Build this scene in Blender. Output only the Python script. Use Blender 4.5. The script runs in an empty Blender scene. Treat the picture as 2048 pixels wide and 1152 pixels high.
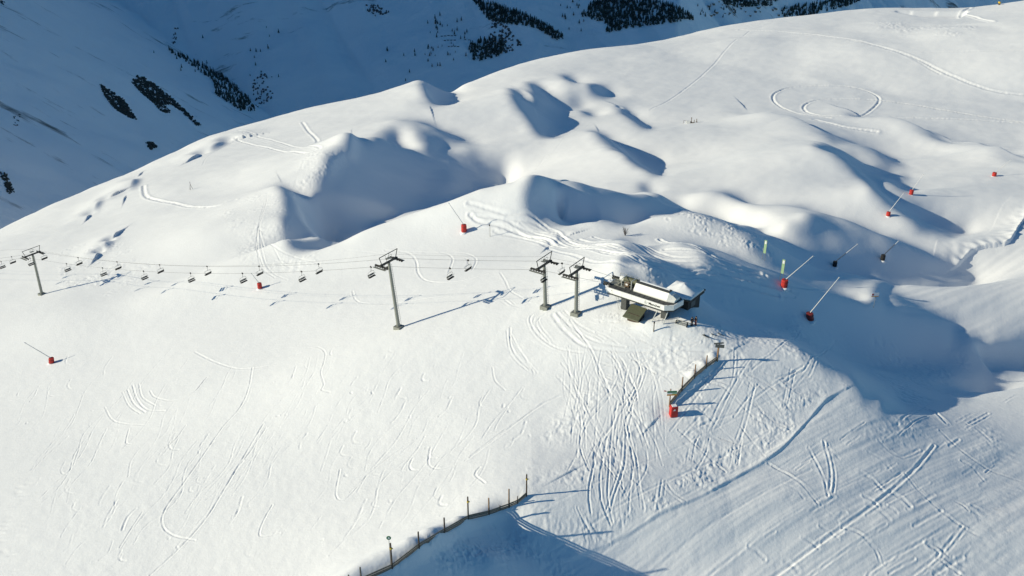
import bpy, bmesh, math, random
import numpy as np
from mathutils import Vector, Matrix
# ------------------------------------------------------------------ camera, sky, sun, exposure
sc = bpy.context.scene
C = sc.collection
RAD = math.radians
PITCH = RAD(27.0)
cam = bpy.data.cameras.new('camera')
cam.sensor_width = 36.0
cam.lens = 36.0*1900.0/2048.0
cam.clip_start = 1.0
cam.clip_end = 30000.0
camo = bpy.data.objects.new('camera', cam)
C.objects.link(camo)
camo.location = (0, 0, 0)
camo.rotation_euler = (RAD(90)-PITCH, 0, 0)
sc.camera = camo

SUN_AZ = 10.0      # shadows fall to the right and a little away
SUN_EL = 24.0
w = bpy.data.worlds.new('World')
sc.world = w
w.use_nodes = True
nt = w.node_tree
nt.nodes.clear()
sky = nt.nodes.new('ShaderNodeTexSky')
sky.sky_type = 'NISHITA'
sky.sun_disc = False
sky.sun_elevation = RAD(SUN_EL)
sky.sun_rotation = RAD(270.0-SUN_AZ)
sky.altitude = 2000
sky.air_density = 1.0
sky.dust_density = 0.3
sky.ozone_density = 6.0
bg = nt.nodes.new('ShaderNodeBackground')
bg.inputs[1].default_value = 0.095
out = nt.nodes.new('ShaderNodeOutputWorld')
tint = nt.nodes.new('ShaderNodeMix'); tint.data_type = 'RGBA'; tint.blend_type = 'MULTIPLY'
tint.inputs['Factor'].default_value = 1.0; tint.inputs['B'].default_value = (0.69, 1.03, 0.98, 1)      # clear, slightly green-blue mountain sky
nt.links.new(sky.outputs[0], tint.inputs['A']); nt.links.new(tint.outputs['Result'], bg.inputs[0])
nt.links.new(bg.outputs[0], out.inputs[0])

sl = bpy.data.lights.new('sun', 'SUN')
sl.energy = 4.85
sl.angle = RAD(0.5)
sl.color = (1.0, 0.90, 0.68)
so = bpy.data.objects.new('sun', sl)
C.objects.link(so)
toward = Vector((-math.cos(RAD(SUN_AZ))*math.cos(RAD(SUN_EL)), -math.sin(RAD(SUN_AZ))*math.cos(RAD(SUN_EL)), math.sin(RAD(SUN_EL))))
so.rotation_euler = toward.to_track_quat('Z', 'Y').to_euler()
so.location = (-300, -100, 300)
sc.view_settings.view_transform = 'Standard'
sc.view_settings.look = 'None'
sc.view_settings.exposure = 0.0
sc.view_settings.gamma = 1.0
sc.view_settings.use_curve_mapping = False

rnd = random.Random(7)
rng = np.random.default_rng(11)
# ------------------------------------------------------------------ materials
def new_mat(name):
    m = bpy.data.materials.new(name)
    m.use_nodes = True
    return m, m.node_tree, m.node_tree.nodes['Principled BSDF']

def paint(name, col, rough=0.6, metal=0.0, var=0.15, scale=3.0):
    m, t, b = new_mat(name)
    n = t.nodes.new('ShaderNodeTexNoise'); n.inputs['Scale'].default_value = scale; n.inputs['Detail'].default_value = 5
    tc = t.nodes.new('ShaderNodeTexCoord')
    t.links.new(tc.outputs['Object'], n.inputs['Vector'])
    r = t.nodes.new('ShaderNodeValToRGB')
    r.color_ramp.elements[0].position = 0.3; r.color_ramp.elements[1].position = 0.7
    r.color_ramp.elements[0].color = tuple(c*(1-var) for c in col)+(1,)
    r.color_ramp.elements[1].color = tuple(min(1, c*(1+var)) for c in col)+(1,)
    t.links.new(n.outputs['Fac'], r.inputs[0])
    t.links.new(r.outputs[0], b.inputs['Base Color'])
    b.inputs['Roughness'].default_value = rough
    b.inputs['Metallic'].default_value = metal
    return m

def snow_mat(name, col, bump_scale, strength, dist):
    m, t, b = new_mat(name)
    b.inputs['Roughness'].default_value = 0.75
    b.inputs['Specular IOR Level'].default_value = 0.15
    tc = t.nodes.new('ShaderNodeTexCoord')
    n0 = t.nodes.new('ShaderNodeTexNoise'); n0.inputs['Scale'].default_value = 0.02; n0.inputs['Detail'].default_value = 4
    t.links.new(tc.outputs['Object'], n0.inputs['Vector'])
    r = t.nodes.new('ShaderNodeValToRGB')
    r.color_ramp.elements[0].color = tuple(c*0.97 for c in col)+(1,)
    r.color_ramp.elements[1].color = tuple(min(1, c*1.02) for c in col)+(1,)
    t.links.new(n0.outputs['Fac'], r.inputs[0]); t.links.new(r.outputs[0], b.inputs['Base Color'])
    n1 = t.nodes.new('ShaderNodeTexNoise'); n1.inputs['Scale'].default_value = bump_scale; n1.inputs['Detail'].default_value = 4; n1.inputs['Roughness'].default_value = 0.6
    t.links.new(tc.outputs['Object'], n1.inputs['Vector'])
    bp = t.nodes.new('ShaderNodeBump'); bp.inputs['Strength'].default_value = strength; bp.inputs['Distance'].default_value = dist
    t.links.new(n1.outputs['Fac'], bp.inputs['Height']); t.links.new(bp.outputs[0], b.inputs['Normal'])
    return m

M = {}
M['snow'] = snow_mat('snow', (0.84, 0.87, 0.90), 1.9, 0.6, 0.08)
def far_snow_mat():
    m = snow_mat('far snow', (0.93, 0.95, 0.96), 0.05, 0.5, 4.0)
    t = m.node_tree; b = t.nodes['Principled BSDF']
    src = b.inputs['Base Color'].links[0].from_socket
    tc = t.nodes.new('ShaderNodeTexCoord'); mp = t.nodes.new('ShaderNodeMapping')
    mp.inputs['Rotation'].default_value = (0, 0, -1.05); mp.inputs['Scale'].default_value = (0.22, 1, 0.5)
    t.links.new(tc.outputs['Object'], mp.inputs['Vector'])
    n = t.nodes.new('ShaderNodeTexNoise'); n.inputs['Scale'].default_value = 0.03; n.inputs['Detail'].default_value = 9; n.inputs['Roughness'].default_value = 0.65
    t.links.new(mp.outputs[0], n.inputs['Vector'])
    n2 = t.nodes.new('ShaderNodeTexNoise'); n2.inputs['Scale'].default_value = 0.0022; n2.inputs['Detail'].default_value = 3
    t.links.new(tc.outputs['Object'], n2.inputs['Vector'])
    ad = t.nodes.new('ShaderNodeMath'); ad.operation = 'MULTIPLY_ADD'; ad.inputs[1].default_value = 0.55; t.links.new(n2.outputs['Fac'], ad.inputs[0]); t.links.new(n.outputs['Fac'], ad.inputs[2])
    r = t.nodes.new('ShaderNodeValToRGB'); r.color_ramp.elements[0].position = 0.875; r.color_ramp.elements[1].position = 1.03
    t.links.new(ad.outputs[0], r.inputs[0])
    mx = t.nodes.new('ShaderNodeMix'); mx.data_type = 'RGBA'; t.links.new(r.outputs[0], mx.inputs['Factor']); t.links.new(src, mx.inputs['A']); mx.inputs['B'].default_value = (0.16, 0.16, 0.15, 1)
    t.links.new(mx.outputs['Result'], b.inputs['Base Color'])
    return m
M['far_snow'] = far_snow_mat()
M['plain_snow'] = snow_mat('far snow', (0.80, 0.84, 0.88), 0.05, 0.5, 4.0)
M['steel'] = paint('galvanised steel', (0.27, 0.28, 0.25), 0.5, 0.3)
M['dark_steel'] = paint('dark steel', (0.035, 0.037, 0.036), 0.55, 0.2)
M['rope'] = paint('steel rope', (0.16, 0.165, 0.16), 0.5, 0.4)
M['white_metal'] = paint('white painted metal', (0.80, 0.81, 0.78), 0.4, 0.0, 0.03)
M['pale_metal'] = paint('pale grey metal', (0.52, 0.54, 0.53), 0.45, 0.0, 0.06)
M['slate'] = paint('dark grey deck', (0.07, 0.075, 0.075), 0.7, 0.0, 0.2)
M['olive'] = paint('olive green metal', (0.095, 0.105, 0.065), 0.6, 0.0, 0.15)
M['black'] = paint('black', (0.015, 0.015, 0.016), 0.7)
M['seat'] = paint('black seat pad', (0.022, 0.022, 0.022), 0.8)
M['red'] = paint('red padding', (0.50, 0.03, 0.022), 0.7, 0.0, 0.12, 1.5)
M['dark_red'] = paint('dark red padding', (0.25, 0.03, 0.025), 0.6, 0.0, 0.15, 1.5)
M['lance'] = paint('aluminium lance', (0.66, 0.66, 0.64), 0.35, 0.2, 0.05)
M['wood'] = paint('brown wood', (0.26, 0.16, 0.09), 0.8, 0.0, 0.3, 6)
M['grey_wood'] = paint('weathered grey wood', (0.17, 0.155, 0.13), 0.85, 0.0, 0.3, 5)
M['dark_wood'] = paint('dark wood', (0.075, 0.055, 0.04), 0.85, 0.0, 0.3, 6)
M['green'] = paint('green sign', (0.02, 0.19, 0.075), 0.5, 0.0, 0.05)
M['pale_green'] = paint('pale green banner', (0.30, 0.47, 0.27), 0.7, 0.0, 0.1, 1)
M['white'] = paint('white paint', (0.8, 0.8, 0.79), 0.5, 0.0, 0.03)
M['orange'] = paint('orange paint', (0.72, 0.30, 0.02), 0.5, 0.0, 0.05)
M['yellow'] = paint('yellow paint', (0.62, 0.42, 0.03), 0.5, 0.0, 0.1)
M['grey_sign'] = paint('dark grey sign', (0.075, 0.085, 0.085), 0.5, 0.0, 0.1)
M['conifer'] = paint('conifer', (0.026, 0.046, 0.042), 0.9, 0.0, 0.4, 0.3)
M['scrub'] = paint('scrub', (0.036, 0.044, 0.040), 0.9, 0.0, 0.5, 0.4)
M['rock'] = paint('rock', (0.10, 0.10, 0.10), 0.9, 0.0, 0.5, 0.15)
M['bark'] = paint('bark', (0.05, 0.038, 0.028), 0.9)
M['house'] = paint('house wall', (0.16, 0.13, 0.10), 0.8)
M['skin'] = paint('skin', (0.45, 0.28, 0.2), 0.6)
M['navy'] = paint('black ski jacket', (0.02, 0.022, 0.03), 0.8)
M['maroon'] = paint('maroon trousers', (0.13, 0.02, 0.045), 0.8)
M['cloth_white'] = paint('white cloth', (0.7, 0.7, 0.7), 0.8)
M['brown'] = paint('brown machinery', (0.13, 0.085, 0.05), 0.6)
# ------------------------------------------------------------------ object helpers
def tag(o, label=None, cat=None, group=None, kind=None):
    if label: o['label'] = label
    if cat: o['category'] = cat
    if group: o['group'] = group
    if kind: o['kind'] = kind
    return o

def thing(name, label, cat, loc=(0, 0, 0), rz=0.0, group=None):
    o = bpy.data.objects.new(name, None)
    o.empty_display_size = 0.5
    C.objects.link(o)
    o.location = loc; o.rotation_euler = (0, 0, rz)
    return tag(o, label, cat, group)

class MB:
    def __init__(s):
        s.bm = bmesh.new()
    def box(s, c, size, rot=None):
        r = bmesh.ops.create_cube(s.bm, size=1.0)
        mt = Matrix.Translation(c) @ (rot.to_4x4() if rot else Matrix.Identity(4)) @ Matrix.Diagonal((size[0], size[1], size[2], 1))
        bmesh.ops.transform(s.bm, matrix=mt, verts=r['verts'])
        return s
    def tube(s, a, b, r1, r2=None, n=8):
        a = Vector(a); b = Vector(b); d = b-a
        r = bmesh.ops.create_cone(s.bm, cap_ends=True, segments=n, radius1=r1, radius2=r1 if r2 is None else r2, depth=d.length)
        mt = Matrix.Translation((a+b)/2) @ d.to_track_quat('Z', 'Y').to_matrix().to_4x4()
        bmesh.ops.transform(s.bm, matrix=mt, verts=r['verts'])
        return s
    def path(s, pts, r, n=8):
        for a, b in zip(pts[:-1], pts[1:]): s.tube(a, b, r, n=n)
        return s
    def prism(s, prof, x0, x1):              # profile in (y, z), swept along x
        lo = [s.bm.verts.new((x0, y, z)) for y, z in prof]
        hi = [s.bm.verts.new((x1, y, z)) for y, z in prof]
        n = len(prof)
        for i in range(n):
            s.bm.faces.new((lo[i], lo[(i+1) % n], hi[(i+1) % n], hi[i]))
        s.bm.faces.new(lo[::-1]); s.bm.faces.new(hi)
        return s
    def slab(s, poly, z0, z1):               # polygon in (x, y)
        lo = [s.bm.verts.new((x, y, z0)) for x, y in poly]
        hi = [s.bm.verts.new((x, y, z1)) for x, y in poly]
        n = len(poly)
        for i in range(n):
            s.bm.faces.new((lo[i], lo[(i+1) % n], hi[(i+1) % n], hi[i]))
        s.bm.faces.new(lo[::-1]); s.bm.faces.new(hi)
        return s
    def loft(s, rings):
        vs = [[s.bm.verts.new(p) for p in r] for r in rings]
        n = len(rings[0])
        for a, b in zip(vs[:-1], vs[1:]):
            for i in range(n): s.bm.faces.new((a[i], a[(i+1) % n], b[(i+1) % n], b[i]))
        s.bm.faces.new(vs[0][::-1]); s.bm.faces.new(vs[-1])
        return s
    def ball(s, c, r, sub=2, sc_=(1, 1, 1)):
        q = bmesh.ops.create_icosphere(s.bm, subdivisions=sub, radius=r)
        bmesh.ops.transform(s.bm, matrix=Matrix.Translation(c) @ Matrix.Diagonal((sc_[0], sc_[1], sc_[2], 1)), verts=q['verts'])
        return s
    def build(s, name, mat, parent=None, bevel=0.0, smooth=False):
        bmesh.ops.recalc_face_normals(s.bm, faces=s.bm.faces)
        if bevel: bmesh.ops.bevel(s.bm, geom=list(s.bm.edges), offset=bevel, segments=2, affect='EDGES', profile=0.6)
        me = bpy.data.meshes.new(name)
        s.bm.to_mesh(me); s.bm.free()
        me.materials.append(mat)
        if smooth: me.polygons.foreach_set('use_smooth', [True]*len(me.polygons))
        o = bpy.data.objects.new(name, me)
        C.objects.link(o)
        if parent: o.parent = parent
        return o

def copy_tree(o, parent=None):
    c = o.copy(); C.objects.link(c)
    if parent: c.parent = parent
    for ch in list(o.children): copy_tree(ch, c)
    return c

def grid_mesh(name, X, Y, Z, mat):
    nr, nc = X.shape
    me = bpy.data.meshes.new(name)
    co = np.empty((nr*nc, 3), np.float32)
    co[:, 0] = X.ravel(); co[:, 1] = Y.ravel(); co[:, 2] = Z.ravel()
    idx = np.arange(nr*nc, dtype=np.int32).reshape(nr, nc)
    q = np.stack([idx[:-1, :-1], idx[:-1, 1:], idx[1:, 1:], idx[1:, :-1]], -1).reshape(-1, 4)
    me.vertices.add(nr*nc); me.vertices.foreach_set('co', co.ravel())
    me.loops.add(q.size); me.loops.foreach_set('vertex_index', q.ravel())
    me.polygons.add(len(q))
    me.polygons.foreach_set('loop_start', np.arange(0, q.size, 4, dtype=np.int32))
    me.polygons.foreach_set('loop_total', np.full(len(q), 4, np.int32))
    me.polygons.foreach_set('use_smooth', np.ones(len(q), bool))
    me.update(calc_edges=True)
    me.materials.append(mat)
    o = bpy.data.objects.new(name, me)
    C.objects.link(o)
    return o
# ------------------------------------------------------------------ noise
def perlin(x, y, seed):
    r = np.random.default_rng(seed)
    perm = r.permutation(256); ang = r.random(256)*2*np.pi
    gx, gy = np.cos(ang), np.sin(ang)
    xi = np.floor(x).astype(np.int64); yi = np.floor(y).astype(np.int64)
    fx = x-xi; fy = y-yi
    u = fx*fx*fx*(fx*(fx*6-15)+10); v = fy*fy*fy*(fy*(fy*6-15)+10)
    def g(ix, iy, dx, dy):
        h = perm[(perm[ix & 255]+iy) & 255]
        return gx[h]*dx+gy[h]*dy
    a = g(xi, yi, fx, fy); b = g(xi+1, yi, fx-1, fy); c = g(xi, yi+1, fx, fy-1); d = g(xi+1, yi+1, fx-1, fy-1)
    return (a+(b-a)*u)*(1-v)+(c+(d-c)*u)*v

def fbm(x, y, wl, octs, seed, gain=0.5):
    s = np.zeros_like(x); amp = 1.0
    for k in range(octs):
        s += amp*perlin(x/wl, y/wl, seed+k); wl *= 0.5; amp *= gain
    return s
# ------------------------------------------------------------------ survey of the hill: heights on a fan of bearings (x/y) and log distance
FA0, FA1, FY0, FY1, FNA, FNW = -0.74, 0.74, 82.0, 790.0, 232, 196
HS = np.array([
-2118,2,3,2,2,3,2,2,3,2,2,3,2,3,2,2,3,2,3,2,3,2,2,3,2,3,2,2,3,2,3,3,3,3,4,4,5,6,6,7,8,8,9,10,10,12,11,12,12,12,12,11,10,10,10,9,9,8,8,7,8,6,7,7,6,6,6,6,6,4,-4,-6,-7,-6,-6,-6,-6,-5,
-5,-4,-4,-6,-7,-6,-7,-7,-7,-8,-8,-8,-9,-8,-9,-8,-9,-9,-8,-7,-7,-7,-7,-6,-7,-7,-2,5,6,6,6,7,6,6,6,6,6,5,5,5,3,3,3,1,1,1,0,0,-1,-1,-1,-2,-1,-2,-1,-2,-2,-2,-2,-2,-3,-2,-3,-2,-3,-3,-3,
-2,-3,-3,-2,-3,-2,-2,-3,-2,-2,-2,-2,-2,-2,-3,-2,-3,-3,-3,-3,-3,-3,-3,-3,-3,-3,-3,-4,-3,-3,-3,-3,-3,-3,-3,-3,-3,-3,-3,-3,-3,-3,-3,-3,-3,-3,-4,-3,-3,-3,-3,-4,-3,-3,-3,-3,-3,-3,-3,-4,
-3,-3,-3,-3,-3,-3,-4,-3,-3,-3,-3,-3,-3,-3,-3,-3,-3,-3,-4,-3,-3,-3,-3,-3,-3,-3,-3,-2,0,0,0,0,0,0,0,0,0,0,0,0,0,0,1,-1,0,0,0,0,0,0,0,0,-1,1,0,0,0,0,0,0,0,0,0,1,0,0,1,0,0,1,0,1,0,0,1,
0,0,0,0,1,0,0,1,0,0,0,1,-1,2,0,0,1,0,1,-1,1,-1,1,0,1,0,0,0,0,-1,-1,-1,-1,1,1,0,0,1,-1,1,0,0,0,0,0,-1,0,-1,-1,-2,-2,-1,-2,-2,-2,-3,-2,4,1,0,1,-1,1,0,1,0,0,1,0,0,2,0,0,2,0,0,0,0,1,0,
-1,1,-1,1,-1,0,0,0,0,-1,1,-1,0,-1,0,0,0,-1,0,1,-1,1,0,0,1,0,0,1,0,0,0,1,-1,1,0,0,0,1,0,0,-1,0,0,0,1,0,0,0,0,0,0,0,0,0,0,0,0,0,0,0,0,0,0,1,-1,0,0,0,1,0,-1,0,0,0,0,0,1,-1,0,0,0,0,0,
1,0,-1,0,0,0,0,0,0,0,0,0,1,0,0,-1,0,0,0,0,0,-2,0,0,0,0,0,0,0,0,0,1,-1,0,0,0,0,0,1,-1,0,0,0,0,0,0,0,0,0,0,0,0,0,0,1,-1,1,-1,0,1,-1,1,0,0,0,0,0,1,-1,0,0,0,0,0,0,0,-1,0,1,0,0,1,-1,1,
0,1,1,-1,1,0,2,4,2,0,0,0,0,0,0,0,0,-1,-1,0,1,0,0,1,0,1,0,1,0,0,0,-1,0,0,-1,-1,-1,-1,-1,-1,0,-2,-4,0,0,0,0,-1,1,-1,0,0,0,1,0,0,1,1,0,0,1,0,0,-1,1,0,0,0,-1,0,0,0,-1,0,0,-1,0,0,-1,0,
-1,0,0,0,-1,1,0,0,1,0,1,1,-1,1,0,1,0,1,-1,1,0,1,-1,0,0,1,0,0,0,0,0,0,0,0,0,0,0,0,0,1,0,0,0,0,0,0,0,0,-1,1,0,0,0,0,0,0,0,0,0,0,0,0,1,-1,0,0,0,0,0,0,1,0,-1,0,0,0,0,0,0,0,0,0,0,1,0,0,
0,-1,0,-2,0,0,0,0,0,0,0,0,0,0,0,0,0,0,0,0,0,0,0,0,0,0,0,0,0,0,0,0,1,-1,0,1,-1,1,-1,1,0,0,0,-1,1,-1,0,0,-1,0,0,0,0,-1,0,0,0,-1,0,0,0,0,0,0,1,-1,1,-1,0,1,0,0,2,4,6,3,1,0,0,0,0,0,-1,
0,0,0,-1,1,0,1,0,0,1,0,0,1,-1,1,0,-1,0,0,-1,-1,-1,1,1,0,-6,-4,0,-1,0,0,-1,0,0,0,0,0,0,0,1,-1,1,1,-1,1,0,0,-1,0,-1,1,-1,0,0,-1,1,-1,0,-1,-1,-1,0,-1,-1,-1,0,0,0,1,0,1,0,1,1,0,1,0,1,
0,0,1,1,0,0,0,0,0,1,0,0,0,0,0,0,0,0,1,0,0,0,0,0,0,0,0,0,0,0,0,0,0,1,0,0,0,0,0,-1,1,0,0,0,0,0,0,0,0,0,0,0,0,0,0,0,0,1,0,0,-1,0,0,0,0,0,0,0,0,0,0,0,1,0,-2,0,0,0,0,0,0,0,0,0,0,0,0,0,
0,0,0,0,0,1,-1,0,1,-1,0,1,-1,1,-1,0,1,0,-1,0,0,1,-1,0,0,0,0,-1,0,0,0,0,-1,-1,0,-1,0,-1,-1,0,0,0,0,-1,0,0,0,0,0,-1,1,0,0,1,-1,0,2,5,8,6,2,0,-1,0,0,0,-1,0,0,0,0,0,0,1,0,1,0,1,0,1,0,
1,0,-1,0,-1,1,0,-1,1,0,-2,-4,-5,-1,-1,0,-1,0,0,-1,0,-1,1,0,0,0,0,0,0,0,0,0,-1,0,0,-1,1,-1,-1,0,-1,0,-1,-1,-1,-1,-2,-1,0,-1,-1,0,1,0,1,1,1,2,0,1,1,1,1,0,1,-1,1,0,1,0,0,1,-1,0,1,0,0,
1,0,0,0,-1,1,0,0,1,0,-1,0,1,0,0,0,0,0,0,0,0,0,0,0,0,1,0,0,0,0,0,0,0,0,0,0,0,0,0,0,0,0,0,0,0,0,1,0,0,0,0,0,0,0,0,0,0,0,0,0,-2,0,0,0,0,0,0,1,-1,0,0,0,1,-1,1,-1,1,-1,0,0,0,1,-1,0,1,
-1,1,-1,1,0,-1,0,1,0,0,-1,0,0,-1,0,0,0,0,-1,-1,-1,-1,0,-1,-1,-1,0,-1,0,-1,0,-1,0,0,0,-1,0,0,0,0,0,0,1,1,1,0,0,2,6,9,6,2,1,-1,0,1,-1,0,0,0,0,0,0,0,0,1,1,0,1,1,0,1,1,-1,1,-1,0,1,0,0,
-1,-2,-2,-4,-3,-3,0,-1,-1,0,-1,1,-1,0,-1,1,-1,0,0,-1,0,-1,0,0,0,-1,-1,-1,0,-1,-1,-2,-2,0,-2,-1,0,-1,-1,0,-1,0,0,0,0,1,2,1,2,2,1,1,0,1,1,1,0,0,1,0,1,-1,1,1,-1,1,0,0,0,0,1,0,0,0,0,0,
0,1,0,-1,1,0,1,0,0,0,0,0,0,0,1,0,0,0,0,0,0,0,0,0,-1,1,0,0,0,0,0,0,0,0,0,0,0,0,0,0,0,0,0,0,0,0,0,0,1,0,0,-2,0,0,0,1,-1,0,0,0,0,0,0,0,0,0,0,0,0,1,-1,1,-1,0,1,-1,1,-1,1,-1,0,1,0,-1,1,
-1,1,-1,0,0,-1,0,-1,-1,0,-1,-1,0,-1,-2,0,-1,-1,0,-2,0,-1,0,0,-1,-1,1,-1,1,0,0,0,1,0,1,0,1,1,0,0,3,7,8,5,4,0,0,1,0,0,-1,0,0,0,0,0,1,-1,2,1,0,1,0,1,1,0,0,0,0,0,0,-1,-1,-1,-3,-2,-2,
-3,-1,-1,-1,-1,-2,0,-1,0,-1,-1,0,-1,0,0,1,0,-1,-1,-1,-1,-1,-2,-2,-1,-1,0,-2,1,-1,-1,-1,-1,0,0,-1,0,0,1,1,0,2,1,1,2,2,1,1,0,1,0,1,0,0,0,1,0,0,1,0,1,-1,1,1,-1,1,-1,1,1,-1,1,-1,1,1,
-1,1,0,0,0,1,0,0,0,0,-1,0,1,0,0,0,0,0,0,0,1,0,0,0,0,1,0,0,0,0,0,0,0,0,0,0,0,0,0,0,0,1,0,0,-1,0,0,-2,0,0,0,0,0,0,0,0,1,-1,0,0,0,0,0,0,1,-1,0,0,0,1,-1,1,-1,1,0,0,0,0,0,0,0,0,-1,1,-1,
-1,0,-1,0,-1,-1,-1,0,-2,-1,-1,-1,-1,-1,-1,0,0,-1,-1,-1,0,0,-1,1,-1,1,0,1,0,0,0,1,0,1,1,1,0,0,5,7,7,6,2,1,1,0,1,0,-1,0,1,0,-1,1,-1,1,1,1,1,0,1,0,1,0,0,0,-1,-1,-1,-1,-1,-2,-2,-2,-3,
-2,-3,-1,-2,-2,-2,-1,-1,0,-1,0,1,0,0,1,0,-1,-2,-2,-1,-1,0,-1,-1,0,0,-2,0,-1,0,-1,-1,-1,0,0,0,1,1,2,0,1,1,2,1,1,1,1,0,1,0,1,0,1,1,0,0,1,0,0,1,0,0,0,0,1,0,0,1,0,1,-1,0,1,0,0,0,1,-1,
1,0,0,0,1,0,-1,1,0,0,1,0,0,0,0,0,0,0,1,-1,0,0,0,0,1,0,0,0,0,0,0,0,0,1,0,-1,0,1,0,0,0,-2,1,-1,0,0,0,1,-1,0,0,0,1,-1,1,-1,1,-1,0,0,1,-1,1,-1,1,-1,1,0,0,0,0,0,0,0,0,0,0,-1,0,0,-1,-1,
0,-1,-1,-1,-1,-1,-2,0,-2,0,-1,-1,-2,-1,-1,0,-1,0,0,0,0,1,-1,1,0,0,1,1,-1,1,0,1,0,1,1,0,1,4,7,8,7,3,1,0,0,1,-1,0,0,0,0,0,0,0,1,0,1,1,1,0,0,0,0,-1,0,-1,-1,-1,-2,-1,-2,-4,-4,-3,-4,-3,
-3,-1,-2,-1,-1,0,1,0,0,1,0,1,-1,1,0,-1,-1,0,-1,0,-1,-1,0,-1,0,-1,0,-1,-1,0,-1,1,1,1,0,1,1,2,0,0,2,1,1,1,0,1,0,1,0,0,1,1,-1,1,0,1,0,0,2,0,0,0,0,0,1,0,1,0,0,1,0,0,0,1,-1,1,0,0,0,0,1,
-1,1,0,0,0,0,1,0,0,0,1,-1,0,0,1,0,0,-1,1,0,0,0,0,1,0,0,-1,1,0,1,-1,0,0,1,-2,0,0,1,-1,0,0,0,1,-1,1,-1,0,0,1,-1,1,-1,1,-1,1,0,0,0,0,0,0,-1,1,0,0,0,0,0,0,0,0,-1,-1,0,-1,-1,0,-2,0,-2,
-1,-1,-2,-1,-1,-1,-1,-1,-1,0,-1,1,-1,0,0,0,-1,1,0,0,1,-1,0,1,0,0,1,1,0,0,1,0,0,1,3,5,7,6,5,3,2,2,0,-1,1,-1,0,-1,1,-1,2,0,0,0,1,1,0,-1,1,-1,0,-2,-1,-1,-2,-2,-2,-3,-3,-4,-3,-3,-3,-2,
-2,-2,-1,0,-1,0,0,1,0,2,1,0,1,0,-1,-1,0,-1,1,0,-1,0,-1,-1,-1,0,-2,1,0,1,1,1,1,1,0,0,1,1,0,1,1,0,1,0,1,0,1,0,1,1,0,1,0,1,0,0,0,1,0,1,0,0,0,1,1,0,-1,1,1,0,0,0,0,0,1,0,0,0,1,0,0,0,1,
0,-1,1,0,0,0,0,1,0,0,0,1,0,-1,0,1,0,0,0,0,0,1,-1,1,0,0,0,1,-1,-2,0,0,0,0,1,-1,0,0,0,0,0,1,-1,0,1,-1,1,-1,1,-1,0,1,-1,1,0,0,0,0,0,0,0,0,0,0,0,-1,0,0,-1,0,-2,-1,0,-2,-1,-2,-1,-1,-1,
-1,-1,-1,0,0,-1,0,-1,0,-1,0,0,0,0,-1,1,0,0,0,1,0,0,-1,1,0,1,0,1,0,0,1,0,2,5,5,6,5,4,3,2,0,0,1,0,-1,0,-1,1,0,0,1,0,0,1,0,-1,0,-1,0,-1,-1,-1,-1,-1,-2,-1,-2,-3,-2,-3,-3,-3,-2,-2,-2,
-1,-1,-1,0,1,0,2,0,0,0,0,0,0,-1,0,1,-1,0,0,-1,-1,-1,-2,1,1,1,1,0,1,0,1,0,0,1,0,0,1,0,1,1,1,0,1,0,1,1,0,0,1,1,0,1,0,1,0,0,0,1,0,0,0,1,0,1,0,0,0,0,1,0,0,0,1,0,0,1,0,-1,1,0,0,0,1,-1,
1,0,0,0,1,-1,1,0,0,0,0,1,-1,1,0,0,1,0,-1,1,0,0,1,-2,0,0,0,0,0,0,1,-1,1,-1,1,-1,1,-1,0,1,-1,1,-1,1,0,-1,1,0,-1,0,1,0,0,0,0,0,-1,1,-1,0,0,0,-1,-1,0,-1,-2,-1,-1,0,-2,-1,-1,-1,-1,0,0,
-2,0,0,-1,0,0,-1,-1,1,0,0,-1,0,1,0,-1,0,0,1,-1,0,1,0,0,0,1,0,1,0,1,1,3,4,4,6,5,4,3,0,0,0,0,0,-1,0,1,0,1,1,0,-1,1,-1,1,-2,1,-1,-1,0,-1,1,-1,-1,-1,-2,-3,-2,-2,-3,-3,-2,-3,-2,-2,0,-1,
1,0,0,1,0,1,-1,1,0,0,0,0,0,0,0,0,-3,-2,-1,2,1,1,0,0,0,0,0,0,0,0,1,1,1,1,0,1,1,1,0,0,1,1,1,-1,1,0,1,0,0,1,1,0,0,0,0,1,0,0,0,0,0,1,0,0,1,0,1,-1,1,0,0,1,0,0,0,0,0,0,1,0,0,1,0,0,1,-1,
0,1,-1,1,-1,1,0,1,0,0,0,1,0,0,0,0,-2,0,0,0,0,0,0,0,0,0,0,0,0,0,1,-1,0,1,-1,1,-1,0,1,0,-1,1,0,0,0,0,0,-1,0,0,-1,1,0,-1,-1,0,-1,0,-1,0,-1,-1,-1,0,0,-1,-2,0,-1,-1,0,0,-2,0,-1,0,0,-1,
0,-1,0,0,-1,0,0,0,0,0,0,0,0,0,0,0,1,-1,1,0,0,0,2,0,1,2,2,5,6,6,5,3,0,0,-1,0,0,0,0,0,0,1,0,0,1,-1,1,0,0,0,-1,0,-1,-1,0,-1,-2,-1,-2,-1,-2,-3,-3,-2,-3,-2,-1,-1,0,0,1,1,0,0,0,0,1,1,0,
1,1,0,1,-1,0,-4,-2,0,1,-1,0,0,0,-1,0,0,0,1,1,1,1,0,1,1,1,0,1,1,0,0,1,1,0,1,0,1,0,0,0,1,0,0,0,1,0,0,0,0,1,0,1,0,-1,1,0,1,-1,1,0,0,1,-1,1,0,0,0,0,0,1,0,0,0,0,1,0,0,0,0,1,0,0,0,0,0,1,
0,0,1,0,0,-2,0,0,0,0,0,0,0,0,0,0,0,1,-1,0,0,0,0,0,0,1,-1,0,0,0,0,0,0,-1,0,0,1,0,0,-1,-1,0,0,0,0,0,-2,0,0,0,0,0,0,-1,0,0,-1,0,-1,-1,-1,0,-1,-1,-1,-1,0,-2,0,-1,0,0,0,-1,0,0,0,-1,0,0,
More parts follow.
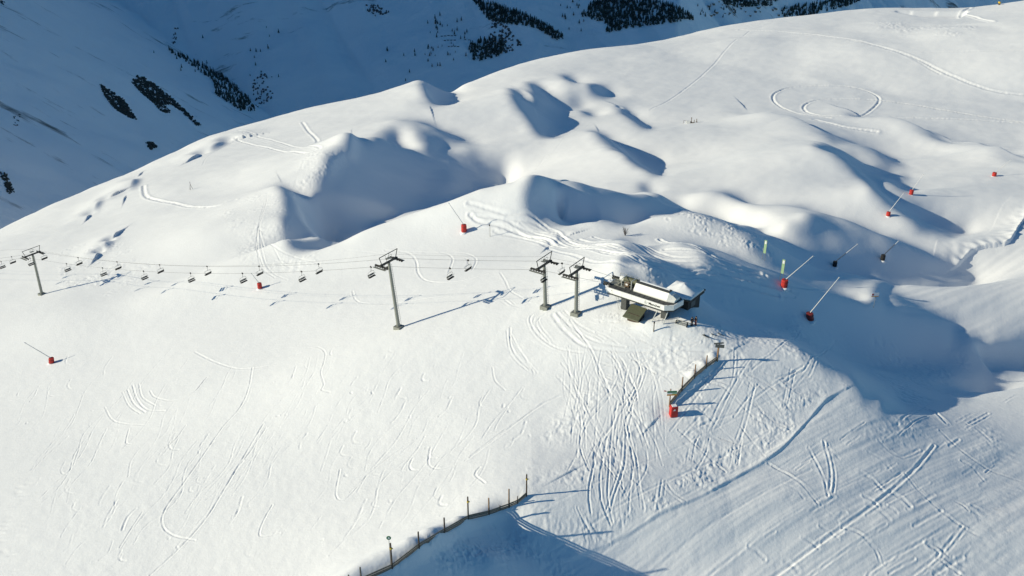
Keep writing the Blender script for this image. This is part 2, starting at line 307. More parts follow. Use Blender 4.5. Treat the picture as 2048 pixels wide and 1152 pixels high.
-1,0,0,0,0,0,0,1,0,0,1,0,1,1,1,1,4,5,6,4,2,2,1,-1,0,0,0,1,-1,1,1,0,1,1,0,1,0,0,-1,-1,-1,-2,-1,-1,-1,-1,-2,-2,-1,-2,-2,-2,-2,-2,1,0,1,0,1,1,1,2,2,1,0,1,1,0,2,0,1,1,2,-2,-4,-4,-2,-2,
-2,-1,0,-1,-1,1,1,1,1,1,1,1,1,0,1,1,0,0,1,0,0,1,0,0,0,1,-1,1,0,0,0,1,-1,0,0,0,1,0,1,0,0,1,0,0,0,0,0,1,-1,0,1,0,0,1,1,0,0,-1,1,0,0,0,0,1,-1,1,0,0,0,1,0,0,1,-1,1,0,0,0,0,-2,0,0,0,0,
0,0,0,0,0,0,0,0,0,0,0,0,0,0,0,-1,1,0,-1,1,0,-1,0,1,-1,0,0,-1,0,1,0,-1,0,0,-1,0,1,0,-1,0,0,0,0,0,0,0,0,-1,0,0,-1,0,-1,-1,-1,-1,-2,-1,-1,0,-1,0,-1,0,-1,0,-1,0,0,0,-1,0,0,-1,1,-1,0,0,
0,0,0,1,1,1,0,2,0,1,3,5,4,4,4,2,0,-1,0,-1,0,0,0,1,1,1,1,2,0,-1,-1,-1,-1,-1,-1,-1,-1,-1,-1,-1,-2,-1,-1,-2,-1,0,0,1,0,2,0,2,1,2,1,1,2,1,1,1,0,1,1,2,3,1,-3,-3,-3,-2,-2,-2,-1,-1,0,-1,
-1,0,1,0,1,0,1,0,1,0,1,0,0,0,0,-1,0,1,0,0,0,0,0,0,1,-1,1,0,0,0,1,0,0,0,0,0,0,1,0,0,0,-1,1,0,1,0,0,1,-1,0,1,0,0,0,0,0,1,0,1,0,0,0,1,-1,0,1,-1,1,0,0,0,0,1,-2,-1,1,-1,1,-1,1,-1,1,0,0,
0,-1,1,-1,1,-1,0,1,-1,1,-1,0,1,-1,0,0,0,0,0,0,-1,1,0,-1,0,1,-1,0,1,-1,0,0,1,-1,0,0,0,0,0,0,0,0,0,0,0,-1,0,0,-1,-1,0,-2,-1,-3,-1,-1,-1,0,0,-1,0,-1,0,-1,0,0,-1,0,-1,0,0,-1,1,0,0,1,0,
0,1,0,1,1,0,3,4,5,4,3,2,1,-1,-1,0,0,-1,0,1,0,1,1,1,1,0,-2,0,-1,0,-1,0,-1,-1,-1,0,-1,-1,0,0,-1,1,-1,1,1,1,0,2,1,0,1,1,2,1,2,1,0,1,2,2,2,0,-1,0,-1,-2,0,-2,-1,-1,-1,0,-2,-1,0,-1,0,0,
1,-1,0,0,0,0,-1,0,1,0,-1,0,-1,1,0,0,0,0,0,0,0,0,0,0,0,0,0,1,0,0,0,-1,1,0,1,-1,1,-1,1,1,-1,1,0,-1,1,-1,1,0,0,0,0,1,0,0,1,-1,1,0,0,0,0,0,0,1,0,0,-3,1,-1,1,-1,1,-1,1,-1,0,0,0,0,0,1,
-1,1,-1,0,0,0,0,0,0,0,0,0,0,-1,1,0,0,0,0,0,0,-1,1,0,0,0,0,0,0,0,0,0,0,0,-1,0,0,0,0,0,0,0,0,0,0,0,0,0,-2,-1,-2,-3,-1,-1,-1,-1,0,0,-1,-1,0,-1,0,-1,0,-1,0,0,0,0,0,0,0,1,0,0,0,1,1,1,2,
2,3,5,4,3,1,0,-1,-1,0,-1,-1,0,-1,0,1,2,0,1,0,0,0,0,-1,0,1,0,-1,1,-1,1,0,1,-1,1,-1,0,0,1,0,0,1,1,1,0,2,1,1,2,1,2,2,1,1,1,-1,0,0,-1,0,0,-1,0,-2,0,-2,-1,0,-1,-1,-1,0,0,-1,0,0,0,-1,-1,
0,0,0,0,0,-1,0,1,-1,0,0,0,0,0,0,0,0,0,0,0,0,0,1,-1,0,0,1,-1,1,0,-1,1,-1,1,0,0,0,0,0,1,0,0,0,0,1,-1,1,-1,1,0,0,0,0,0,0,1,0,-3,0,0,0,0,0,0,0,0,0,0,0,1,-1,0,0,0,0,0,0,0,1,-1,0,0,0,0,
0,1,-1,0,0,0,0,0,0,1,-1,0,0,1,-1,0,0,1,-1,0,0,0,1,0,0,0,0,0,0,0,0,0,0,0,-1,0,0,0,0,-1,-3,-2,-2,-1,-2,-1,0,0,-1,-1,-1,0,0,0,-1,0,-1,0,0,-1,1,-1,1,0,1,0,0,0,1,1,0,3,4,4,4,4,1,0,-2,
-2,-2,-2,-1,-2,0,0,3,2,1,1,0,1,1,1,0,1,1,0,2,1,1,1,0,-1,0,-1,0,0,0,1,0,0,0,1,0,3,1,1,1,1,2,2,1,-1,1,0,0,-1,0,-1,0,-1,0,-1,0,-1,-1,0,-1,0,-1,-1,0,-1,-1,-1,1,-1,0,-1,0,0,0,0,-1,0,0,
0,-1,1,0,0,-1,0,0,0,0,0,0,-1,0,1,0,-1,0,1,-1,0,1,-1,1,-1,1,-1,1,0,0,0,-1,1,-1,1,-1,1,0,0,0,0,0,0,0,1,-1,0,0,-3,-1,1,0,0,0,0,0,0,0,0,0,0,0,0,0,0,0,0,1,-1,0,0,0,1,-1,1,-1,0,1,-1,1,
-1,0,1,-1,0,1,0,-1,0,1,0,-1,0,1,0,0,0,0,0,0,0,0,0,0,0,0,0,0,0,0,0,0,0,0,0,0,-2,-1,-2,-1,-2,-2,-1,-1,-1,0,-1,-1,0,-1,0,-1,0,0,0,-1,1,-1,1,-1,0,1,0,0,0,1,0,1,3,5,4,5,1,0,-1,-2,-1,-2,
-3,-2,0,0,2,2,2,2,2,1,1,1,1,2,2,2,2,2,0,-1,0,0,0,0,0,0,0,1,1,-1,1,1,1,1,1,1,2,0,0,0,0,0,-1,0,0,-1,1,-1,-1,0,-1,0,-1,-1,0,-1,-1,0,-1,-1,0,-1,0,0,0,-1,1,-1,0,-1,0,0,0,0,0,0,-1,0,0,
-1,0,0,0,0,-1,0,1,-1,0,0,0,0,-1,1,0,-1,1,-1,1,-1,1,-1,-1,1,-1,1,0,0,0,0,0,-1,1,0,-1,1,0,-1,0,1,0,0,-2,-1,0,-1,1,-1,1,0,0,0,0,0,0,0,0,0,0,1,-1,0,0,0,1,-1,0,1,-1,1,-1,0,1,-1,1,0,-1,
1,0,0,-1,1,0,0,-1,1,0,0,0,0,0,0,0,0,0,0,0,0,0,0,0,0,1,0,0,0,0,-1,1,0,0,-1,0,-2,-1,-2,-1,-1,-1,-2,0,-2,-1,0,-1,0,-1,0,0,-1,-1,1,-1,0,0,0,0,0,0,-1,1,1,1,1,3,4,5,3,0,0,-2,-1,-1,-2,-2,
0,0,2,2,2,1,3,3,1,2,2,2,3,1,2,0,1,0,0,0,0,0,0,1,0,0,2,-1,1,0,2,1,1,0,-1,-1,0,0,0,0,0,-1,0,-1,-1,0,-1,0,-1,-1,0,-1,-1,-1,0,-1,0,-1,0,0,0,0,0,-1,0,0,0,0,0,-1,-1,0,0,0,0,-1,1,0,-1,0,
-1,1,0,-1,0,0,-1,1,-1,1,-1,-1,1,-1,0,0,0,0,0,0,0,0,-1,0,0,0,0,0,0,0,-1,1,-1,0,1,0,0,-1,0,-2,-1,0,0,0,0,0,0,0,0,0,0,0,0,0,1,-1,0,0,0,1,-1,0,1,-1,0,1,-1,1,0,-1,1,0,0,0,0,0,-1,1,0,0,
0,0,0,0,0,0,0,0,0,0,0,0,0,1,0,0,0,0,0,-1,1,0,0,0,0,0,0,0,0,0,0,0,-1,-1,-1,-1,-1,-2,-1,-1,-1,-1,-1,-1,-1,-1,0,0,-2,0,0,-1,0,0,0,-1,1,0,0,0,1,1,3,4,5,5,1,0,-1,-1,-1,-2,-2,0,0,2,2,3,
2,2,3,2,2,3,1,2,0,1,1,0,1,0,0,0,1,-1,1,0,1,1,0,0,0,1,1,0,0,-1,-1,0,-1,0,-1,0,0,-1,0,0,-1,-1,-1,0,-1,-1,0,-1,-1,0,-1,0,0,0,-1,0,0,0,0,0,0,-1,0,0,0,0,0,-1,0,0,0,-1,0,0,0,-1,0,0,0,0,
0,-1,0,-1,0,1,-1,0,0,-1,0,0,0,0,-1,0,1,-1,0,-1,1,-1,0,0,0,0,0,0,-1,0,0,1,0,-2,0,-1,0,0,0,0,0,0,0,0,0,0,0,0,0,0,0,1,-1,0,1,0,-1,1,0,-1,1,0,-1,1,0,0,-1,1,0,0,0,0,0,0,0,1,-1,0,0,0,0,
0,1,0,0,0,0,-1,1,0,0,0,0,1,-1,0,0,1,0,-1,0,1,0,-1,1,-1,0,0,-1,0,-1,0,0,-2,-1,-1,-1,-1,-1,-1,-1,-2,0,-2,0,0,-2,0,0,0,0,-1,0,1,1,0,1,2,4,5,5,3,0,0,0,0,-1,-2,0,1,2,3,2,2,3,3,1,1,1,1,
0,1,0,1,-1,1,1,1,0,0,0,0,0,0,1,-1,0,1,0,0,-1,0,0,-1,0,0,0,0,-1,-1,0,-1,0,-1,0,-1,0,-1,-1,0,-1,0,0,0,0,0,-1,0,0,0,-1,0,0,0,0,-1,1,-1,-1,1,-1,0,-1,1,0,-1,0,0,-1,0,0,-1,0,0,0,0,0,-1,
0,0,0,-1,0,-1,0,0,0,0,-1,0,0,0,0,0,0,-1,0,0,0,-1,1,-1,0,-1,0,-2,-1,0,0,0,0,0,0,0,0,1,-1,0,1,-1,0,1,-1,0,1,-1,0,0,1,-1,0,1,0,-1,1,0,0,0,0,0,0,0,1,-1,0,0,0,0,1,0,0,0,0,0,-1,0,0,1,0,
0,-1,1,0,0,1,-1,0,1,0,-1,1,0,0,0,0,0,-1,1,0,-1,1,-1,0,0,-1,0,0,-1,0,-1,-1,-1,-2,-1,-1,-1,-2,-1,0,-1,-1,0,0,0,0,0,0,1,-1,1,2,3,5,5,4,2,0,-1,0,-1,0,2,3,2,3,1,2,0,2,0,1,0,1,0,0,1,1,0,
0,0,0,1,-1,1,0,1,-1,0,0,0,0,0,0,0,-1,0,0,-1,0,0,-1,0,0,-1,0,0,-1,0,-1,0,0,-1,0,0,-1,0,-1,0,0,0,0,-1,1,-1,-1,1,-1,0,-1,1,0,-1,0,0,0,-1,0,0,0,0,-1,0,0,0,-1,0,0,0,-1,0,0,-1,0,0,0,0,0,
-1,0,0,0,-1,0,0,-1,0,0,0,0,-1,0,0,-1,1,-1,1,0,-2,-1,0,0,0,1,-1,0,1,-1,0,1,-1,0,1,-1,0,1,-1,0,1,0,-1,0,1,0,-1,0,1,0,0,0,-1,1,0,0,0,0,1,-1,0,0,0,0,0,0,0,0,1,0,0,0,0,0,0,1,-1,0,1,-1,
0,1,-1,0,1,-1,1,0,-1,1,0,0,0,0,0,0,0,0,-1,0,1,-1,0,-1,0,0,-1,0,0,-2,0,-2,-1,-1,-1,-1,-1,0,0,0,0,0,0,1,-1,0,0,2,4,5,4,3,2,0,1,2,2,1,2,0,2,-1,2,0,1,0,0,1,1,0,-1,1,0,1,0,0,0,1,-1,0,0,
0,0,1,-1,0,0,0,-1,0,1,-1,0,-1,0,0,0,-1,0,-1,0,0,-1,0,-1,0,0,0,-1,1,-1,0,0,0,-1,0,0,-1,0,1,-1,0,0,0,-1,0,0,-1,0,0,0,0,-1,0,0,0,0,0,-1,1,-1,0,-1,0,0,-1,1,-1,0,0,-1,0,0,0,-1,0,1,-1,0,
0,-1,0,0,-1,0,0,0,0,0,0,0,0,-3,1,-1,0,0,0,1,-1,0,1,-1,0,1,-1,0,1,0,-1,1,0,-1,0,1,0,-1,0,1,0,0,0,-1,0,1,0,0,0,0,0,0,1,0,0,0,0,0,0,0,0,-1,1,0,0,-1,1,0,0,0,0,0,0,1,-1,1,0,-1,1,-1,1,0,
0,0,0,0,0,0,0,0,0,0,0,0,0,0,0,0,-1,0,0,0,0,-1,0,-1,0,-1,0,-1,-1,0,-1,0,0,0,-1,0,-1,0,0,1,3,5,4,4,4,4,2,0,1,-1,0,0,1,0,0,0,0,1,0,0,1,1,-1,1,-1,1,0,0,0,1,-1,0,0,1,-1,0,0,-1,0,0,1,-1,
0,0,0,-1,0,0,-1,0,0,-1,0,0,-1,1,-1,0,0,0,-1,0,0,0,0,0,-1,0,0,0,-1,0,0,0,-1,0,0,-1,1,0,-1,0,0,0,0,-1,1,-1,-1,1,-1,0,0,0,0,-1,0,0,0,0,-1,0,0,0,-1,1,-1,0,0,0,-1,1,-1,0,0,0,0,0,0,-1,1,
0,-1,-3,0,0,1,0,-1,0,1,-1,0,1,0,-1,1,0,0,-1,1,0,-1,1,0,0,-1,1,0,0,0,0,-1,1,0,0,0,0,0,0,0,0,0,0,0,0,0,0,1,0,0,0,-1,1,0,0,0,0,0,0,1,-1,0,0,0,0,0,1,-1,1,-1,1,-1,1,0,0,0,0,0,0,0,1,0,
-1,0,0,0,1,0,0,0,-1,0,0,1,0,-1,0,-1,0,0,-1,1,-1,0,0,-1,0,0,-1,0,0,0,2,4,5,5,4,2,1,-2,-1,0,0,0,0,1,0,1,0,0,1,0,0,0,0,1,0,0,0,0,0,1,0,-1,-1,0,0,0,0,0,0,-1,0,0,0,0,0,-1,0,1,-1,0,0,-1,
1,0,-1,0,0,-1,0,0,1,0,-1,0,0,0,0,0,0,-1,0,-1,0,1,-1,0,0,-1,0,0,0,-1,1,-1,0,0,0,0,0,0,0,-1,0,0,0,0,-1,0,0,0,0,0,0,0,-1,1,-1,0,0,0,0,0,0,0,0,0,0,0,0,0,-1,1,-3,0,1,-1,0,1,-1,0,1,0,-1,
0,1,0,0,-1,1,0,0,0,0,0,0,0,0,0,0,0,-1,1,0,0,0,0,0,0,0,0,0,0,0,1,0,0,0,-1,0,1,0,0,0,0,0,0,0,0,0,0,0,1,-1,1,-1,1,-1,1,-1,1,-1,1,-1,1,-1,1,0,0,0,0,0,0,0,0,1,0,-1,1,0,0,0,1,0,-1,0,0,0,
0,1,-1,0,-1,1,-1,0,0,0,0,0,0,0,0,0,2,2,3,3,1,0,0,1,-1,0,0,0,0,1,0,1,0,0,0,1,1,0,0,0,1,0,0,0,0,0,1,0,0,-1,0,0,0,0,0,-1,0,0,0,-1,1,-1,0,0,0,0,0,0,0,0,0,0,0,1,0,-1,0,0,0,0,0,0,-1,0,0,
0,0,-1,0,0,-1,1,0,-1,1,-1,0,0,0,0,-1,1,0,-1,0,0,0,0,0,0,0,0,0,0,0,0,-1,0,0,0,0,0,0,0,0,0,1,-1,1,-1,0,0,0,1,-1,0,0,-3,0,0,1,-1,0,1,0,0,-1,1,0,0,0,-1,1,0,0,0,0,0,0,0,0,0,0,0,0,1,0,0,
0,0,0,0,0,0,0,0,0,0,-1,0,0,1,0,0,-1,1,0,0,0,0,0,0,0,0,0,0,0,0,0,0,0,0,0,1,-1,1,-1,1,-1,1,-1,1,-1,1,0,-1,1,0,0,0,0,1,-1,0,1,0,0,0,0,1,0,0,0,-1,0,0,1,-1,0,0,0,0,0,0,0,0,1,0,-1,1,1,0,
1,0,1,-1,2,-1,1,0,1,0,0,0,1,0,1,0,1,0,1,0,0,1,0,0,0,0,0,0,0,1,-1,0,0,0,0,0,0,0,-1,1,0,0,0,0,0,0,0,0,0,0,0,1,0,-1,0,0,0,0,0,0,0,0,0,0,0,-1,0,1,-1,0,0,-1,1,0,-1,0,0,0,0,0,0,0,0,0,0,
0,0,0,0,0,-1,0,0,0,0,0,0,0,0,0,0,0,0,0,1,-1,0,1,-1,1,0,0,0,-1,0,1,-1,-3,0,0,0,1,0,-1,0,0,1,0,0,-1,0,1,0,0,0,0,0,0,0,0,1,0,-1,0,0,0,0,0,0,0,0,0,0,0,0,0,0,0,1,0,0,-1,1,0,0,-1,1,-1,1,
0,0,0,0,0,0,0,0,0,0,0,0,0,0,0,0,0,0,0,0,0,0,0,0,0,0,1,-1,0,1,-1,1,-1,1,0,0,0,0,1,0,-1,1,0,0,1,0,0,-1,1,0,0,0,0,-1,1,0,-1,0,0,0,0,-1,0,0,0,1,0,0,1,0,1,0,0,1,0,1,0,1,0,0,1,-1,1,1,-1,
1,0,0,0,0,1,0,0,1,0,-1,0,0,1,0,-1,1,0,-1,1,-1,1,0,0,1,-1,0,1,0,-1,0,1,0,0,0,0,0,0,-1,0,1,-1,0,0,0,0,0,0,0,0,-1,0,0,0,1,-1,0,0,0,-1,1,0,0,0,0,-1,0,0,1,0,0,0,0,0,0,0,0,0,-1,1,0,0,-1,
1,0,-1,1,0,0,0,0,0,0,0,0,-3,0,0,0,0,0,1,0,0,-1,0,0,1,0,0,0,0,0,-1,1,0,0,0,0,0,1,0,0,0,0,-1,0,0,0,0,0,1,0,0,0,0,-1,0,1,0,-1,0,1,0,0,0,-1,1,-1,1,-1,1,-1,1,-1,1,-1,1,0,0,0,-1,1,-1,1,
-1,1,0,0,0,0,-1,1,-1,1,0,0,0,0,0,0,0,0,1,-1,0,1,0,0,0,1,-1,0,1,0,-1,1,0,0,0,0,0,0,0,0,-1,1,-1,0,0,-1,1,-1,1,-1,1,0,1,0,1,0,1,-1,1,0,0,0,1,1,0,-1,1,0,0,1,0,1,-1,0,0,1,0,1,0,0,0,-1,
1,0,0,0,0,1,-1,0,0,0,0,1,-1,1,0,0,-1,0,1,0,0,-1,0,1,-1,0,0,0,1,0,-1,0,0,0,0,0,0,0,1,-1,0,0,0,0,0,-1,0,0,0,0,1,0,0,0,-1,0,0,0,0,0,0,0,1,0,-1,1,-1,1,0,-1,1,0,0,0,0,0,0,0,-1,1,-3,0,0,
0,0,0,0,0,0,1,0,0,0,0,0,-1,0,0,1,0,0,0,0,0,0,0,0,0,0,0,1,0,0,0,0,0,-1,0,0,0,1,0,0,-1,0,1,0,-1,1,-1,1,0,-1,1,-1,1,-1,1,-1,1,0,0,0,-1,1,-1,1,-1,1,0,0,0,-1,1,-1,0,1,-1,1,-1,1,-1,1,-1,
1,-1,1,-1,0,1,-1,0,1,-1,1,0,0,1,-1,1,0,0,0,0,0,1,-1,0,0,0,0,-1,1,-1,0,1,-1,0,0,1,-1,1,0,0,0,1,0,1,0,0,0,1,-1,1,0,1,0,-1,1,0,0,0,1,0,0,0,0,0,1,0,0,1,0,-1,0,1,0,0,0,0,1,-1,1,-1,1,-1,
0,0,1,0,-1,0,0,0,0,0,0,0,0,1,-1,0,0,0,0,0,0,0,0,1,-1,0,0,0,0,0,0,0,0,0,0,-1,0,0,0,0,1,0,-1,0,0,0,1,0,-1,0,0,0,0,0,0,0,0,0,0,0,0,0,0,0,1,-1,-3,0,0,0,0,0,0,0,0,0,0,0,0,0,0,1,0,0,0,0,
0,0,0,0,0,0,0,0,0,0,0,0,0,0,0,0,1,0,0,0,-1,0,0,1,0,-1,1,0,-1,1,-1,1,0,0,0,0,0,0,0,0,-1,1,-1,1,-1,1,-1,1,-1,0,0,0,0,0,0,1,-1,1,-1,1,-1,1,-1,0,0,1,-1,1,-1,0,1,-1,0,1,-1,0,1,0,0,0,1,
-1,0,1,0,-1,1,0,0,0,0,0,-1,1,0,-1,0,0,0,0,1,0,-1,1,1,-1,0,1,0,0,1,0,0,0,0,0,0,1,0,0,1,-1,0,1,0,0,1,0,-1,1,0,0,0,1,0,0,0,0,1,-1,0,1,-1,1,-1,0,1,0,-1,0,0,0,0,0,0,0,0,0,0,0,0,0,1,0,0,
0,0,0,0,-1,0,0,0,0,-1,0,0,0,0,0,0,0,0,0,0,0,-1,0,1,0,0,0,-1,0,1,0,0,0,0,0,-1,1,0,0,-1,0,1,0,0,0,-1,1,-4,1,0,0,0,0,0,0,0,0,0,0,0,0,1,0,0,0,0,0,0,0,0,0,0,0,0,0,0,0,0,1,0,0,0,0,-1,0,
0,0,1,0,0,-1,1,0,-1,1,0,-1,1,-1,1,-1,1,-1,1,-1,1,-1,1,-1,1,-1,1,-1,1,0,0,-1,1,-1,1,-1,1,-1,1,-1,0,0,0,0,0,1,-1,0,0,0,0,0,0,0,0,0,1,-1,0,0,1,0,0,0,0,0,0,1,-1,0,1,-1,0,1,0,0,-1,1,0,
0,0,0,0,0,0,0,0,1,0,0,0,0,1,0,0,0,0,1,0,0,0,0,0,0,0,0,1,0,-1,1,0,0,0,0,1,0,0,0,0,0,0,1,0,-1,1,-1,1,0,-1,0,0,0,0,0,0,1,0,-1,1,-1,1,-1,1,0,-1,0,1,0,0,-1,0,0,0,0,0,-1,1,0,0,-1,0,0,-1,
1,0,0,-1,0,1,0,-1,0,0,0,0,0,-1,1,0,-1,1,-1,1,0,0,-1,1,0,-1,1,0,0,1,-1,-3,-1,1,0,0,0,0,0,0,0,0,0,1,0,-1,0,0,0,0,0,0,0,1,0,0,0,0,0,0,0,0,0,0,0,0,0,0,1,0,0,-1,0,1,0,-1,1,0,-1,1,0,-1,
1,-1,1,-1,1,-1,1,-1,1,-1,1,0,0,0,0,0,-1,1,0,-1,1,-1,1,-1,1,-1,1,0,-1,1,-1,1,-1,1,-1,1,-1,1,0,-1,1,0,-1,0,1,0,0,0,0,0,1,-1,0,0,0,1,0,-1,1,0,-1,1,-1,1,0,0,0,0,0,0,0,1,0,-1,0,1,0,0,1,
-1,1,1,-1,1,-1,0,1,0,0,0,1,-1,0,0,0,1,0,0,0,0,1,-1,0,1,0,0,0,0,0,-1,1,0,0,0,0,0,0,0,0,0,0,0,0,-1,1,0,0,0,1,-1,0,1,0,-1,0,0,1,-1,0,0,-1,0,0,0,-1,0,0,0,-1,1,0,-1,0,0,0,0,-1,1,0,-1,0,
0,0,0,-1,1,0,0,0,0,-1,0,1,0,0,0,0,0,0,0,1,-4,1,-1,0,0,1,0,0,0,0,0,0,0,0,0,0,0,0,0,1,0,0,-1,0,0,1,0,0,0,0,0,0,0,0,0,0,1,-1,0,0,1,0,-1,0,1,-1,1,0,-1,1,0,0,0,0,0,0,0,0,0,0,0,0,-1,1,
-1,1,-1,1,-1,1,0,0,0,0,0,-1,1,-1,1,0,0,0,0,0,0,0,0,0,0,0,0,0,0,0,0,0,0,0,0,0,0,0,1,0,0,0,0,0,0,0,0,1,-1,1,-1,0,0,0,0,0,0,0,0,0,1,0,0,0,1,0,0,0,0,1,0,0,1,-1,0,0,0,0,1,0,0,0,0,0,0,0,
0,0,0,0,0,0,0,0,0,0,0,0,0,0,0,0,0,1,0,0,0,-1,0,0,1,0,-1,1,0,-1,1,0,0,0,0,0,0,-1,1,-1,-1,1,-1,0,-1,0,0,0,-1,1,-1,0,0,-1,1,-1,0,0,0,-1,1,0,0,-1,0,0,0,0,-1,1,-1,1,0,0,0,0,0,0,0,1,-1,
0,-4,0,1,0,0,-1,0,0,1,0,0,0,-1,1,0,0,0,0,1,-1,0,0,0,1,0,-1,0,0,1,0,0,-1,1,0,0,0,0,0,0,1,-1,0,1,0,-1,1,-1,0,1,-1,1,-1,1,-1,1,-1,1,-1,1,-1,1,-1,1,-1,1,0,0,0,0,0,0,0,0,0,0,1,-1,0,0,0,
0,0,0,0,0,1,-1,1,-1,0,1,-1,0,1,0,0,0,0,0,0,0,0,0,0,0,0,0,0,1,-1,1,-1,0,0,1,-1,1,0,0,0,0,0,0,1,0,0,0,0,0,0,1,-1,1,0,0,1,0,0,0,1,0,0,0,0,0,0,0,-1,1,0,0,-1,1,0,-1,0,0,0,0,-1,1,0,-1,1,
-1,1,0,0,0,0,0,1,-1,0,0,0,1,-1,0,1,0,0,-1,1,0,-1,0,0,0,0,0,-2,0,0,0,0,-1,0,0,-1,0,0,0,0,0,0,-1,0,0,0,0,-1,0,0,0,0,-1,0,1,-1,1,-1,0,0,0,0,1,-1,1,0,1,-1,-4,0,0,0,0,0,0,1,-1,0,0,1,0,
-1,0,1,0,0,-1,1,0,0,0,0,0,0,1,0,-1,0,1,0,-1,1,0,0,0,0,0,0,0,0,0,0,1,-1,0,1,-1,1,-1,1,-1,1,-1,1,-1,1,0,0,0,0,0,0,0,-1,1,0,0,0,0,0,0,0,0,0,0,1,-1,1,0,0,0,0,0,-1,1,0,0,0,0,1,-1,0,0,0,
0,0,0,0,0,1,0,0,0,0,0,0,0,0,0,0,0,0,0,1,-1,0,1,0,0,0,0,-1,1,0,0,0,1,0,0,1,0,0,0,0,0,1,0,0,0,0,0,0,0,0,0,1,0,-1,0,1,-1,-1,0,0,0,0,-1,1,0,-1,1,0,0,0,0,-1,0,0,0,0,1,0,0,0,0,0,0,0,0,0,
1,-1,0,1,-1,0,-1,0,-1,1,-1,-1,0,-1,0,0,0,0,0,-1,0,0,-1,1,0,0,-1,0,-1,1,-1,1,-1,0,0,0,-1,0,0,0,0,0,0,1,-1,1,0,-1,0,1,-5,0,0,1,0,0,0,0,0,0,1,-1,0,0,1,-1,0,1,0,-1,1,0,0,0,0,0,0,0,0,1,
-1,0,1,-1,0,1,-1,1,0,0,0,0,0,0,0,0,1,-1,1,-1,1,-1,1,-1,1,0,0,0,-1,1,-1,1,0,0,0,0,0,0,0,0,0,0,1,-1,1,0,0,0,0,0,0,0,0,1,-1,1,0,-1,1,0,-1,0,1,0,0,0,0,0,0,0,1,-1,0,0,0,0,0,0,0,1,-1,1,
0,0,0,-1,1,0,0,0,0,1,0,0,0,0,0,1,-1,1,0,0,0,1,0,0,0,0,0,0,0,1,0,0,0,0,0,0,-1,1,0,-1,0,1,-1,0,-1,0,1,-1,0,0,0,-1,1,-1,0,1,0,0,0,0,0,-1,0,0,0,1,0,0,-1,1,-1,1,0,-1,0,0,0,-1,0,-1,0,0,
0,0,-1,0,-1,0,0,0,0,0,0,-1,0,0,0,0,0,-1,0,0,0,-1,0,0,0,0,-1,0,0,0,1,-1,1,0,0,1,0,0,-5,0,1,-1,0,1,0,-1,1,0,-1,1,0,1,-1,0,1,-1,0,1,-1,1,0,-1,1,0,-1,1,0,0,0,1,-1,0,1,-1,1,-1,1,-1,1,0,
0,0,0,0,0,0,0,1,-1,1,-1,1,0,-1,1,-1,1,0,0,0,0,0,0,1,-1,0,1,-1,1,0,-1,1,0,0,0,0,1,-1,0,1,0,-1,1,0,0,0,0,0,1,0,0,0,0,0,0,0,0,0,-1,1,0,0,0,0,0,0,0,0,0,-1,1,0,0,0,0,1,-1,1,0,-1,1,0,0,
1,0,0,0,0,0,0,0,0,1,0,0,0,1,-1,1,-1,1,0,0,0,0,0,0,0,0,0,-1,0,1,-1,1,-1,-1,1,-1,1,-1,1,-1,0,0,0,0,0,0,-1,0,1,0,0,-1,0,0,0,0,0,0,0,-1,1,0,0,-1,0,0,0,0,-1,-1,0,0,-1,1,-1,0,0,0,0,0,-1,
0,0,0,0,0,0,0,-1,0,0,-1,0,0,0,0,0,0,0,-1,1,0,0,0,0,0,0,-5,0,0,0,0,0,0,1,-1,0,1,-1,1,-1,1,0,0,0,0,0,0,0,0,1,-1,1,0,0,0,0,0,-1,1,0,0,1,-1,1,-1,1,-1,1,-1,1,0,0,0,1,-1,0,1,-1,1,-1,0,1,
-1,1,0,0,0,0,0,0,0,0,0,0,0,1,-1,0,1,0,0,0,0,0,0,1,0,0,0,0,0,0,0,1,0,0,0,0,0,0,0,0,0,0,0,1,0,-1,0,0,0,1,0,-1,0,0,0,1,-1,0,0,1,-1,0,1,-1,1,1,-1,1,0,-1,1,0,0,0,0,1,0,-1,0,0,1,0,-1,1,
0,0,0,0,1,0,0,-1,1,-1,1,0,0,0,0,0,0,0,0,0,0,-1,0,0,0,0,0,-1,0,0,0,1,-1,0,-1,0,1,-1,0,-1,1,-1,1,-1,1,-1,0,0,0,0,0,0,-1,0,0,-1,0,0,-1,0,0,0,-1,0,0,1,0,0,0,-1,0,0,0,-1,0,0,1,-1,0,0,0,
0,0,0,0,0,-1,0,0,0,0,1,-6,1,-1,1,0,0,0,0,0,1,-1,1,-1,1,-1,1,-1,1,0,0,0,0,0,0,0,0,0,0,1,-1,1,0,0,0,0,0,0,0,0,0,1,-1,1,0,-1,1,0,-1,1,0,0,0,0,1,0,-1,1,0,0,-1,1,0,0,0,0,0,1,0,-1,0,1,0,
0,0,0,0,1,0,0,0,0,0,0,1,0,0,0,0,0,0,0,0,0,0,0,0,0,1,0,-1,0,1,0,0,0,-1,0,1,0,-1,1,-1,0,0,0,0,1,0,0,1,-1,0,1,0,-1,1,0,0,0,0,0,0,0,0,0,0,0,0,1,0,-1,1,0,0,0,0,0,1,0,0,0,0,1,0,-1,1,-1,
1,0,-1,1,0,0,-1,0,0,0,0,0,-1,0,-1,1,-1,1,-1,-1,1,-1,0,-1,1,-1,0,0,0,0,0,0,0,0,-1,0,1,-1,0,-1,0,0,0,-1,0,0,0,0,0,0,0,-1,1,0,0,-1,1,0,0,-1,0,0,0,0,0,0,0,0,0,0,0,0,0,0,-1,-6,0,0,0,0,
0,1,-1,1,-1,1,-1,1,0,0,0,0,0,1,-1,1,-1,1,0,0,0,1,-1,0,0,0,1,-1,1,0,-1,1,0,1,-1,0,1,-1,0,1,0,-1,1,0,0,0,0,0,0,0,1,0,-1,0,1,0,0,0,1,-1,0,0,0,1,0,0,0,0,0,0,0,1,0,0,0,1,0,0,0,0,0,0,0,
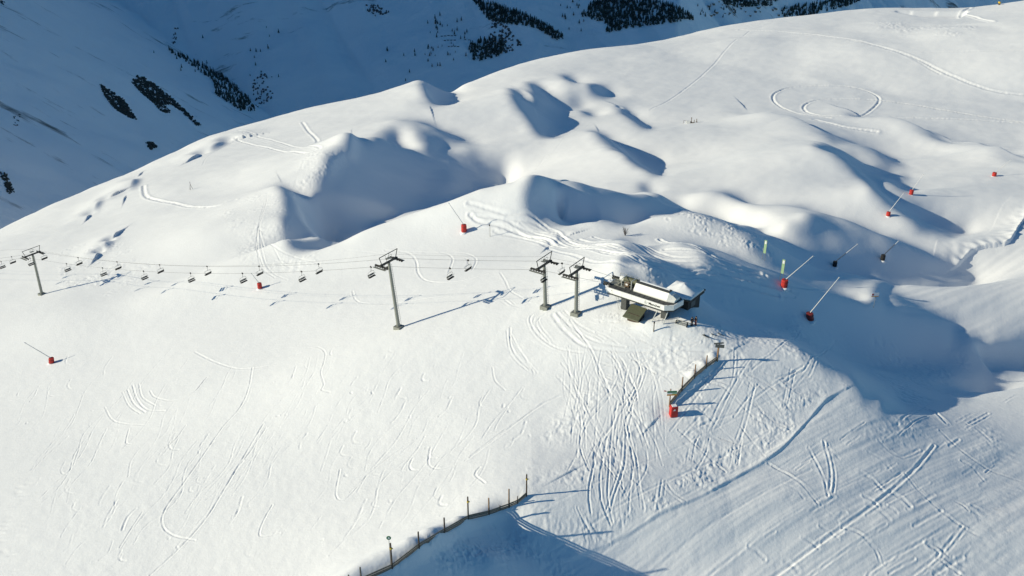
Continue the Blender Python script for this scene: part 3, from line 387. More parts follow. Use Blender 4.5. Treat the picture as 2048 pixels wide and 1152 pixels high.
0,0,1,0,0,0,0,0,0,0,0,0,0,-1,1,0,0,0,0,-1,0,1,-1,1,0,0,0,0,0,0,0,0,1,0,-1,0,1,0,-1,0,1,-1,1,-1,0,1,0,0,0,0,0,0,1,0,0,0,0,0,1,0,0,1,-1,1,0,0,1,0,0,0,0,1,-1,0,0,0,0,-1,0,0,0,0,0,0,
-1,0,-1,0,0,-1,0,0,0,-1,0,0,-1,1,0,-1,0,0,-1,0,0,-1,0,0,0,-1,0,0,0,-1,1,0,0,0,0,-1,1,0,0,0,0,0,0,0,1,0,-1,0,1,0,0,0,0,-1,0,0,0,-1,0,1,-7,1,0,0,0,0,0,0,0,0,0,1,0,-1,1,0,0,0,0,0,0,1,
-1,0,1,0,-1,1,0,0,0,0,1,-1,0,1,0,0,-1,1,0,0,1,-1,0,0,1,0,0,0,-1,1,0,0,0,0,0,1,0,0,0,0,0,0,1,0,0,0,0,0,0,0,1,0,0,0,0,0,1,0,-1,1,0,0,0,1,0,0,0,0,0,0,0,0,0,0,1,-1,0,0,0,0,0,0,0,0,-1,
1,0,-1,1,-1,1,0,0,0,0,1,0,0,0,-1,1,0,0,0,0,0,-1,1,-1,0,1,0,-1,1,0,0,0,1,0,0,0,1,0,1,-1,1,0,0,1,0,1,0,0,0,1,0,0,-1,0,0,0,0,0,0,0,0,-1,0,0,0,0,0,0,-1,0,0,0,-1,0,-1,0,0,0,-1,-1,0,0,
-3,-2,0,1,0,0,0,0,0,-1,0,0,0,0,0,-1,0,1,1,-1,0,0,0,1,1,0,0,-1,1,1,0,-1,0,0,0,0,0,0,0,0,0,0,-1,-7,0,1,-1,1,0,-1,1,0,0,0,0,0,0,0,0,1,-1,0,1,0,0,0,0,0,0,1,0,-1,1,0,0,0,1,-1,0,0,0,1,0,
0,0,0,0,0,0,0,0,0,0,1,0,0,0,0,0,0,0,0,1,0,0,0,0,0,1,0,0,0,0,1,0,0,0,0,1,-1,1,-1,1,0,0,0,1,0,0,0,0,0,1,-1,0,0,0,1,0,-1,0,0,0,1,0,-1,0,0,-1,1,0,0,0,0,0,0,0,0,1,0,-1,0,0,1,1,0,-1,0,0,
1,-1,1,-1,1,0,-1,0,1,0,-1,1,1,-1,1,0,1,0,0,0,1,0,0,1,0,0,0,1,1,0,0,0,0,0,0,0,0,0,-1,1,-1,0,0,0,-1,0,0,0,0,1,-1,0,-1,1,-1,1,0,-1,-1,-3,-2,0,-1,-1,-3,-2,-1,1,1,0,0,0,0,-1,1,0,0,0,1,
0,-1,1,1,0,0,1,0,-1,1,0,1,0,0,0,0,1,0,-1,1,0,0,0,-1,1,0,0,-7,1,-1,1,0,-1,1,0,-1,1,0,0,-1,1,0,0,0,1,0,-1,0,0,1,0,0,0,0,0,1,0,0,-1,0,0,1,0,0,0,0,0,0,0,0,1,0,0,1,0,0,0,0,0,0,0,0,0,1,
0,0,-1,1,0,0,0,1,-1,1,0,0,1,-1,1,0,0,1,-1,1,0,1,-1,1,0,0,0,0,0,0,0,1,-1,0,1,0,0,-1,0,1,0,0,0,-1,0,0,0,0,1,-1,0,0,1,-1,1,-1,1,0,-1,1,0,0,1,-1,0,0,1,0,0,0,1,-1,1,-1,0,1,0,0,0,1,0,-1,
1,0,1,-1,1,0,1,0,0,1,0,0,1,0,0,0,0,0,0,1,0,0,0,0,-1,1,-1,0,0,0,0,0,0,0,0,0,0,0,0,0,-1,1,0,-1,-1,-3,-4,-2,-2,0,-2,-2,-3,-1,-1,1,2,1,0,0,1,-1,1,0,0,1,0,1,0,0,1,0,0,0,1,0,1,0,0,0,1,0,
0,0,1,-1,1,0,0,0,0,0,0,-8,1,0,0,0,0,0,0,1,0,-1,0,1,0,0,0,-1,0,0,1,0,0,0,0,0,0,0,0,0,0,1,1,0,0,0,0,0,0,0,1,0,0,0,0,0,0,0,0,0,0,0,0,1,0,0,1,-1,0,1,0,-1,1,0,1,-1,1,-1,1,1,-1,1,0,0,1,
-1,1,0,0,0,1,0,-1,1,0,0,0,1,0,-1,1,0,-1,1,0,0,0,-1,0,0,1,0,0,0,-1,0,0,1,0,-1,0,1,-1,1,0,0,1,-1,1,0,0,0,0,1,0,0,0,0,0,1,0,0,1,-1,0,0,1,0,0,1,0,0,0,0,0,1,0,0,1,0,0,1,-1,0,0,0,1,0,0,
-1,0,1,0,-1,1,0,0,1,-1,0,0,0,1,0,0,0,0,1,-2,-1,0,-2,-1,-1,-4,-4,-2,-3,-1,-2,0,0,-2,-3,-1,-1,2,1,2,1,1,1,0,1,0,0,1,0,0,1,0,1,0,1,0,0,1,0,1,0,0,1,0,0,0,1,-1,1,-1,1,0,0,0,-7,-1,1,0,0,
0,0,0,0,0,0,0,0,0,0,0,1,0,0,0,0,0,0,0,0,0,0,0,0,1,-1,0,0,1,0,0,0,1,0,-1,1,0,0,1,0,0,-1,1,0,0,1,0,-1,1,0,0,0,1,-1,1,0,0,0,0,1,0,0,0,0,1,0,0,0,0,1,0,0,0,0,0,0,1,0,0,1,-1,0,0,1,-1,1,
0,-1,1,0,0,0,0,0,-1,0,0,0,1,0,0,0,0,0,0,0,0,0,0,0,0,1,-1,1,0,0,1,0,0,1,1,0,0,0,0,1,0,0,1,0,-1,1,0,0,0,0,0,1,0,0,0,1,-1,1,0,-1,1,0,0,0,-1,0,0,0,0,0,0,0,0,0,1,-1,1,0,1,0,0,1,0,-1,-1,
-3,-2,-2,-2,-2,-2,-3,-4,-1,-1,1,-3,-2,0,0,1,-2,-2,-1,-1,2,2,2,2,2,1,-1,1,0,1,0,0,1,0,0,1,0,1,1,0,0,0,2,0,0,0,1,0,0,0,0,1,0,0,0,1,-8,1,0,0,-1,1,0,0,0,0,0,0,0,0,0,0,0,0,0,0,0,0,0,0,
0,0,0,1,0,-1,1,0,0,0,0,1,0,0,0,1,-1,1,0,-1,1,0,1,-1,1,0,0,0,1,-1,1,0,0,0,1,-1,1,0,1,-1,0,0,1,0,0,0,1,0,0,0,0,1,0,0,0,1,0,0,0,0,0,1,-1,1,-1,1,-1,1,0,-1,1,0,0,0,0,0,0,0,0,0,0,0,0,0,
0,0,0,1,0,-1,1,0,0,1,0,-1,1,0,0,1,0,0,1,1,0,0,1,0,0,0,1,1,-1,1,0,1,0,0,1,0,0,0,-1,1,-1,0,1,-1,0,-1,-1,0,-1,0,0,0,-1,0,1,-1,0,0,1,-1,1,0,1,0,-1,-2,-3,-4,-4,-2,0,-2,-1,-2,-2,1,-1,1,
-2,-1,-1,0,0,0,0,-1,0,0,0,1,2,1,1,1,1,0,0,0,0,1,0,1,1,0,1,0,0,1,1,0,0,0,1,1,-1,1,0,1,0,0,0,0,1,-1,-7,0,0,-1,1,0,0,0,0,-1,1,0,0,0,0,0,0,0,0,0,0,0,0,0,0,0,0,0,0,0,0,0,1,-1,1,0,0,0,1,
-1,1,0,0,1,0,0,0,1,-1,1,0,0,0,1,0,-1,1,0,0,1,0,0,0,1,0,0,0,0,0,1,-1,1,0,0,1,-1,1,0,1,-1,0,0,1,0,0,0,0,0,1,-1,1,-1,1,0,-1,1,0,0,0,0,0,0,0,0,0,0,0,0,1,0,0,-1,0,1,0,0,0,0,0,1,1,0,0,1,
0,0,0,0,1,1,0,0,1,1,0,0,1,0,1,0,0,1,0,0,0,1,1,-1,0,0,0,-1,-1,-1,-2,-1,-1,-2,0,-1,0,-1,0,1,0,0,0,1,0,0,0,-3,-5,-3,-3,-4,-1,-1,-1,0,0,0,0,-1,1,0,0,0,-1,-1,0,0,1,0,0,0,1,0,0,1,1,0,1,
0,1,0,1,0,0,1,0,1,0,1,1,0,0,1,0,1,0,0,1,0,0,0,0,1,0,1,-1,1,-8,0,0,1,0,0,0,0,-1,1,0,0,0,0,0,0,0,0,0,0,-1,0,1,0,0,0,0,-1,0,1,-1,0,0,1,0,0,0,0,0,1,0,0,1,0,0,1,-1,0,1,0,0,1,0,0,0,1,0,
0,0,0,0,0,0,0,1,0,0,1,0,0,1,-1,1,0,0,1,-1,1,-1,1,0,1,-1,0,0,1,0,0,0,1,-1,1,-1,1,0,0,0,0,0,0,1,0,0,0,0,0,0,0,0,0,-1,1,0,0,0,1,0,0,0,1,-1,1,0,0,0,1,0,1,0,0,0,1,1,0,1,0,1,1,0,0,1,1,0,
0,1,0,0,2,1,1,-2,-1,-3,-3,-2,-3,-2,-2,-2,-1,-1,0,0,1,0,1,0,0,0,-2,-4,-5,-2,-3,-1,1,0,-1,0,1,1,0,-1,0,0,0,1,-1,-1,0,1,0,0,2,1,0,-1,0,0,-1,-1,1,0,1,0,1,1,1,1,-1,2,0,1,0,0,0,2,0,0,1,
0,0,0,1,0,1,0,0,0,0,1,-1,-7,0,0,0,0,0,-1,0,1,0,0,0,0,0,0,0,0,0,0,0,1,0,-1,0,0,0,0,0,0,-1,0,1,-1,0,0,0,1,0,0,1,0,0,0,0,0,0,1,0,1,0,0,0,0,0,0,1,0,0,0,0,1,0,0,1,-1,1,1,-1,1,0,-1,1,0,
1,0,0,0,0,1,0,0,0,0,1,0,-1,1,0,0,0,0,0,1,-1,1,-1,1,0,0,1,-1,0,0,0,0,1,0,0,0,0,1,0,0,0,0,-1,1,0,1,-1,1,-1,1,0,0,0,1,-1,1,0,0,1,0,0,1,1,0,1,0,1,1,-1,1,1,1,0,1,0,1,0,-1,-5,-3,-1,-3,
-2,-3,-2,-3,-2,-2,0,0,0,1,0,1,0,-1,-3,-3,-1,-1,0,0,0,0,1,0,0,-1,-1,0,1,0,1,-1,1,0,0,0,0,2,1,1,0,-1,0,-1,-1,0,-1,1,1,1,0,0,0,1,1,0,0,1,1,0,1,0,0,1,0,0,1,1,-1,1,0,0,0,1,0,0,0,-7,0,
-1,0,0,0,1,0,0,0,0,0,0,0,0,0,0,0,0,0,0,0,0,0,0,0,0,0,0,0,0,0,0,0,0,0,0,0,1,-1,0,1,0,0,0,1,0,0,0,0,0,1,0,0,1,-1,0,1,0,1,-1,1,0,0,1,-1,0,1,0,0,1,0,0,0,0,0,1,0,0,0,1,-1,1,-1,1,0,0,0,
0,0,1,0,0,0,0,1,-1,1,0,0,0,0,1,0,0,-1,1,0,0,0,0,0,1,0,0,0,0,0,0,0,0,1,0,-1,1,0,-1,1,-1,1,0,0,1,1,-1,1,1,-1,1,0,0,1,0,1,-1,1,0,1,0,-2,-5,-3,-2,-2,0,-1,0,-1,-1,-2,-2,-3,-1,-2,0,0,-1,
0,-1,-1,-1,0,0,0,0,1,0,1,-1,0,-1,0,0,0,1,0,1,1,1,0,1,1,1,1,-1,0,0,-1,-1,0,-1,1,1,1,-1,-1,0,1,0,1,0,1,0,0,1,0,0,2,0,0,0,0,0,1,0,0,1,1,0,0,1,-1,-8,0,1,0,0,0,0,0,0,0,0,0,0,0,0,1,0,0,
0,0,0,0,0,0,0,0,0,0,0,0,0,0,0,0,-1,0,1,0,-1,1,0,-1,1,0,1,-1,1,0,-1,1,0,0,0,1,-1,1,0,0,1,-1,1,0,1,-1,0,1,0,0,1,0,0,0,0,1,0,0,0,0,1,0,-1,1,0,1,-1,1,0,0,1,0,0,0,0,0,0,0,1,-1,1,0,0,1,
-1,1,0,0,0,0,0,1,0,0,0,0,0,1,-1,1,-1,1,0,-1,0,1,-1,0,0,0,0,0,0,0,0,0,1,-1,0,0,1,0,0,0,-1,0,1,0,1,0,-1,-5,-5,-2,-1,-1,0,-1,1,0,1,1,-1,-1,-3,-2,-3,-3,-1,-1,0,1,0,0,1,0,0,0,1,-1,0,-1,
0,-1,0,1,1,1,1,1,1,1,1,3,0,0,0,-2,0,-2,0,0,-1,0,2,0,0,-1,0,0,0,1,0,1,0,1,0,1,0,0,0,0,2,0,0,0,1,0,0,0,0,1,0,-1,-8,1,0,0,0,0,0,0,0,0,0,0,1,0,0,-1,0,0,0,1,0,0,0,0,0,0,1,0,0,0,0,0,0,0,
0,0,-1,0,1,-1,0,1,-1,1,-1,1,-1,1,0,0,1,-1,1,-1,1,0,0,0,0,1,0,-1,0,1,1,0,0,0,-1,1,0,1,0,-1,1,0,1,0,-1,0,2,0,-1,0,1,0,0,1,-1,0,1,0,0,1,0,0,0,1,0,-1,1,0,1,-1,1,0,0,0,1,-1,1,0,0,0,1,
-1,1,0,0,0,-1,1,0,-1,1,-1,0,0,0,0,0,0,0,-1,-1,1,-1,0,-1,-1,0,0,0,0,-1,0,0,1,-3,-4,-1,-1,-1,-1,-2,0,-2,2,1,1,2,1,-1,-2,-2,-3,-3,-2,0,-1,0,1,-1,0,1,0,0,1,0,-1,-1,0,0,1,0,1,1,1,2,2,2,
0,1,-1,-1,0,-1,-1,0,-2,0,0,-1,2,0,0,-1,0,1,0,1,0,1,0,1,0,1,-1,1,1,-1,1,1,0,0,0,1,0,1,0,0,-1,-8,0,0,0,0,0,0,1,0,0,0,0,0,0,0,0,1,0,0,-1,1,0,0,0,1,0,-1,1,0,1,0,-1,1,-1,1,0,0,0,-1,0,1,
-1,0,0,0,0,0,0,0,0,0,0,0,1,-1,0,1,0,0,0,0,1,0,0,-1,0,1,0,1,-1,1,-1,1,0,0,0,0,0,1,0,-1,1,1,0,0,0,1,-1,1,1,-1,0,1,0,0,1,0,0,0,1,0,0,-1,1,0,1,0,0,0,1,-1,1,0,0,0,1,0,-1,1,0,1,-1,0,0,0,
0,1,-1,0,0,0,0,-1,0,-1,-1,-1,-1,-1,0,-1,-1,0,-1,0,-1,0,-1,-1,-1,-1,1,0,-2,-1,-1,-1,-2,-1,1,1,1,2,1,-1,-1,-2,-2,-4,-1,0,-1,0,1,-1,1,0,0,0,-1,1,-1,1,-1,1,1,1,1,1,1,1,0,1,0,0,-1,-1,0,
-2,-1,0,-1,0,1,0,-1,1,1,0,1,0,1,0,1,0,0,1,1,0,0,1,0,0,1,0,1,0,0,0,0,0,-1,-8,-1,1,0,0,0,1,-1,0,1,0,0,-1,1,0,0,0,0,1,0,-1,1,0,1,-1,1,0,0,0,0,0,1,-1,1,0,0,-1,0,1,0,-1,0,0,0,0,0,0,0,0,
0,0,0,0,0,1,0,0,-1,0,0,0,1,0,0,0,1,-1,1,-1,1,-1,1,0,0,0,1,-1,1,0,0,0,0,0,0,1,0,0,1,0,0,1,0,0,1,0,0,0,0,0,0,0,0,2,0,0,0,-1,1,0,0,1,0,0,1,0,0,0,1,0,0,0,0,0,1,0,0,0,1,0,0,0,-1,0,0,0,
-2,0,-1,-1,-2,-1,-2,-2,-1,-1,-1,-1,0,-1,-1,1,0,0,0,0,-1,-1,-1,-1,-2,0,0,0,1,0,1,-1,-2,-1,-2,-1,0,0,-1,1,0,1,-1,0,0,-1,1,0,0,0,0,1,1,0,1,0,1,0,1,0,0,-1,-1,0,-1,-1,0,0,-2,-1,2,0,1,1,
0,1,0,1,0,1,1,-1,1,0,1,0,1,0,0,1,0,0,1,0,1,-1,-1,-9,1,-1,0,1,0,0,0,0,0,0,0,1,-1,1,0,0,0,0,0,1,-1,1,-1,1,-1,1,0,0,0,1,0,0,0,0,0,1,0,-1,0,0,0,1,-1,0,0,0,0,0,0,0,1,-1,0,0,0,0,1,0,0,0,
-1,0,0,1,-1,1,-1,1,-1,1,0,0,0,0,0,1,-1,0,1,0,0,1,0,-1,1,0,1,0,0,0,1,0,0,1,-1,1,0,1,0,0,0,0,0,0,0,1,0,0,1,0,0,0,0,0,0,0,1,0,0,1,1,0,0,1,1,0,1,1,0,1,0,0,0,0,2,-1,-2,-3,-3,-4,-1,-1,
-2,-3,-2,-1,-2,-1,0,0,1,0,1,-1,0,1,-1,-1,-1,-2,-1,-1,-1,1,-1,1,0,-1,0,0,0,0,1,0,-1,0,0,0,0,0,-1,0,1,0,0,0,0,0,0,1,1,-1,0,0,0,0,0,-1,0,-1,0,-2,-1,1,1,1,1,0,1,0,1,0,1,0,0,1,0,1,0,1,
-1,1,1,-1,1,1,-1,1,0,0,0,-9,0,0,1,-1,0,0,0,1,-1,1,0,0,0,0,0,0,1,-1,1,-1,1,0,0,0,1,0,-1,1,0,0,0,1,-1,0,0,0,0,1,0,0,0,-1,1,0,0,0,0,0,0,0,-1,1,0,0,-1,0,0,0,0,0,1,0,0,-1,1,-1,1,0,0,0,
0,0,0,0,0,0,1,-1,0,1,0,0,0,1,0,0,0,0,1,0,1,0,0,0,1,0,0,0,0,1,0,-1,1,0,0,1,0,0,-1,1,0,0,0,1,0,1,-1,1,0,0,1,1,1,0,1,1,1,1,1,1,2,1,1,3,1,-1,-3,-6,-6,-3,-3,-2,-3,-3,-3,-3,-2,-1,0,1,0,
1,0,2,1,0,0,0,-1,-1,-2,-2,-1,-1,1,0,0,1,1,1,0,1,-1,0,0,-1,1,-1,0,-1,1,0,0,1,0,0,-1,1,0,0,-1,1,0,0,0,0,-1,0,0,0,-2,-1,-1,1,1,1,0,1,0,1,0,1,-1,1,1,0,0,1,0,0,1,0,0,1,0,0,1,1,0,-1,-1,
-9,-1,1,-1,1,0,0,0,0,0,0,1,-1,1,0,0,0,0,0,0,1,-1,0,1,0,0,-1,1,0,0,0,0,0,1,0,0,0,0,-1,1,0,0,1,-1,0,0,0,0,1,-1,0,1,-1,0,0,1,0,0,0,0,0,-1,0,0,0,0,0,0,-1,1,0,-1,0,1,0,0,0,0,1,-1,0,0,0,
1,0,0,0,0,1,0,0,0,1,0,0,1,0,0,0,1,0,0,1,-1,1,0,-1,1,0,0,0,0,1,0,-1,1,-1,1,-1,1,0,0,1,1,1,1,2,1,1,2,1,1,2,3,1,1,-4,-4,-4,-2,-3,-4,-4,-3,-3,-4,-3,-3,0,2,1,0,-1,1,1,0,0,1,0,0,-1,-1,0,
-1,-1,-1,1,1,1,0,1,0,0,1,0,0,0,-1,0,-1,1,0,0,1,-1,1,0,0,0,0,-1,1,-1,0,-1,0,0,0,0,0,-1,1,0,-1,0,0,1,0,0,0,0,0,0,1,0,0,1,0,0,1,0,1,0,0,1,0,1,0,0,0,0,-1,-11,1,0,0,0,1,-1,1,0,0,0,0,0,
0,0,1,-1,0,1,0,-1,1,0,0,0,0,1,0,0,0,0,0,0,0,0,0,0,0,1,-1,0,1,-1,1,0,0,0,0,0,0,0,0,0,0,0,0,0,0,-1,0,0,1,0,0,0,-1,1,-1,1,-1,0,1,-1,0,0,0,0,0,0,1,0,0,0,0,-1,0,1,0,0,0,1,0,-1,1,1,-1,1,
1,0,0,0,0,0,1,0,0,1,-1,1,0,0,0,-1,1,0,0,0,0,1,-1,1,0,0,1,0,2,0,1,2,1,2,1,2,1,1,-2,-4,-3,0,0,-2,-2,-4,-3,-2,-2,-3,-2,-1,-1,0,0,0,0,0,0,1,-1,0,0,0,0,-1,0,0,0,-1,0,0,1,0,1,0,0,0,0,0,
0,-1,1,0,0,1,-1,2,-1,1,0,0,-1,0,0,0,-1,0,0,-1,0,0,-1,1,1,1,1,-1,0,-1,-1,-1,-1,0,1,0,1,0,0,0,1,0,0,1,0,1,1,-1,1,0,1,0,0,0,0,-10,0,-1,1,0,0,0,0,0,1,-1,0,1,0,0,-1,1,0,0,0,1,0,-1,0,0,
0,0,0,0,1,0,0,0,0,0,1,0,0,0,0,0,0,0,0,0,0,1,-1,0,1,0,-1,1,0,0,0,-1,0,1,0,0,-1,0,0,0,1,-1,0,-1,1,-1,0,1,-1,0,0,0,0,0,0,0,0,0,0,1,0,0,0,0,0,0,0,1,0,-1,1,0,0,1,0,0,1,0,0,0,1,0,0,0,0,
0,1,0,0,0,0,0,0,-1,1,0,0,0,0,1,0,1,1,0,1,1,2,0,1,2,-1,-3,-2,1,0,0,-1,-1,-1,0,-1,-2,-2,-2,-2,-2,-1,0,-1,-1,0,-1,0,-1,-1,0,0,0,0,0,0,0,0,-1,1,0,0,1,0,0,-1,0,-1,1,-1,0,1,-1,2,-1,1,-1,
1,0,1,-1,0,0,0,0,-1,0,0,-1,0,0,1,3,1,-2,-2,-1,-3,-2,-1,0,0,1,1,1,1,1,1,0,0,1,0,0,1,1,0,0,1,1,0,-1,0,-11,0,1,0,0,-1,1,0,0,0,1,-1,0,0,0,1,0,0,0,0,0,0,1,0,0,0,0,0,0,-1,0,1,0,0,0,0,0,
0,0,0,1,-1,1,0,0,0,0,1,-1,0,0,1,0,-1,0,0,1,0,0,0,0,-1,0,0,0,0,0,0,0,-1,1,-1,0,0,0,0,0,0,0,0,0,0,0,0,0,0,0,0,0,0,0,0,0,0,1,0,0,0,0,1,0,1,0,0,0,0,0,1,0,1,-1,0,1,-1,1,0,0,0,0,0,0,0,0,
0,0,-1,1,-1,1,0,0,0,1,1,1,2,2,1,-1,0,0,0,-1,0,0,0,-1,-1,-1,-1,-3,-1,-2,0,-2,-1,-1,-2,-1,0,-1,0,1,-1,0,-1,0,0,1,-1,1,1,-1,-1,-1,0,-2,0,-1,1,0,-1,1,-1,1,0,1,0,0,0,1,0,0,0,1,0,-1,0,
-1,-1,0,0,0,1,0,-2,-3,-2,-2,-1,0,0,1,1,1,2,1,0,2,0,0,1,1,0,0,1,1,0,0,1,0,0,-11,0,0,0,0,1,0,0,0,-1,0,1,0,0,0,0,0,0,0,0,0,0,0,0,1,0,0,0,0,1,0,-1,0,1,0,0,0,0,0,1,-1,1,0,-1,1,0,0,0,0,
0,0,0,0,1,0,0,-1,0,0,0,0,1,0,0,0,-1,0,0,0,0,-1,1,-1,1,-1,0,0,-1,0,0,1,0,0,0,0,0,0,0,-1,0,0,0,0,0,0,0,0,1,0,0,1,0,0,1,0,0,0,0,0,0,1,0,0,1,0,0,1,-1,1,0,-1,1,-1,0,-1,0,-1,0,-1,-1,-1,
-1,0,-2,-1,3,7,7,4,2,0,-2,2,-1,-2,-1,-2,-2,0,1,0,-2,0,-2,0,-1,-2,-1,-1,-1,-1,0,-2,0,-1,0,0,0,1,1,-1,-1,-2,-1,-2,-2,-1,-1,-1,-1,0,0,-1,1,-1,1,0,1,0,1,1,0,1,1,0,1,2,-1,-1,-1,-2,-2,
-2,-2,0,-2,-2,-2,0,0,-1,1,1,0,2,1,1,1,0,2,1,0,1,0,2,0,1,0,1,0,0,1,-10,0,0,-1,0,0,0,0,0,1,0,0,0,0,0,0,0,0,0,0,1,0,0,0,-1,1,0,0,0,0,0,0,1,-1,1,-1,1,0,0,0,0,0,0,1,0,-1,0,0,1,0,0,0,0,
0,0,0,1,0,0,-1,0,0,0,0,0,0,0,0,0,0,0,0,0,-1,1,-1,0,1,0,0,-1,0,0,0,-1,0,0,0,1,0,0,0,0,0,0,0,0,0,0,0,0,0,1,-1,1,0,1,0,0,0,0,1,0,0,0,0,0,1,0,0,0,0,0,-1,0,0,-2,0,-1,-1,-1,0,-3,0,-2,0,
7,4,3,2,2,3,2,1,-1,-2,-1,-3,-1,2,3,0,0,0,-1,-1,0,-1,-1,-1,0,-2,-1,-1,-2,0,-1,1,0,0,-1,-3,-1,-2,-2,-2,-1,-2,-1,-1,-1,-1,0,-1,0,-1,1,0,2,1,1,1,1,1,0,1,1,1,0,-2,-2,-3,-3,-2,-2,-1,-2,
0,-2,0,0,1,1,1,1,0,1,1,1,0,0,2,0,1,1,1,0,1,1,0,1,1,-11,0,0,1,0,0,0,0,0,0,0,0,0,0,0,0,0,0,0,1,-1,0,0,1,0,-1,1,0,0,0,0,1,-1,1,-1,1,-1,1,0,-1,1,0,0,0,0,1,0,0,0,0,0,0,0,0,0,0,0,0,0,1,
0,0,0,-1,0,0,0,0,0,0,1,-1,0,0,0,0,0,0,-1,0,0,0,0,0,1,-1,0,0,0,-1,0,0,0,0,0,0,0,1,0,0,0,0,0,0,0,0,0,0,1,0,0,0,0,0,1,0,0,0,1,0,0,-1,1,0,-1,0,0,-2,0,0,-1,-1,0,-2,-1,1,-1,0,0,1,3,3,1,
2,1,2,0,1,1,2,4,4,1,0,0,0,-1,0,0,0,-2,-1,-2,-2,-1,-2,-1,-2,-1,0,-2,-1,-2,-2,0,-1,-3,-2,-3,-2,-1,0,-1,-1,-1,0,0,1,0,1,1,0,1,1,1,1,1,1,0,0,0,-3,-4,-4,-1,-1,-2,-3,0,-1,1,0,1,2,0,1,0,
1,0,1,1,0,0,1,0,1,1,1,0,1,1,1,-10,0,0,0,0,0,-1,0,0,0,0,0,0,0,1,0,0,0,1,-1,0,1,0,-1,1,0,-1,1,0,0,0,0,0,0,1,-1,1,0,-1,1,0,0,0,0,0,0,0,1,0,0,0,0,1,0,0,0,0,0,0,-1,0,0,0,1,0,0,0,0,0,0,
-1,0,1,0,-1,1,-1,0,1,-1,0,0,0,-1,0,1,-1,0,0,0,0,0,0,0,0,0,0,-1,0,0,0,0,0,1,-1,1,0,0,0,0,1,-1,0,1,-1,1,0,0,0,0,1,0,0,-1,1,-1,0,0,0,-1,0,-1,0,0,0,-2,-3,-4,-1,0,-1,0,0,-1,3,4,7,6,4,5,
5,4,0,0,0,0,1,1,0,-1,0,-2,-1,-2,-1,-3,-2,-2,-2,-3,-1,0,-1,1,-1,-1,0,-2,-2,-2,-2,-2,-1,-2,-1,-2,-2,0,0,0,0,1,0,0,1,1,0,1,2,3,-1,-1,-4,-4,-2,-2,-1,-3,-3,-2,1,2,1,0,1,1,1,0,0,0,0,1,1,
0,0,1,0,1,0,1,1,1,-10,0,0,0,0,0,1,0,-1,0,0,0,0,0,0,0,0,0,0,0,1,-1,0,1,-1,1,0,0,0,0,0,0,1,-1,0,0,0,0,1,0,0,0,0,0,0,0,1,-1,0,1,0,0,0,0,0,0,0,0,0,1,0,0,-1,0,0,0,0,0,0,0,1,0,-1,1,0,0,
0,0,-1,1,0,-1,0,1,-1,0,0,0,-1,1,-1,0,0,0,0,0,0,0,0,0,0,-1,0,0,1,-1,0,0,0,0,0,0,1,-1,1,-1,1,0,0,1,-1,1,-1,1,0,0,0,0,-1,0,0,0,0,0,0,-2,-5,-3,-2,-1,-1,-2,-1,1,4,6,7,7,5,5,3,1,2,0,1,1,
0,0,1,0,0,-1,0,0,-1,0,-2,-2,-3,-1,-1,0,1,-1,0,0,-1,1,0,-1,-1,-2,-2,-2,-3,-4,-2,-4,-1,-2,-1,-1,0,0,1,-1,1,1,2,2,2,1,-2,-2,-3,-1,-3,-3,-6,-3,0,2,1,1,0,0,0,0,1,0,0,0,0,0,1,0,0,0,1,0,
2,1,-8,-1,0,0,0,0,-1,0,1,0,0,0,0,0,-1,0,1,0,-1,1,-1,1,0,0,0,0,0,0,0,0,1,-1,0,0,0,1,-1,0,0,0,0,0,0,1,0,0,0,0,1,-1,1,0,-1,1,0,0,0,0,0,0,0,0,1,0,0,0,0,0,0,0,-1,1,0,-1,1,-1,1,0,0,0,-1,
1,0,-1,0,0,0,0,0,0,0,0,-1,0,0,0,-1,0,0,0,0,1,-1,0,-1,1,-1,1,-1,1,0,0,0,0,0,0,0,1,-1,0,1,-1,1,0,0,0,0,0,1,0,-1,0,-1,0,-1,-2,-2,-2,-1,-1,0,1,1,4,4,4,3,3,4,0,0,-1,-1,2,2,1,1,2,1,1,1,
2,1,0,0,0,0,-1,0,-1,-1,0,-1,0,0,0,1,0,1,0,-1,-1,-2,-2,-2,-2,-4,-4,-5,-3,-2,-1,-1,-1,-1,1,-1,1,1,2,2,1,3,0,-2,-2,0,-2,-5,-5,-2,-1,0,-1,0,0,-1,0,0,0,1,-1,1,0,0,0,0,0,0,1,0,1,-9,1,0,
0,-1,0,1,0,0,-1,0,0,0,0,0,1,-1,0,0,0,0,0,0,0,0,0,0,0,1,-1,0,0,0,1,-1,0,1,0,0,0,0,0,0,-1,1,0,0,0,0,0,0,0,1,-1,1,0,0,0,0,0,0,0,0,0,0,0,0,0,0,1,0,-1,1,0,0,0,0,-1,1,0,0,0,-1,1,0,-1,1,
-1,0,0,0,0,0,0,-1,0,1,-1,0,0,0,-1,1,-1,0,0,0,0,0,-1,0,1,-1,1,-1,1,-1,0,1,-1,0,1,0,0,0,0,1,0,-1,0,1,-1,0,-1,0,0,0,2,1,-1,-2,1,4,5,3,0,0,0,-1,-1,-4,-2,1,1,1,1,2,1,1,2,3,3,3,2,2,0,1,
0,0,-1,1,-1,0,0,1,0,0,0,0,1,-1,-1,-1,-1,-1,-2,-3,-3,-4,-4,-5,-2,-2,-1,-1,-1,0,0,0,1,1,3,1,3,1,0,-1,1,1,-1,-5,-5,-5,-3,-1,-2,0,0,-1,1,-1,0,-1,1,-1,0,1,-1,0,0,0,2,-8,0,0,0,0,0,0,0,0,
1,-1,0,0,0,0,-1,1,0,0,-1,1,-1,1,-1,1,0,0,0,-1,1,-1,1,0,-1,1,0,-1,0,0,0,0,1,0,0,0,0,0,0,0,1,-1,1,-1,1,-1,0,1,0,0,0,0,0,0,0,0,0,0,0,1,-1,0,1,-1,1,-1,1,0,0,0,0,0,0,0,0,0,0,-1,1,0,-1,
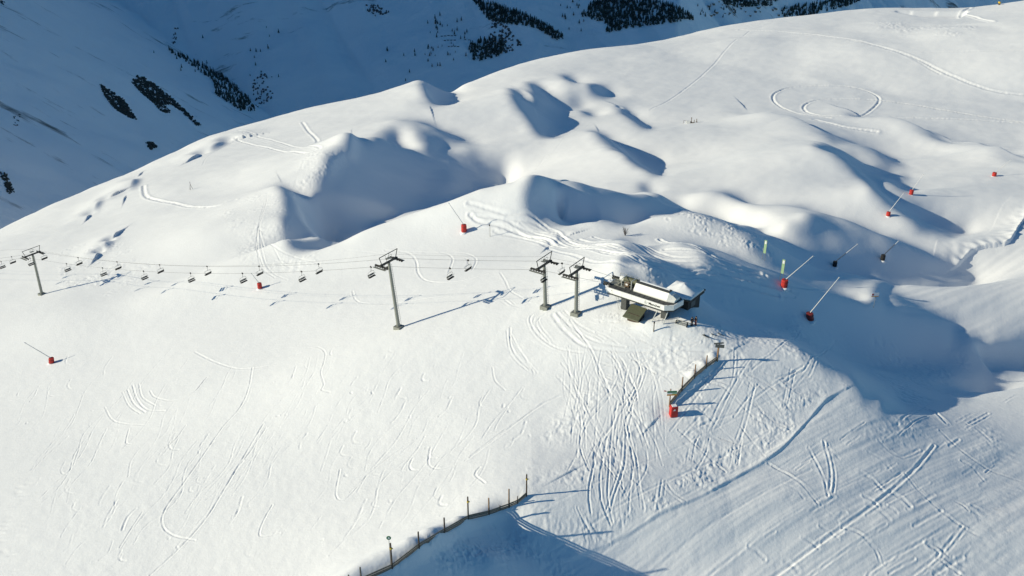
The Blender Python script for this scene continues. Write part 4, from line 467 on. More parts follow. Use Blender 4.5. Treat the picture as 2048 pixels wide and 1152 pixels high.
1,-1,0,0,0,0,0,0,0,-1,0,0,-1,0,1,-1,0,-1,1,0,-1,0,0,0,0,0,0,0,-1,1,0,-1,0,1,0,0,0,0,0,1,0,0,1,0,0,2,4,3,-1,-2,0,0,1,3,2,1,-1,-3,-3,-5,-3,-1,2,2,1,2,1,2,1,2,0,2,2,3,2,2,2,2,0,1,0,0,
2,1,0,1,0,0,0,-1,0,-1,-1,-1,-1,-1,-1,-2,-2,-4,-3,-5,-3,-2,-2,-1,-1,-2,0,0,1,0,3,2,3,2,1,1,5,2,-3,-7,-7,-4,-3,-1,-1,-2,0,-2,0,-1,0,-1,0,0,-1,1,-1,-1,0,1,-7,-1,0,0,1,0,0,0,0,-1,1,0,
0,0,0,0,-1,1,0,0,0,0,-1,1,-1,0,0,0,0,0,0,0,0,0,0,-1,1,0,0,0,0,-1,1,0,0,0,0,0,0,0,0,0,0,0,0,1,-1,0,0,0,0,0,0,1,0,0,0,1,-1,0,1,-1,1,-1,1,0,-1,1,0,-1,1,0,0,-1,1,0,0,0,0,0,0,0,0,0,0,0,
-1,0,0,0,-1,0,0,0,-1,0,0,0,0,0,0,-1,0,0,0,-1,1,-1,0,0,-1,1,0,-1,0,0,0,0,1,-1,0,1,0,2,1,1,0,-1,0,0,1,1,0,0,3,2,-1,-4,-3,-3,-1,1,0,2,1,1,2,0,1,-1,1,-1,-1,0,1,2,1,2,2,2,3,3,3,3,2,1,1,
1,0,0,0,-1,0,-1,-1,0,-1,-1,-1,-1,-2,-2,-4,-3,-3,-3,-1,-1,-1,-2,0,0,1,1,2,2,2,2,2,3,1,-3,-4,-4,-3,-3,-3,-1,-2,-1,-1,-1,-1,0,-1,-2,0,-2,-1,-1,0,0,-6,-1,0,0,0,0,0,0,0,1,0,0,0,0,0,0,0,
-1,0,1,-1,0,1,-1,0,0,0,0,0,0,0,0,-1,1,-1,1,0,-1,0,0,0,1,-1,0,0,0,0,1,-1,0,1,-1,1,-1,0,0,0,0,0,0,1,0,0,-1,0,1,0,-1,1,0,0,0,0,1,-1,0,1,0,-1,1,0,-1,1,0,0,0,0,-1,1,0,0,0,1,-1,0,0,0,0,
0,0,0,-1,0,0,0,0,-1,0,-1,0,0,0,0,-1,0,0,-1,0,0,0,0,-1,0,-1,0,0,0,0,-1,0,0,1,0,-1,1,-3,-4,-2,0,4,5,3,0,-1,0,1,-2,-1,-2,0,1,0,0,0,1,0,-1,0,-1,0,-2,-1,-1,0,0,1,2,0,1,2,2,3,1,3,4,4,4,
3,3,2,0,1,-1,0,0,-1,0,1,-1,0,0,-2,-1,-3,-3,-2,-3,-2,-1,-1,-2,0,0,1,1,0,1,2,1,1,1,1,-1,-3,-4,-2,-3,-2,-2,-1,-2,0,-2,-2,-1,-2,-3,-2,-1,-1,-1,2,-7,1,0,0,0,0,0,0,-1,0,0,0,0,1,0,0,0,0,
0,-1,1,0,-1,1,0,-1,1,-1,1,-1,0,0,0,0,0,0,-1,1,0,0,0,-1,1,0,-1,1,0,-1,1,-1,0,1,-1,0,1,-1,0,0,1,0,-1,0,0,1,0,-1,1,0,0,0,0,0,0,0,1,-1,0,0,1,-1,0,1,-1,0,0,0,1,0,0,0,0,0,0,0,1,-1,0,1,
-1,0,-1,1,0,-1,0,-1,1,-1,0,0,-1,0,0,0,-1,0,0,0,0,-2,0,0,-1,1,-1,0,-2,0,0,0,0,-2,0,0,-3,-3,-3,-2,0,3,6,4,2,-1,-4,-2,0,1,1,2,1,1,1,-1,-1,-2,-1,-3,-2,-2,-1,0,0,0,0,2,0,1,1,0,1,0,0,0,
1,3,3,5,5,4,5,5,4,0,-1,1,1,-1,2,0,0,0,0,-2,-1,-2,-2,-1,-3,-2,0,-1,-1,0,-1,-1,1,0,0,0,1,0,0,-2,-2,-3,-2,-3,-1,-2,-1,-3,-1,-3,-3,-3,-2,-2,-2,0,2,0,-5,-2,0,0,0,0,0,0,1,0,0,1,0,-1,0,0,
0,0,1,0,-1,1,0,-1,1,0,-1,1,-1,0,1,-1,0,0,0,-1,1,-1,0,0,0,0,0,0,1,-1,0,0,0,0,0,-1,1,0,-1,1,0,0,-1,0,0,0,1,-1,0,1,-1,1,0,0,0,1,-1,0,0,0,0,0,0,0,0,-1,1,0,0,0,0,0,0,0,0,1,-1,1,0,0,0,0,
0,-1,1,0,0,0,-1,1,-1,0,0,-1,0,0,-1,0,0,0,-1,0,-1,0,0,-1,0,-1,-1,-1,1,-1,-1,0,-1,0,-1,-1,-2,-4,-2,-1,0,2,2,3,3,-1,-1,-3,1,3,2,1,1,2,0,0,-3,-3,-4,-2,-1,-1,-1,-1,0,0,2,2,2,2,-1,0,-1,
0,0,-2,-1,-1,1,0,1,2,6,11,11,4,1,0,2,2,0,1,1,1,0,1,0,-1,-1,-2,-2,-3,-1,0,0,-1,-2,-2,-3,-1,0,-2,-2,0,0,1,-1,-3,-2,-1,-3,-2,-3,-2,-5,-3,-3,-2,-1,0,0,0,1,2,-6,0,0,0,0,0,0,0,1,0,0,-1,
0,0,1,0,0,0,0,0,0,0,0,0,0,0,1,-1,0,1,-1,0,0,0,0,0,0,0,0,0,0,0,-1,0,0,0,0,0,0,0,0,0,-1,0,1,-1,0,0,0,0,0,0,0,0,0,0,1,-1,0,1,-1,0,1,-1,0,1,-1,0,0,0,0,0,0,0,-1,1,-1,1,0,0,0,0,0,0,0,0,
0,0,0,1,0,-1,0,0,1,-1,0,0,-1,0,1,-1,0,-1,0,-1,0,-1,0,1,-1,0,-1,-1,0,-1,-1,0,-1,-1,0,0,0,-1,-3,-1,-2,-1,0,1,0,1,1,2,0,1,1,0,0,0,-1,0,-1,-2,-1,-1,-1,-1,-1,0,0,2,2,2,1,0,1,-1,1,-1,-1,
-1,0,1,-1,-1,-2,-1,-1,-1,2,7,9,7,3,2,3,4,3,2,1,2,1,1,-1,-1,0,-2,-2,-2,-1,1,1,-2,-4,-3,-1,-1,-3,-2,-4,-3,-1,-2,0,-1,-2,-2,-2,-2,-2,-4,-3,-2,-2,0,-2,0,0,2,1,2,-6,0,0,0,0,0,0,0,0,0,0,
0,1,0,-1,1,0,1,-1,0,1,-1,1,0,0,0,0,0,1,-1,0,0,1,-1,0,0,-1,1,-1,0,0,0,0,0,0,0,-1,1,-1,1,-1,0,0,0,-1,0,0,1,0,0,0,0,-1,1,0,0,-1,1,0,0,0,0,0,0,0,-1,1,-1,0,0,0,0,-1,1,0,-1,1,-1,0,1,-1,
0,1,-1,0,0,1,-1,0,0,0,1,0,0,-1,1,0,0,0,0,-1,-1,0,0,0,0,0,-1,0,-1,-1,0,-1,0,-1,0,-1,-1,0,0,-1,-1,0,-1,0,-1,0,-1,1,1,-1,-1,1,1,1,-1,0,-1,-2,-2,-1,-2,0,1,0,1,1,0,1,2,4,3,1,0,-1,-2,-2,
-1,-1,0,-1,0,0,1,0,0,-1,0,1,3,3,2,1,1,0,4,4,5,3,1,3,2,1,1,0,-1,-2,-2,-2,-1,0,0,1,0,-2,0,0,1,-1,-4,-3,-3,-3,-3,-5,-3,-2,-4,-2,-2,-2,-2,0,-2,-1,-1,-1,0,1,1,2,3,-5,-1,-1,0,1,0,0,0,0,
0,1,0,-1,1,0,0,0,0,0,1,0,0,0,1,-1,1,-1,1,0,0,0,1,-1,0,0,0,0,0,0,0,-1,0,0,0,0,0,0,-1,1,-1,0,0,0,0,0,0,0,-1,0,0,0,0,1,-1,1,-1,1,0,0,-1,1,0,-1,1,-1,1,-1,0,0,0,-1,0,1,-1,0,0,0,0,0,-1,
1,-1,0,0,0,0,-1,1,0,0,0,0,-1,1,0,0,0,0,0,-1,0,1,0,-1,0,-1,0,0,0,-1,0,-1,0,-1,0,0,-1,-1,0,-2,0,-1,-1,0,1,0,0,1,2,0,0,-1,-1,0,-1,-1,-2,-3,-2,-2,-1,0,1,1,2,3,2,4,5,4,4,1,-1,-3,-3,-2,
-3,-2,-1,-1,0,0,0,-1,1,0,2,2,4,5,2,-2,-5,-2,1,1,3,1,2,2,1,1,2,1,1,1,-1,-2,-2,-1,1,0,-1,0,4,4,6,3,0,-2,-2,-2,-3,-3,-4,-5,-5,-4,-5,-5,-4,-1,-2,-1,-2,-3,0,-2,3,3,3,2,-6,0,0,0,-1,0,1,
0,0,0,0,0,1,-1,1,0,0,0,1,0,0,0,0,0,1,0,1,-1,0,1,0,-1,1,0,0,0,0,0,0,-1,1,0,-1,0,0,0,0,0,-1,0,0,0,0,0,0,0,0,0,0,0,0,0,-1,1,-1,1,0,0,-1,1,0,-1,1,-1,1,-1,0,0,-1,0,0,0,-1,1,0,0,-1,1,-1,
0,0,0,-1,1,-1,0,0,-1,0,0,0,0,0,0,0,0,0,0,0,0,0,0,0,0,0,0,-1,0,0,0,0,0,-1,0,0,-2,0,0,-2,0,-2,0,-1,-1,0,2,2,3,1,0,-1,-1,-2,-1,-2,-2,-3,-1,-2,0,0,1,2,3,5,4,5,6,5,3,-1,-4,-2,-2,-2,-3,
-3,-2,0,-1,0,-1,0,-1,-1,1,2,2,3,3,1,-2,-2,-2,0,1,-1,-1,-1,1,0,0,0,1,2,2,1,1,0,-1,-1,0,0,3,6,6,4,4,3,3,1,-1,-1,-2,-1,-2,-3,-3,-4,-5,-5,-4,-5,-4,-3,-4,-7,-5,-1,6,5,3,-5,-1,-1,0,0,1,
-1,1,-1,1,-1,1,0,1,-1,0,1,0,0,0,0,1,0,1,0,0,0,1,0,-1,1,1,-1,1,0,0,0,-1,1,0,-1,0,1,-1,-1,0,1,0,0,0,0,0,0,0,0,0,0,0,0,0,0,0,0,0,0,0,0,-1,1,0,-1,1,-1,0,-1,0,0,0,0,0,0,0,0,-1,0,0,1,-1,
0,1,-1,0,0,0,-1,0,0,0,-1,0,0,-1,0,0,0,-1,0,0,0,1,0,-1,0,0,0,0,0,1,-1,0,0,0,0,0,0,0,-1,-1,0,-1,0,-2,-1,-1,0,2,4,3,2,-1,-2,-2,-1,-2,-2,0,-1,0,2,2,3,3,3,2,3,4,5,3,0,-3,-4,-2,-1,0,-3,
-5,-3,0,-1,1,-1,1,0,1,-1,-2,0,0,-1,-1,-1,0,0,2,0,1,-2,-2,-1,0,-1,0,0,0,2,2,4,5,4,3,0,0,0,2,2,1,0,1,4,6,4,3,1,2,0,1,1,0,-1,-1,-1,-3,-1,-2,0,-3,-4,-7,-10,-6,0,0,-6,0,0,-1,1,-1,1,-1,
1,-1,1,0,0,-1,1,0,0,0,1,0,0,1,0,-1,1,0,1,0,0,1,0,0,0,0,0,1,0,0,-1,1,0,-1,0,1,0,0,-1,0,1,0,0,0,0,1,0,-1,0,0,0,0,0,0,1,-1,1,-1,0,1,-1,0,1,-1,0,0,0,0,-1,0,0,0,0,-1,0,1,0,0,-1,1,0,-1,
1,0,0,-1,0,0,0,-1,0,0,-1,0,0,-1,0,0,0,0,-1,0,-1,1,-1,1,-1,0,1,-1,0,0,1,0,1,-1,0,0,0,0,0,-1,-1,0,-1,-1,0,2,4,3,1,0,-1,-2,-1,-2,0,-1,2,2,3,2,3,3,1,1,1,1,1,1,-2,-3,-3,-1,0,-3,-4,-2,
-1,-1,-1,-2,0,0,2,2,2,0,-3,-2,-3,-3,-2,0,1,0,2,-1,0,0,-1,0,2,1,1,3,2,3,3,4,6,4,2,-1,0,-1,0,0,-1,-1,1,3,4,4,5,3,3,1,2,0,1,2,0,-1,-1,1,-1,0,0,-1,-4,-10,-12,-5,-5,0,-1,-1,0,0,0,1,-1,
1,-1,0,0,1,0,0,0,0,-1,1,1,-1,1,1,-1,1,0,0,1,0,0,0,1,0,0,0,0,0,1,-1,0,1,-1,0,0,1,0,0,0,1,0,1,0,-1,0,1,0,0,0,0,0,0,0,0,0,1,-1,0,1,-1,0,0,0,-1,0,0,0,0,0,-1,0,1,0,0,0,0,1,-1,1,0,-1,0,
0,0,1,-1,-1,0,0,-1,0,0,0,0,-1,0,0,-1,0,0,0,-1,0,-1,0,0,-1,0,1,0,-1,1,0,2,0,0,1,0,0,0,0,0,-1,0,0,1,2,2,2,-1,0,0,0,0,0,1,1,2,2,3,2,0,0,0,-1,-1,-1,-2,-3,-2,0,-1,-4,-3,-1,-1,0,-2,-2,
-1,-1,0,2,3,3,2,0,-3,-4,-4,-3,-3,0,1,0,0,1,0,2,3,3,3,3,3,3,3,3,2,3,3,1,1,-1,0,-1,0,-1,-1,1,0,0,3,4,5,4,4,3,3,2,1,2,2,1,-1,-1,-2,0,0,-1,-5,-8,-9,-6,0,-1,1,-1,0,0,0,0,0,1,0,-1,0,0,0,
0,1,0,0,-1,1,0,0,1,0,0,1,0,0,1,0,0,0,0,0,1,0,-1,1,0,0,0,0,1,-1,1,1,0,0,1,-1,1,1,0,0,1,0,0,0,0,1,-1,0,0,0,0,0,-1,1,-1,0,0,0,0,-1,1,0,0,1,0,0,0,-1,1,0,0,1,-1,1,0,0,0,-1,0,0,0,0,0,0,
-1,0,0,-1,1,-1,0,0,0,-1,0,-1,0,-1,-1,0,-1,-1,-1,0,1,0,1,0,1,1,1,1,1,1,2,0,1,-2,-1,-2,1,1,1,2,0,2,1,2,2,2,2,1,0,0,0,0,-1,-1,-3,-2,-4,-6,-2,-1,-1,-3,-2,-2,1,2,-1,-1,-1,-2,-1,0,0,1,3,
4,1,1,-2,-3,-4,-3,-2,0,-1,-1,1,3,4,4,4,4,4,2,3,1,1,1,1,2,0,1,1,0,0,0,0,0,0,0,1,0,2,2,5,5,3,4,3,3,2,3,2,0,-1,-1,-1,-1,-3,-3,-3,-5,-6,0,0,-1,0,0,0,0,1,-1,0,0,1,0,0,0,0,-1,1,-1,1,0,0,
0,0,0,0,0,0,1,-1,1,0,0,1,0,-1,1,1,-1,1,-1,1,0,0,1,0,1,0,0,1,1,0,0,1,1,0,0,1,0,1,-1,1,1,-1,0,0,0,0,-1,-1,0,0,0,0,1,1,0,0,1,0,1,0,1,-1,1,0,-1,1,-1,1,0,-1,1,-1,0,0,0,0,0,1,0,-1,1,0,1,
-1,0,1,-1,0,0,-1,-1,0,-2,-1,-1,-1,-1,-2,-2,-1,0,0,1,0,2,3,3,1,1,-2,-1,-4,-4,-2,1,2,3,3,3,3,3,4,3,1,0,-1,-1,-2,-2,-3,-4,-3,-5,-6,-5,-2,1,-2,-1,-1,3,1,1,1,0,-1,0,-1,-2,0,0,0,2,4,2,2,
0,-2,-4,-2,0,0,-2,0,4,5,3,2,2,2,2,0,2,0,2,0,1,1,1,1,1,2,0,1,1,1,0,1,1,0,2,1,2,5,3,4,3,3,3,2,2,0,0,-2,-1,-2,-3,-3,-3,-6,-1,0,0,-1,1,0,0,0,0,0,0,0,0,0,0,0,1,-1,1,-1,0,0,0,0,0,0,0,0,
0,1,-1,1,0,0,0,1,-1,0,1,0,0,0,1,0,0,1,0,1,1,-1,1,1,1,0,1,0,1,1,1,0,1,0,0,0,0,0,-1,0,-1,1,-1,-1,1,0,1,0,1,2,0,1,0,1,0,1,-1,0,1,-1,0,-1,0,1,0,0,0,1,0,0,0,0,0,1,0,1,0,1,1,0,1,-1,1,-1,
1,-1,0,-1,0,-2,-3,-4,-4,-5,-4,-2,-1,2,2,1,1,0,-3,-2,0,0,-3,-4,1,3,4,5,3,3,1,0,0,0,1,1,-1,-3,-4,-3,-4,-2,-4,-3,-2,-1,2,-1,0,1,1,2,0,1,0,1,1,0,0,-2,-1,0,0,1,2,3,1,-1,-2,-1,1,2,-1,-2,
2,2,2,1,1,1,1,2,0,2,1,1,1,2,1,1,2,0,2,1,2,0,2,0,2,1,0,1,2,1,4,4,4,4,3,2,1,1,-1,0,-2,-2,-2,-3,-2,-6,0,-1,-1,0,0,0,0,0,1,0,0,0,0,0,0,1,-1,0,0,0,0,0,0,0,0,0,-1,0,0,0,0,0,0,0,0,0,1,0,
-1,0,1,1,-1,0,1,0,0,1,0,2,0,1,0,1,1,1,1,0,1,1,1,0,0,1,0,0,0,0,0,-1,0,0,0,0,0,1,1,0,2,0,1,0,0,1,1,0,0,0,1,0,-1,0,0,0,1,-1,1,0,1,0,1,1,1,1,1,1,1,0,1,2,-1,2,0,1,0,1,1,-2,-4,-7,-7,-6,
-7,-7,-5,-3,1,1,-2,-1,1,-1,0,2,0,-2,-1,2,4,4,2,0,-2,-3,-3,0,0,3,3,-4,-3,-2,0,0,-1,-1,1,0,0,-1,0,0,1,0,1,0,1,1,1,1,0,-1,-1,-2,-1,1,1,1,2,1,-1,-1,2,3,0,-2,-1,2,0,1,0,0,0,0,1,1,2,2,2,
1,1,2,2,2,1,2,1,2,0,2,1,1,2,0,1,1,1,3,3,4,4,5,3,0,-1,-2,-1,-1,-2,-2,-3,-6,-1,0,-1,0,0,0,0,0,0,0,0,0,1,0,0,-1,1,0,0,0,0,-1,0,0,-1,0,1,-1,0,0,0,-1,1,0,0,0,0,-1,1,0,0,-1,1,0,0,0,1,-1,
1,0,1,1,1,1,0,2,1,1,1,1,0,2,1,0,0,1,0,0,0,1,0,0,-1,1,0,-1,-1,0,-2,1,1,1,2,0,1,2,2,2,0,0,1,-1,0,0,-1,1,0,1,1,2,1,2,1,0,1,1,0,1,1,0,2,1,1,2,1,2,-1,-2,-6,-5,-5,-6,-7,-10,-12,-9,-2,-1,
-1,3,4,3,0,0,3,0,-2,1,1,1,-1,-1,-3,0,1,-1,0,0,0,0,0,0,1,-2,1,1,-1,0,-2,-1,-1,1,0,0,0,0,0,1,0,1,1,-1,-1,-1,-1,-1,1,0,1,3,1,-1,0,1,2,1,0,0,1,-2,-2,-2,-2,0,0,2,1,3,2,3,3,2,1,2,2,2,1,
2,2,1,1,1,1,1,1,1,1,0,1,2,3,5,7,3,0,-2,-1,-1,-2,-1,-4,-7,0,-1,0,-1,-1,1,0,0,0,0,0,1,-1,0,1,0,-1,1,-1,1,-1,1,-1,0,0,0,-1,1,-1,0,0,0,-1,0,0,0,-1,1,0,-1,0,1,-1,0,0,0,-1,1,0,0,0,0,0,1,
1,0,2,1,1,2,1,1,1,2,1,1,1,1,2,1,1,1,2,0,-1,-6,-7,-7,-4,-1,0,3,1,3,3,3,4,4,3,2,2,1,-1,1,1,1,1,2,2,2,2,1,1,2,1,0,0,0,-1,0,0,0,2,0,2,0,2,-3,-4,-3,-3,-6,-8,-8,-9,-6,-6,-2,1,-2,-3,-1,2,
1,1,1,2,-1,0,-1,0,-1,2,-2,0,1,1,0,-1,1,0,-1,-1,1,-1,0,0,-1,-3,0,0,0,0,-1,0,-1,0,-2,-1,0,-1,0,-1,0,0,1,-1,2,1,2,3,0,-4,0,2,3,2,1,-3,-4,-3,-2,-2,-1,0,1,2,2,3,2,2,3,2,2,2,2,2,2,2,2,0,
2,1,1,1,1,0,1,1,0,0,1,2,6,4,2,-1,-1,0,-2,-2,-7,-1,0,-2,0,0,0,0,0,0,1,0,-1,1,0,-1,1,0,-1,1,-1,1,-1,1,-1,1,-1,0,0,0,-1,0,1,-1,0,0,-1,1,-1,0,0,0,-1,0,0,-1,0,0,-1,0,0,0,-1,1,0,0,1,-1,
1,2,0,3,1,1,1,2,1,2,2,2,2,2,2,2,3,-3,-8,-10,-9,-6,-4,0,1,1,1,3,2,3,3,4,2,3,3,3,2,3,1,2,1,1,2,1,1,2,0,2,2,2,0,0,1,0,0,-1,1,0,2,1,2,-1,-2,-5,-7,-10,-22,13,-2,-4,-4,-2,-4,-5,-2,0,0,
-4,0,2,2,1,1,1,-2,-2,-1,-2,1,2,3,0,1,0,0,1,0,0,-1,2,-1,-2,-1,0,0,-2,1,-2,0,-2,-1,-1,-2,-2,-1,0,0,1,0,2,0,2,1,1,-1,0,-2,2,2,0,-2,-2,-2,-1,-2,0,-1,0,1,2,1,1,2,2,1,2,3,1,2,2,2,1,2,2,
1,1,2,1,1,1,1,1,0,1,0,-1,0,4,3,3,0,-2,0,0,-8,0,-1,0,-1,-1,0,0,1,0,-1,1,0,-1,1,0,0,0,0,0,0,0,0,0,0,0,0,0,0,0,0,0,-1,1,-1,0,0,-1,0,0,0,-1,0,0,0,-1,0,-1,0,-1,-1,0,-1,-1,0,0,-1,0,1,-1,
2,0,2,2,1,1,1,2,1,2,2,3,3,2,2,1,-5,-7,-7,-6,-6,-5,-3,1,1,0,2,1,1,1,3,1,3,3,2,2,2,1,1,0,0,0,-1,0,2,2,3,4,3,4,2,1,-1,0,-1,1,0,3,8,5,-2,-3,-8,-2,-36,-4,6,2,-3,-8,13,17,-7,-8,-7,-6,-3,
0,2,1,1,1,2,0,1,0,-1,-3,-3,2,2,1,2,1,2,0,-1,1,0,0,0,-1,-1,-1,-2,0,-2,-1,-1,-3,-2,-2,-1,-1,1,1,1,0,1,0,1,0,0,0,0,0,0,-1,-3,-1,1,-1,1,0,-1,1,1,1,1,0,1,0,2,2,0,2,1,2,1,2,1,2,1,2,1,1,
1,1,1,1,1,1,1,0,-1,0,2,1,2,1,-1,1,-8,-1,0,-1,-1,0,-1,1,-1,1,0,0,0,0,0,0,0,0,1,-1,1,-1,1,-1,1,-1,1,0,-1,1,0,0,0,-1,1,-1,0,0,0,-1,0,1,-1,0,-1,0,-1,0,-1,-1,0,-2,0,0,-2,-1,-1,0,-2,0,
-1,1,1,1,1,0,1,0,2,1,1,2,1,1,1,3,7,3,-2,-6,-10,-11,-7,-1,1,2,0,-1,1,0,1,1,0,0,2,1,1,1,1,0,0,1,2,1,-2,0,0,1,3,4,4,-1,2,1,0,-1,-3,8,11,11,4,-1,-3,16,-128,170,-20,1,-6,-2,-15,-17,-7,
-8,-8,-6,-7,-7,-4,0,2,3,4,4,3,3,2,-6,-8,-1,1,2,-1,-2,0,1,1,-1,2,3,3,0,-1,-1,-2,-2,-1,-2,-2,-1,-3,-4,-4,0,1,2,1,0,1,1,-1,0,1,0,0,0,-1,-2,-2,-1,0,1,1,2,2,2,1,-1,0,0,-1,1,0,0,1,1,1,1,
0,1,1,1,2,1,1,1,1,2,1,1,2,0,1,0,0,-1,1,1,1,1,2,0,-8,-1,-1,0,-1,-1,0,0,0,0,0,0,0,1,-1,1,-1,1,-1,1,0,0,0,0,0,1,-1,1,0,0,0,0,0,0,0,0,0,0,0,1,0,-1,0,0,-1,0,0,-1,0,-1,-1,0,0,-2,-1,-1,
-1,-2,-1,-1,-1,-1,-2,0,0,0,0,0,-1,0,0,-1,-2,-2,-3,2,9,14,12,2,-5,-11,-14,-6,0,-1,-1,-1,-2,-1,-1,-1,0,1,-1,0,0,0,0,1,1,2,3,4,6,2,1,-1,0,-1,0,0,0,-1,1,0,0,1,2,8,14,11,10,-14,203,
-189,28,-4,-3,-4,-10,-13,-1,-1,-3,0,-5,-14,-14,-5,0,1,2,3,1,1,2,6,2,-4,-1,-3,-3,-2,-3,-1,1,1,1,2,4,4,1,1,0,-2,-1,-1,-2,-1,-3,-3,-1,-1,0,-2,-2,0,-1,0,0,1,0,1,1,0,-2,-2,-2,-2,-1,1,3,
5,4,2,-1,-1,-2,0,-1,-1,0,-1,0,1,0,0,0,1,1,0,1,0,1,1,1,2,0,1,1,2,0,0,0,1,1,1,1,1,1,2,-9,0,-1,-1,-1,0,-1,0,1,0,0,0,0,0,0,0,0,0,0,0,0,0,0,1,0,-1,1,0,1,-1,1,0,0,1,-1,1,0,0,1,-1,0,0,1,
-1,1,0,-1,0,-1,0,0,0,-2,0,0,-1,-1,-1,-1,-2,-2,-2,-1,-2,0,-1,-1,-1,0,-2,-2,-2,-2,-2,-3,-1,4,8,12,14,9,1,-8,-13,-11,-6,-3,-2,-2,-3,-1,-1,-1,-1,1,-1,-1,-1,0,1,2,3,4,2,4,4,4,3,0,1,-1,
1,-1,1,0,0,2,-6,-6,-1,10,15,15,14,-11,30,-4,-5,-4,-6,-5,-1,1,0,-1,-1,0,-4,-11,-12,-6,-4,-3,0,-1,-2,0,5,2,0,-1,1,1,0,-1,0,3,0,-1,0,1,4,4,2,0,1,0,0,1,-1,1,0,0,-3,-6,-6,-3,-4,-1,0,1,
1,2,1,1,0,-1,-4,-3,-2,0,0,2,3,3,1,0,0,0,-1,0,0,-1,0,0,-1,0,0,0,0,0,1,-1,1,1,1,1,0,1,1,1,1,1,0,1,0,0,2,1,2,1,0,-10,0,0,-1,-1,-1,1,-1,0,0,0,0,0,0,1,-1,1,-1,1,0,-1,1,0,0,-1,1,0,0,0,1,
0,1,0,0,1,0,0,1,-1,1,0,1,-1,1,0,0,-1,1,0,0,0,-1,1,0,-1,0,0,-1,-1,-1,-2,-1,-2,-2,-2,-1,-1,-1,-3,-2,-2,-4,-4,-3,-2,-1,2,3,6,11,17,12,5,-8,-13,-13,-9,-6,-4,-1,-3,-2,0,0,-1,-1,-1,-1,0,
1,4,4,2,4,2,3,3,3,4,-1,0,1,0,0,-1,1,0,-8,-7,-1,2,7,9,11,12,2,0,1,1,2,1,3,2,0,1,1,1,1,-2,-9,-13,-10,-6,-3,-1,0,-1,-1,1,-1,1,1,1,1,1,2,3,5,0,-2,-1,0,1,2,3,2,3,3,2,2,2,4,-1,-5,-6,-6,
-7,-5,-3,-2,0,1,3,3,1,0,-3,-3,-3,-1,-2,0,0,0,1,0,1,1,0,0,0,0,1,0,0,0,0,-1,1,0,-1,0,1,0,0,0,1,0,1,1,1,0,0,2,0,1,1,1,1,1,2,1,-10,0,-1,0,-1,0,-2,1,0,0,0,0,0,0,0,0,0,0,0,0,0,0,0,0,1,
-1,1,0,0,0,1,0,0,1,0,0,1,0,1,0,1,0,1,0,0,0,1,-1,0,1,0,0,0,0,1,0,0,1,-1,0,-1,-2,-2,-2,-2,-2,-2,-2,-1,-2,-4,-4,-5,-6,-3,0,3,4,2,4,9,9,-11,16,2,-4,-9,-9,-8,-7,-3,-1,-1,0,-1,-1,-2,-1,
0,5,4,3,3,3,2,1,2,3,3,3,0,-1,1,0,0,0,-4,-7,-4,1,0,-1,2,1,3,4,4,4,6,4,5,5,4,4,3,2,3,2,1,-6,-12,-12,-8,-4,-1,0,0,0,-1,-1,0,-1,0,0,0,2,3,4,2,-1,-2,-1,-1,-1,1,4,5,6,6,5,3,2,0,-1,-3,-4,
-6,-6,-7,-4,-2,-1,1,1,0,-1,0,0,-1,-2,-1,-1,-1,-2,-1,-1,0,-1,0,0,2,1,1,2,0,0,0,1,0,-1,1,0,0,0,0,1,-1,1,1,-1,1,1,1,-1,1,2,1,1,2,1,1,2,-10,-1,0,-1,1,-2,0,-1,0,0,1,0,0,0,-1,1,0,0,0,0,
0,0,0,-1,0,1,-1,1,0,1,-1,1,1,0,1,0,1,0,0,1,0,0,1,0,0,1,0,1,1,0,0,1,0,1,0,1,0,1,1,-1,1,-1,-1,-1,-2,-1,-1,-2,-2,-1,-1,-2,-2,-5,-8,-6,-1,2,3,1,0,-1,-5,-2,7,7,2,3,1,-4,-8,-5,-4,-2,-1,
-3,-4,-2,6,4,3,1,2,1,1,2,1,1,2,4,2,0,-1,0,1,-1,-2,0,0,-2,-2,-2,-3,-1,-2,-3,0,2,2,6,5,5,5,5,6,5,2,3,0,-2,-3,-4,-8,-7,-4,-1,0,0,-1,1,-1,0,-1,-1,0,-1,1,1,0,-1,-2,-4,-2,2,4,7,8,7,4,4,
4,2,2,2,1,0,0,-3,-5,-6,-7,-5,-6,-4,-2,-2,1,2,2,2,0,-2,-3,-2,-4,-3,-3,-3,-1,0,1,2,2,2,3,1,2,0,0,2,0,0,0,0,1,-1,1,0,0,1,-1,1,0,1,0,1,2,1,1,2,1,1,-12,1,0,0,-2,0,-1,1,0,0,0,-1,1,0,0,0,
0,0,0,-1,1,0,0,0,0,0,0,0,0,0,1,0,0,0,0,1,0,1,1,0,0,1,0,1,1,-1,1,1,0,0,1,1,1,0,1,0,2,0,0,2,0,1,0,-1,0,-1,-1,-1,0,-1,0,2,3,3,-2,-10,-12,-8,-2,0,0,-4,-2,-1,-1,-1,2,5,10,8,4,-2,-3,-3,
-5,-7,-11,-4,6,3,-1,1,0,1,1,1,1,1,0,1,1,0,1,1,2,0,2,3,1,-2,-4,-4,-2,-2,-3,-3,-3,-1,1,3,4,2,1,3,4,6,6,5,4,3,0,-2,-3,-7,-6,-4,-2,-2,0,0,1,0,0,-1,-1,0,-1,-1,0,-1,-3,-2,3,9,13,7,3,1,0,
1,1,2,1,2,2,2,2,1,0,-3,-4,-7,-6,-7,-5,-2,-2,-1,2,1,1,-1,-2,-5,-5,-6,-4,-2,-2,1,0,2,1,3,2,3,1,2,1,1,0,1,1,0,0,0,0,0,0,0,1,-1,1,0,1,1,1,1,2,1,2,1,-12,0,0,0,0,-1,0,-1,1,0,-1,1,0,-1,1,
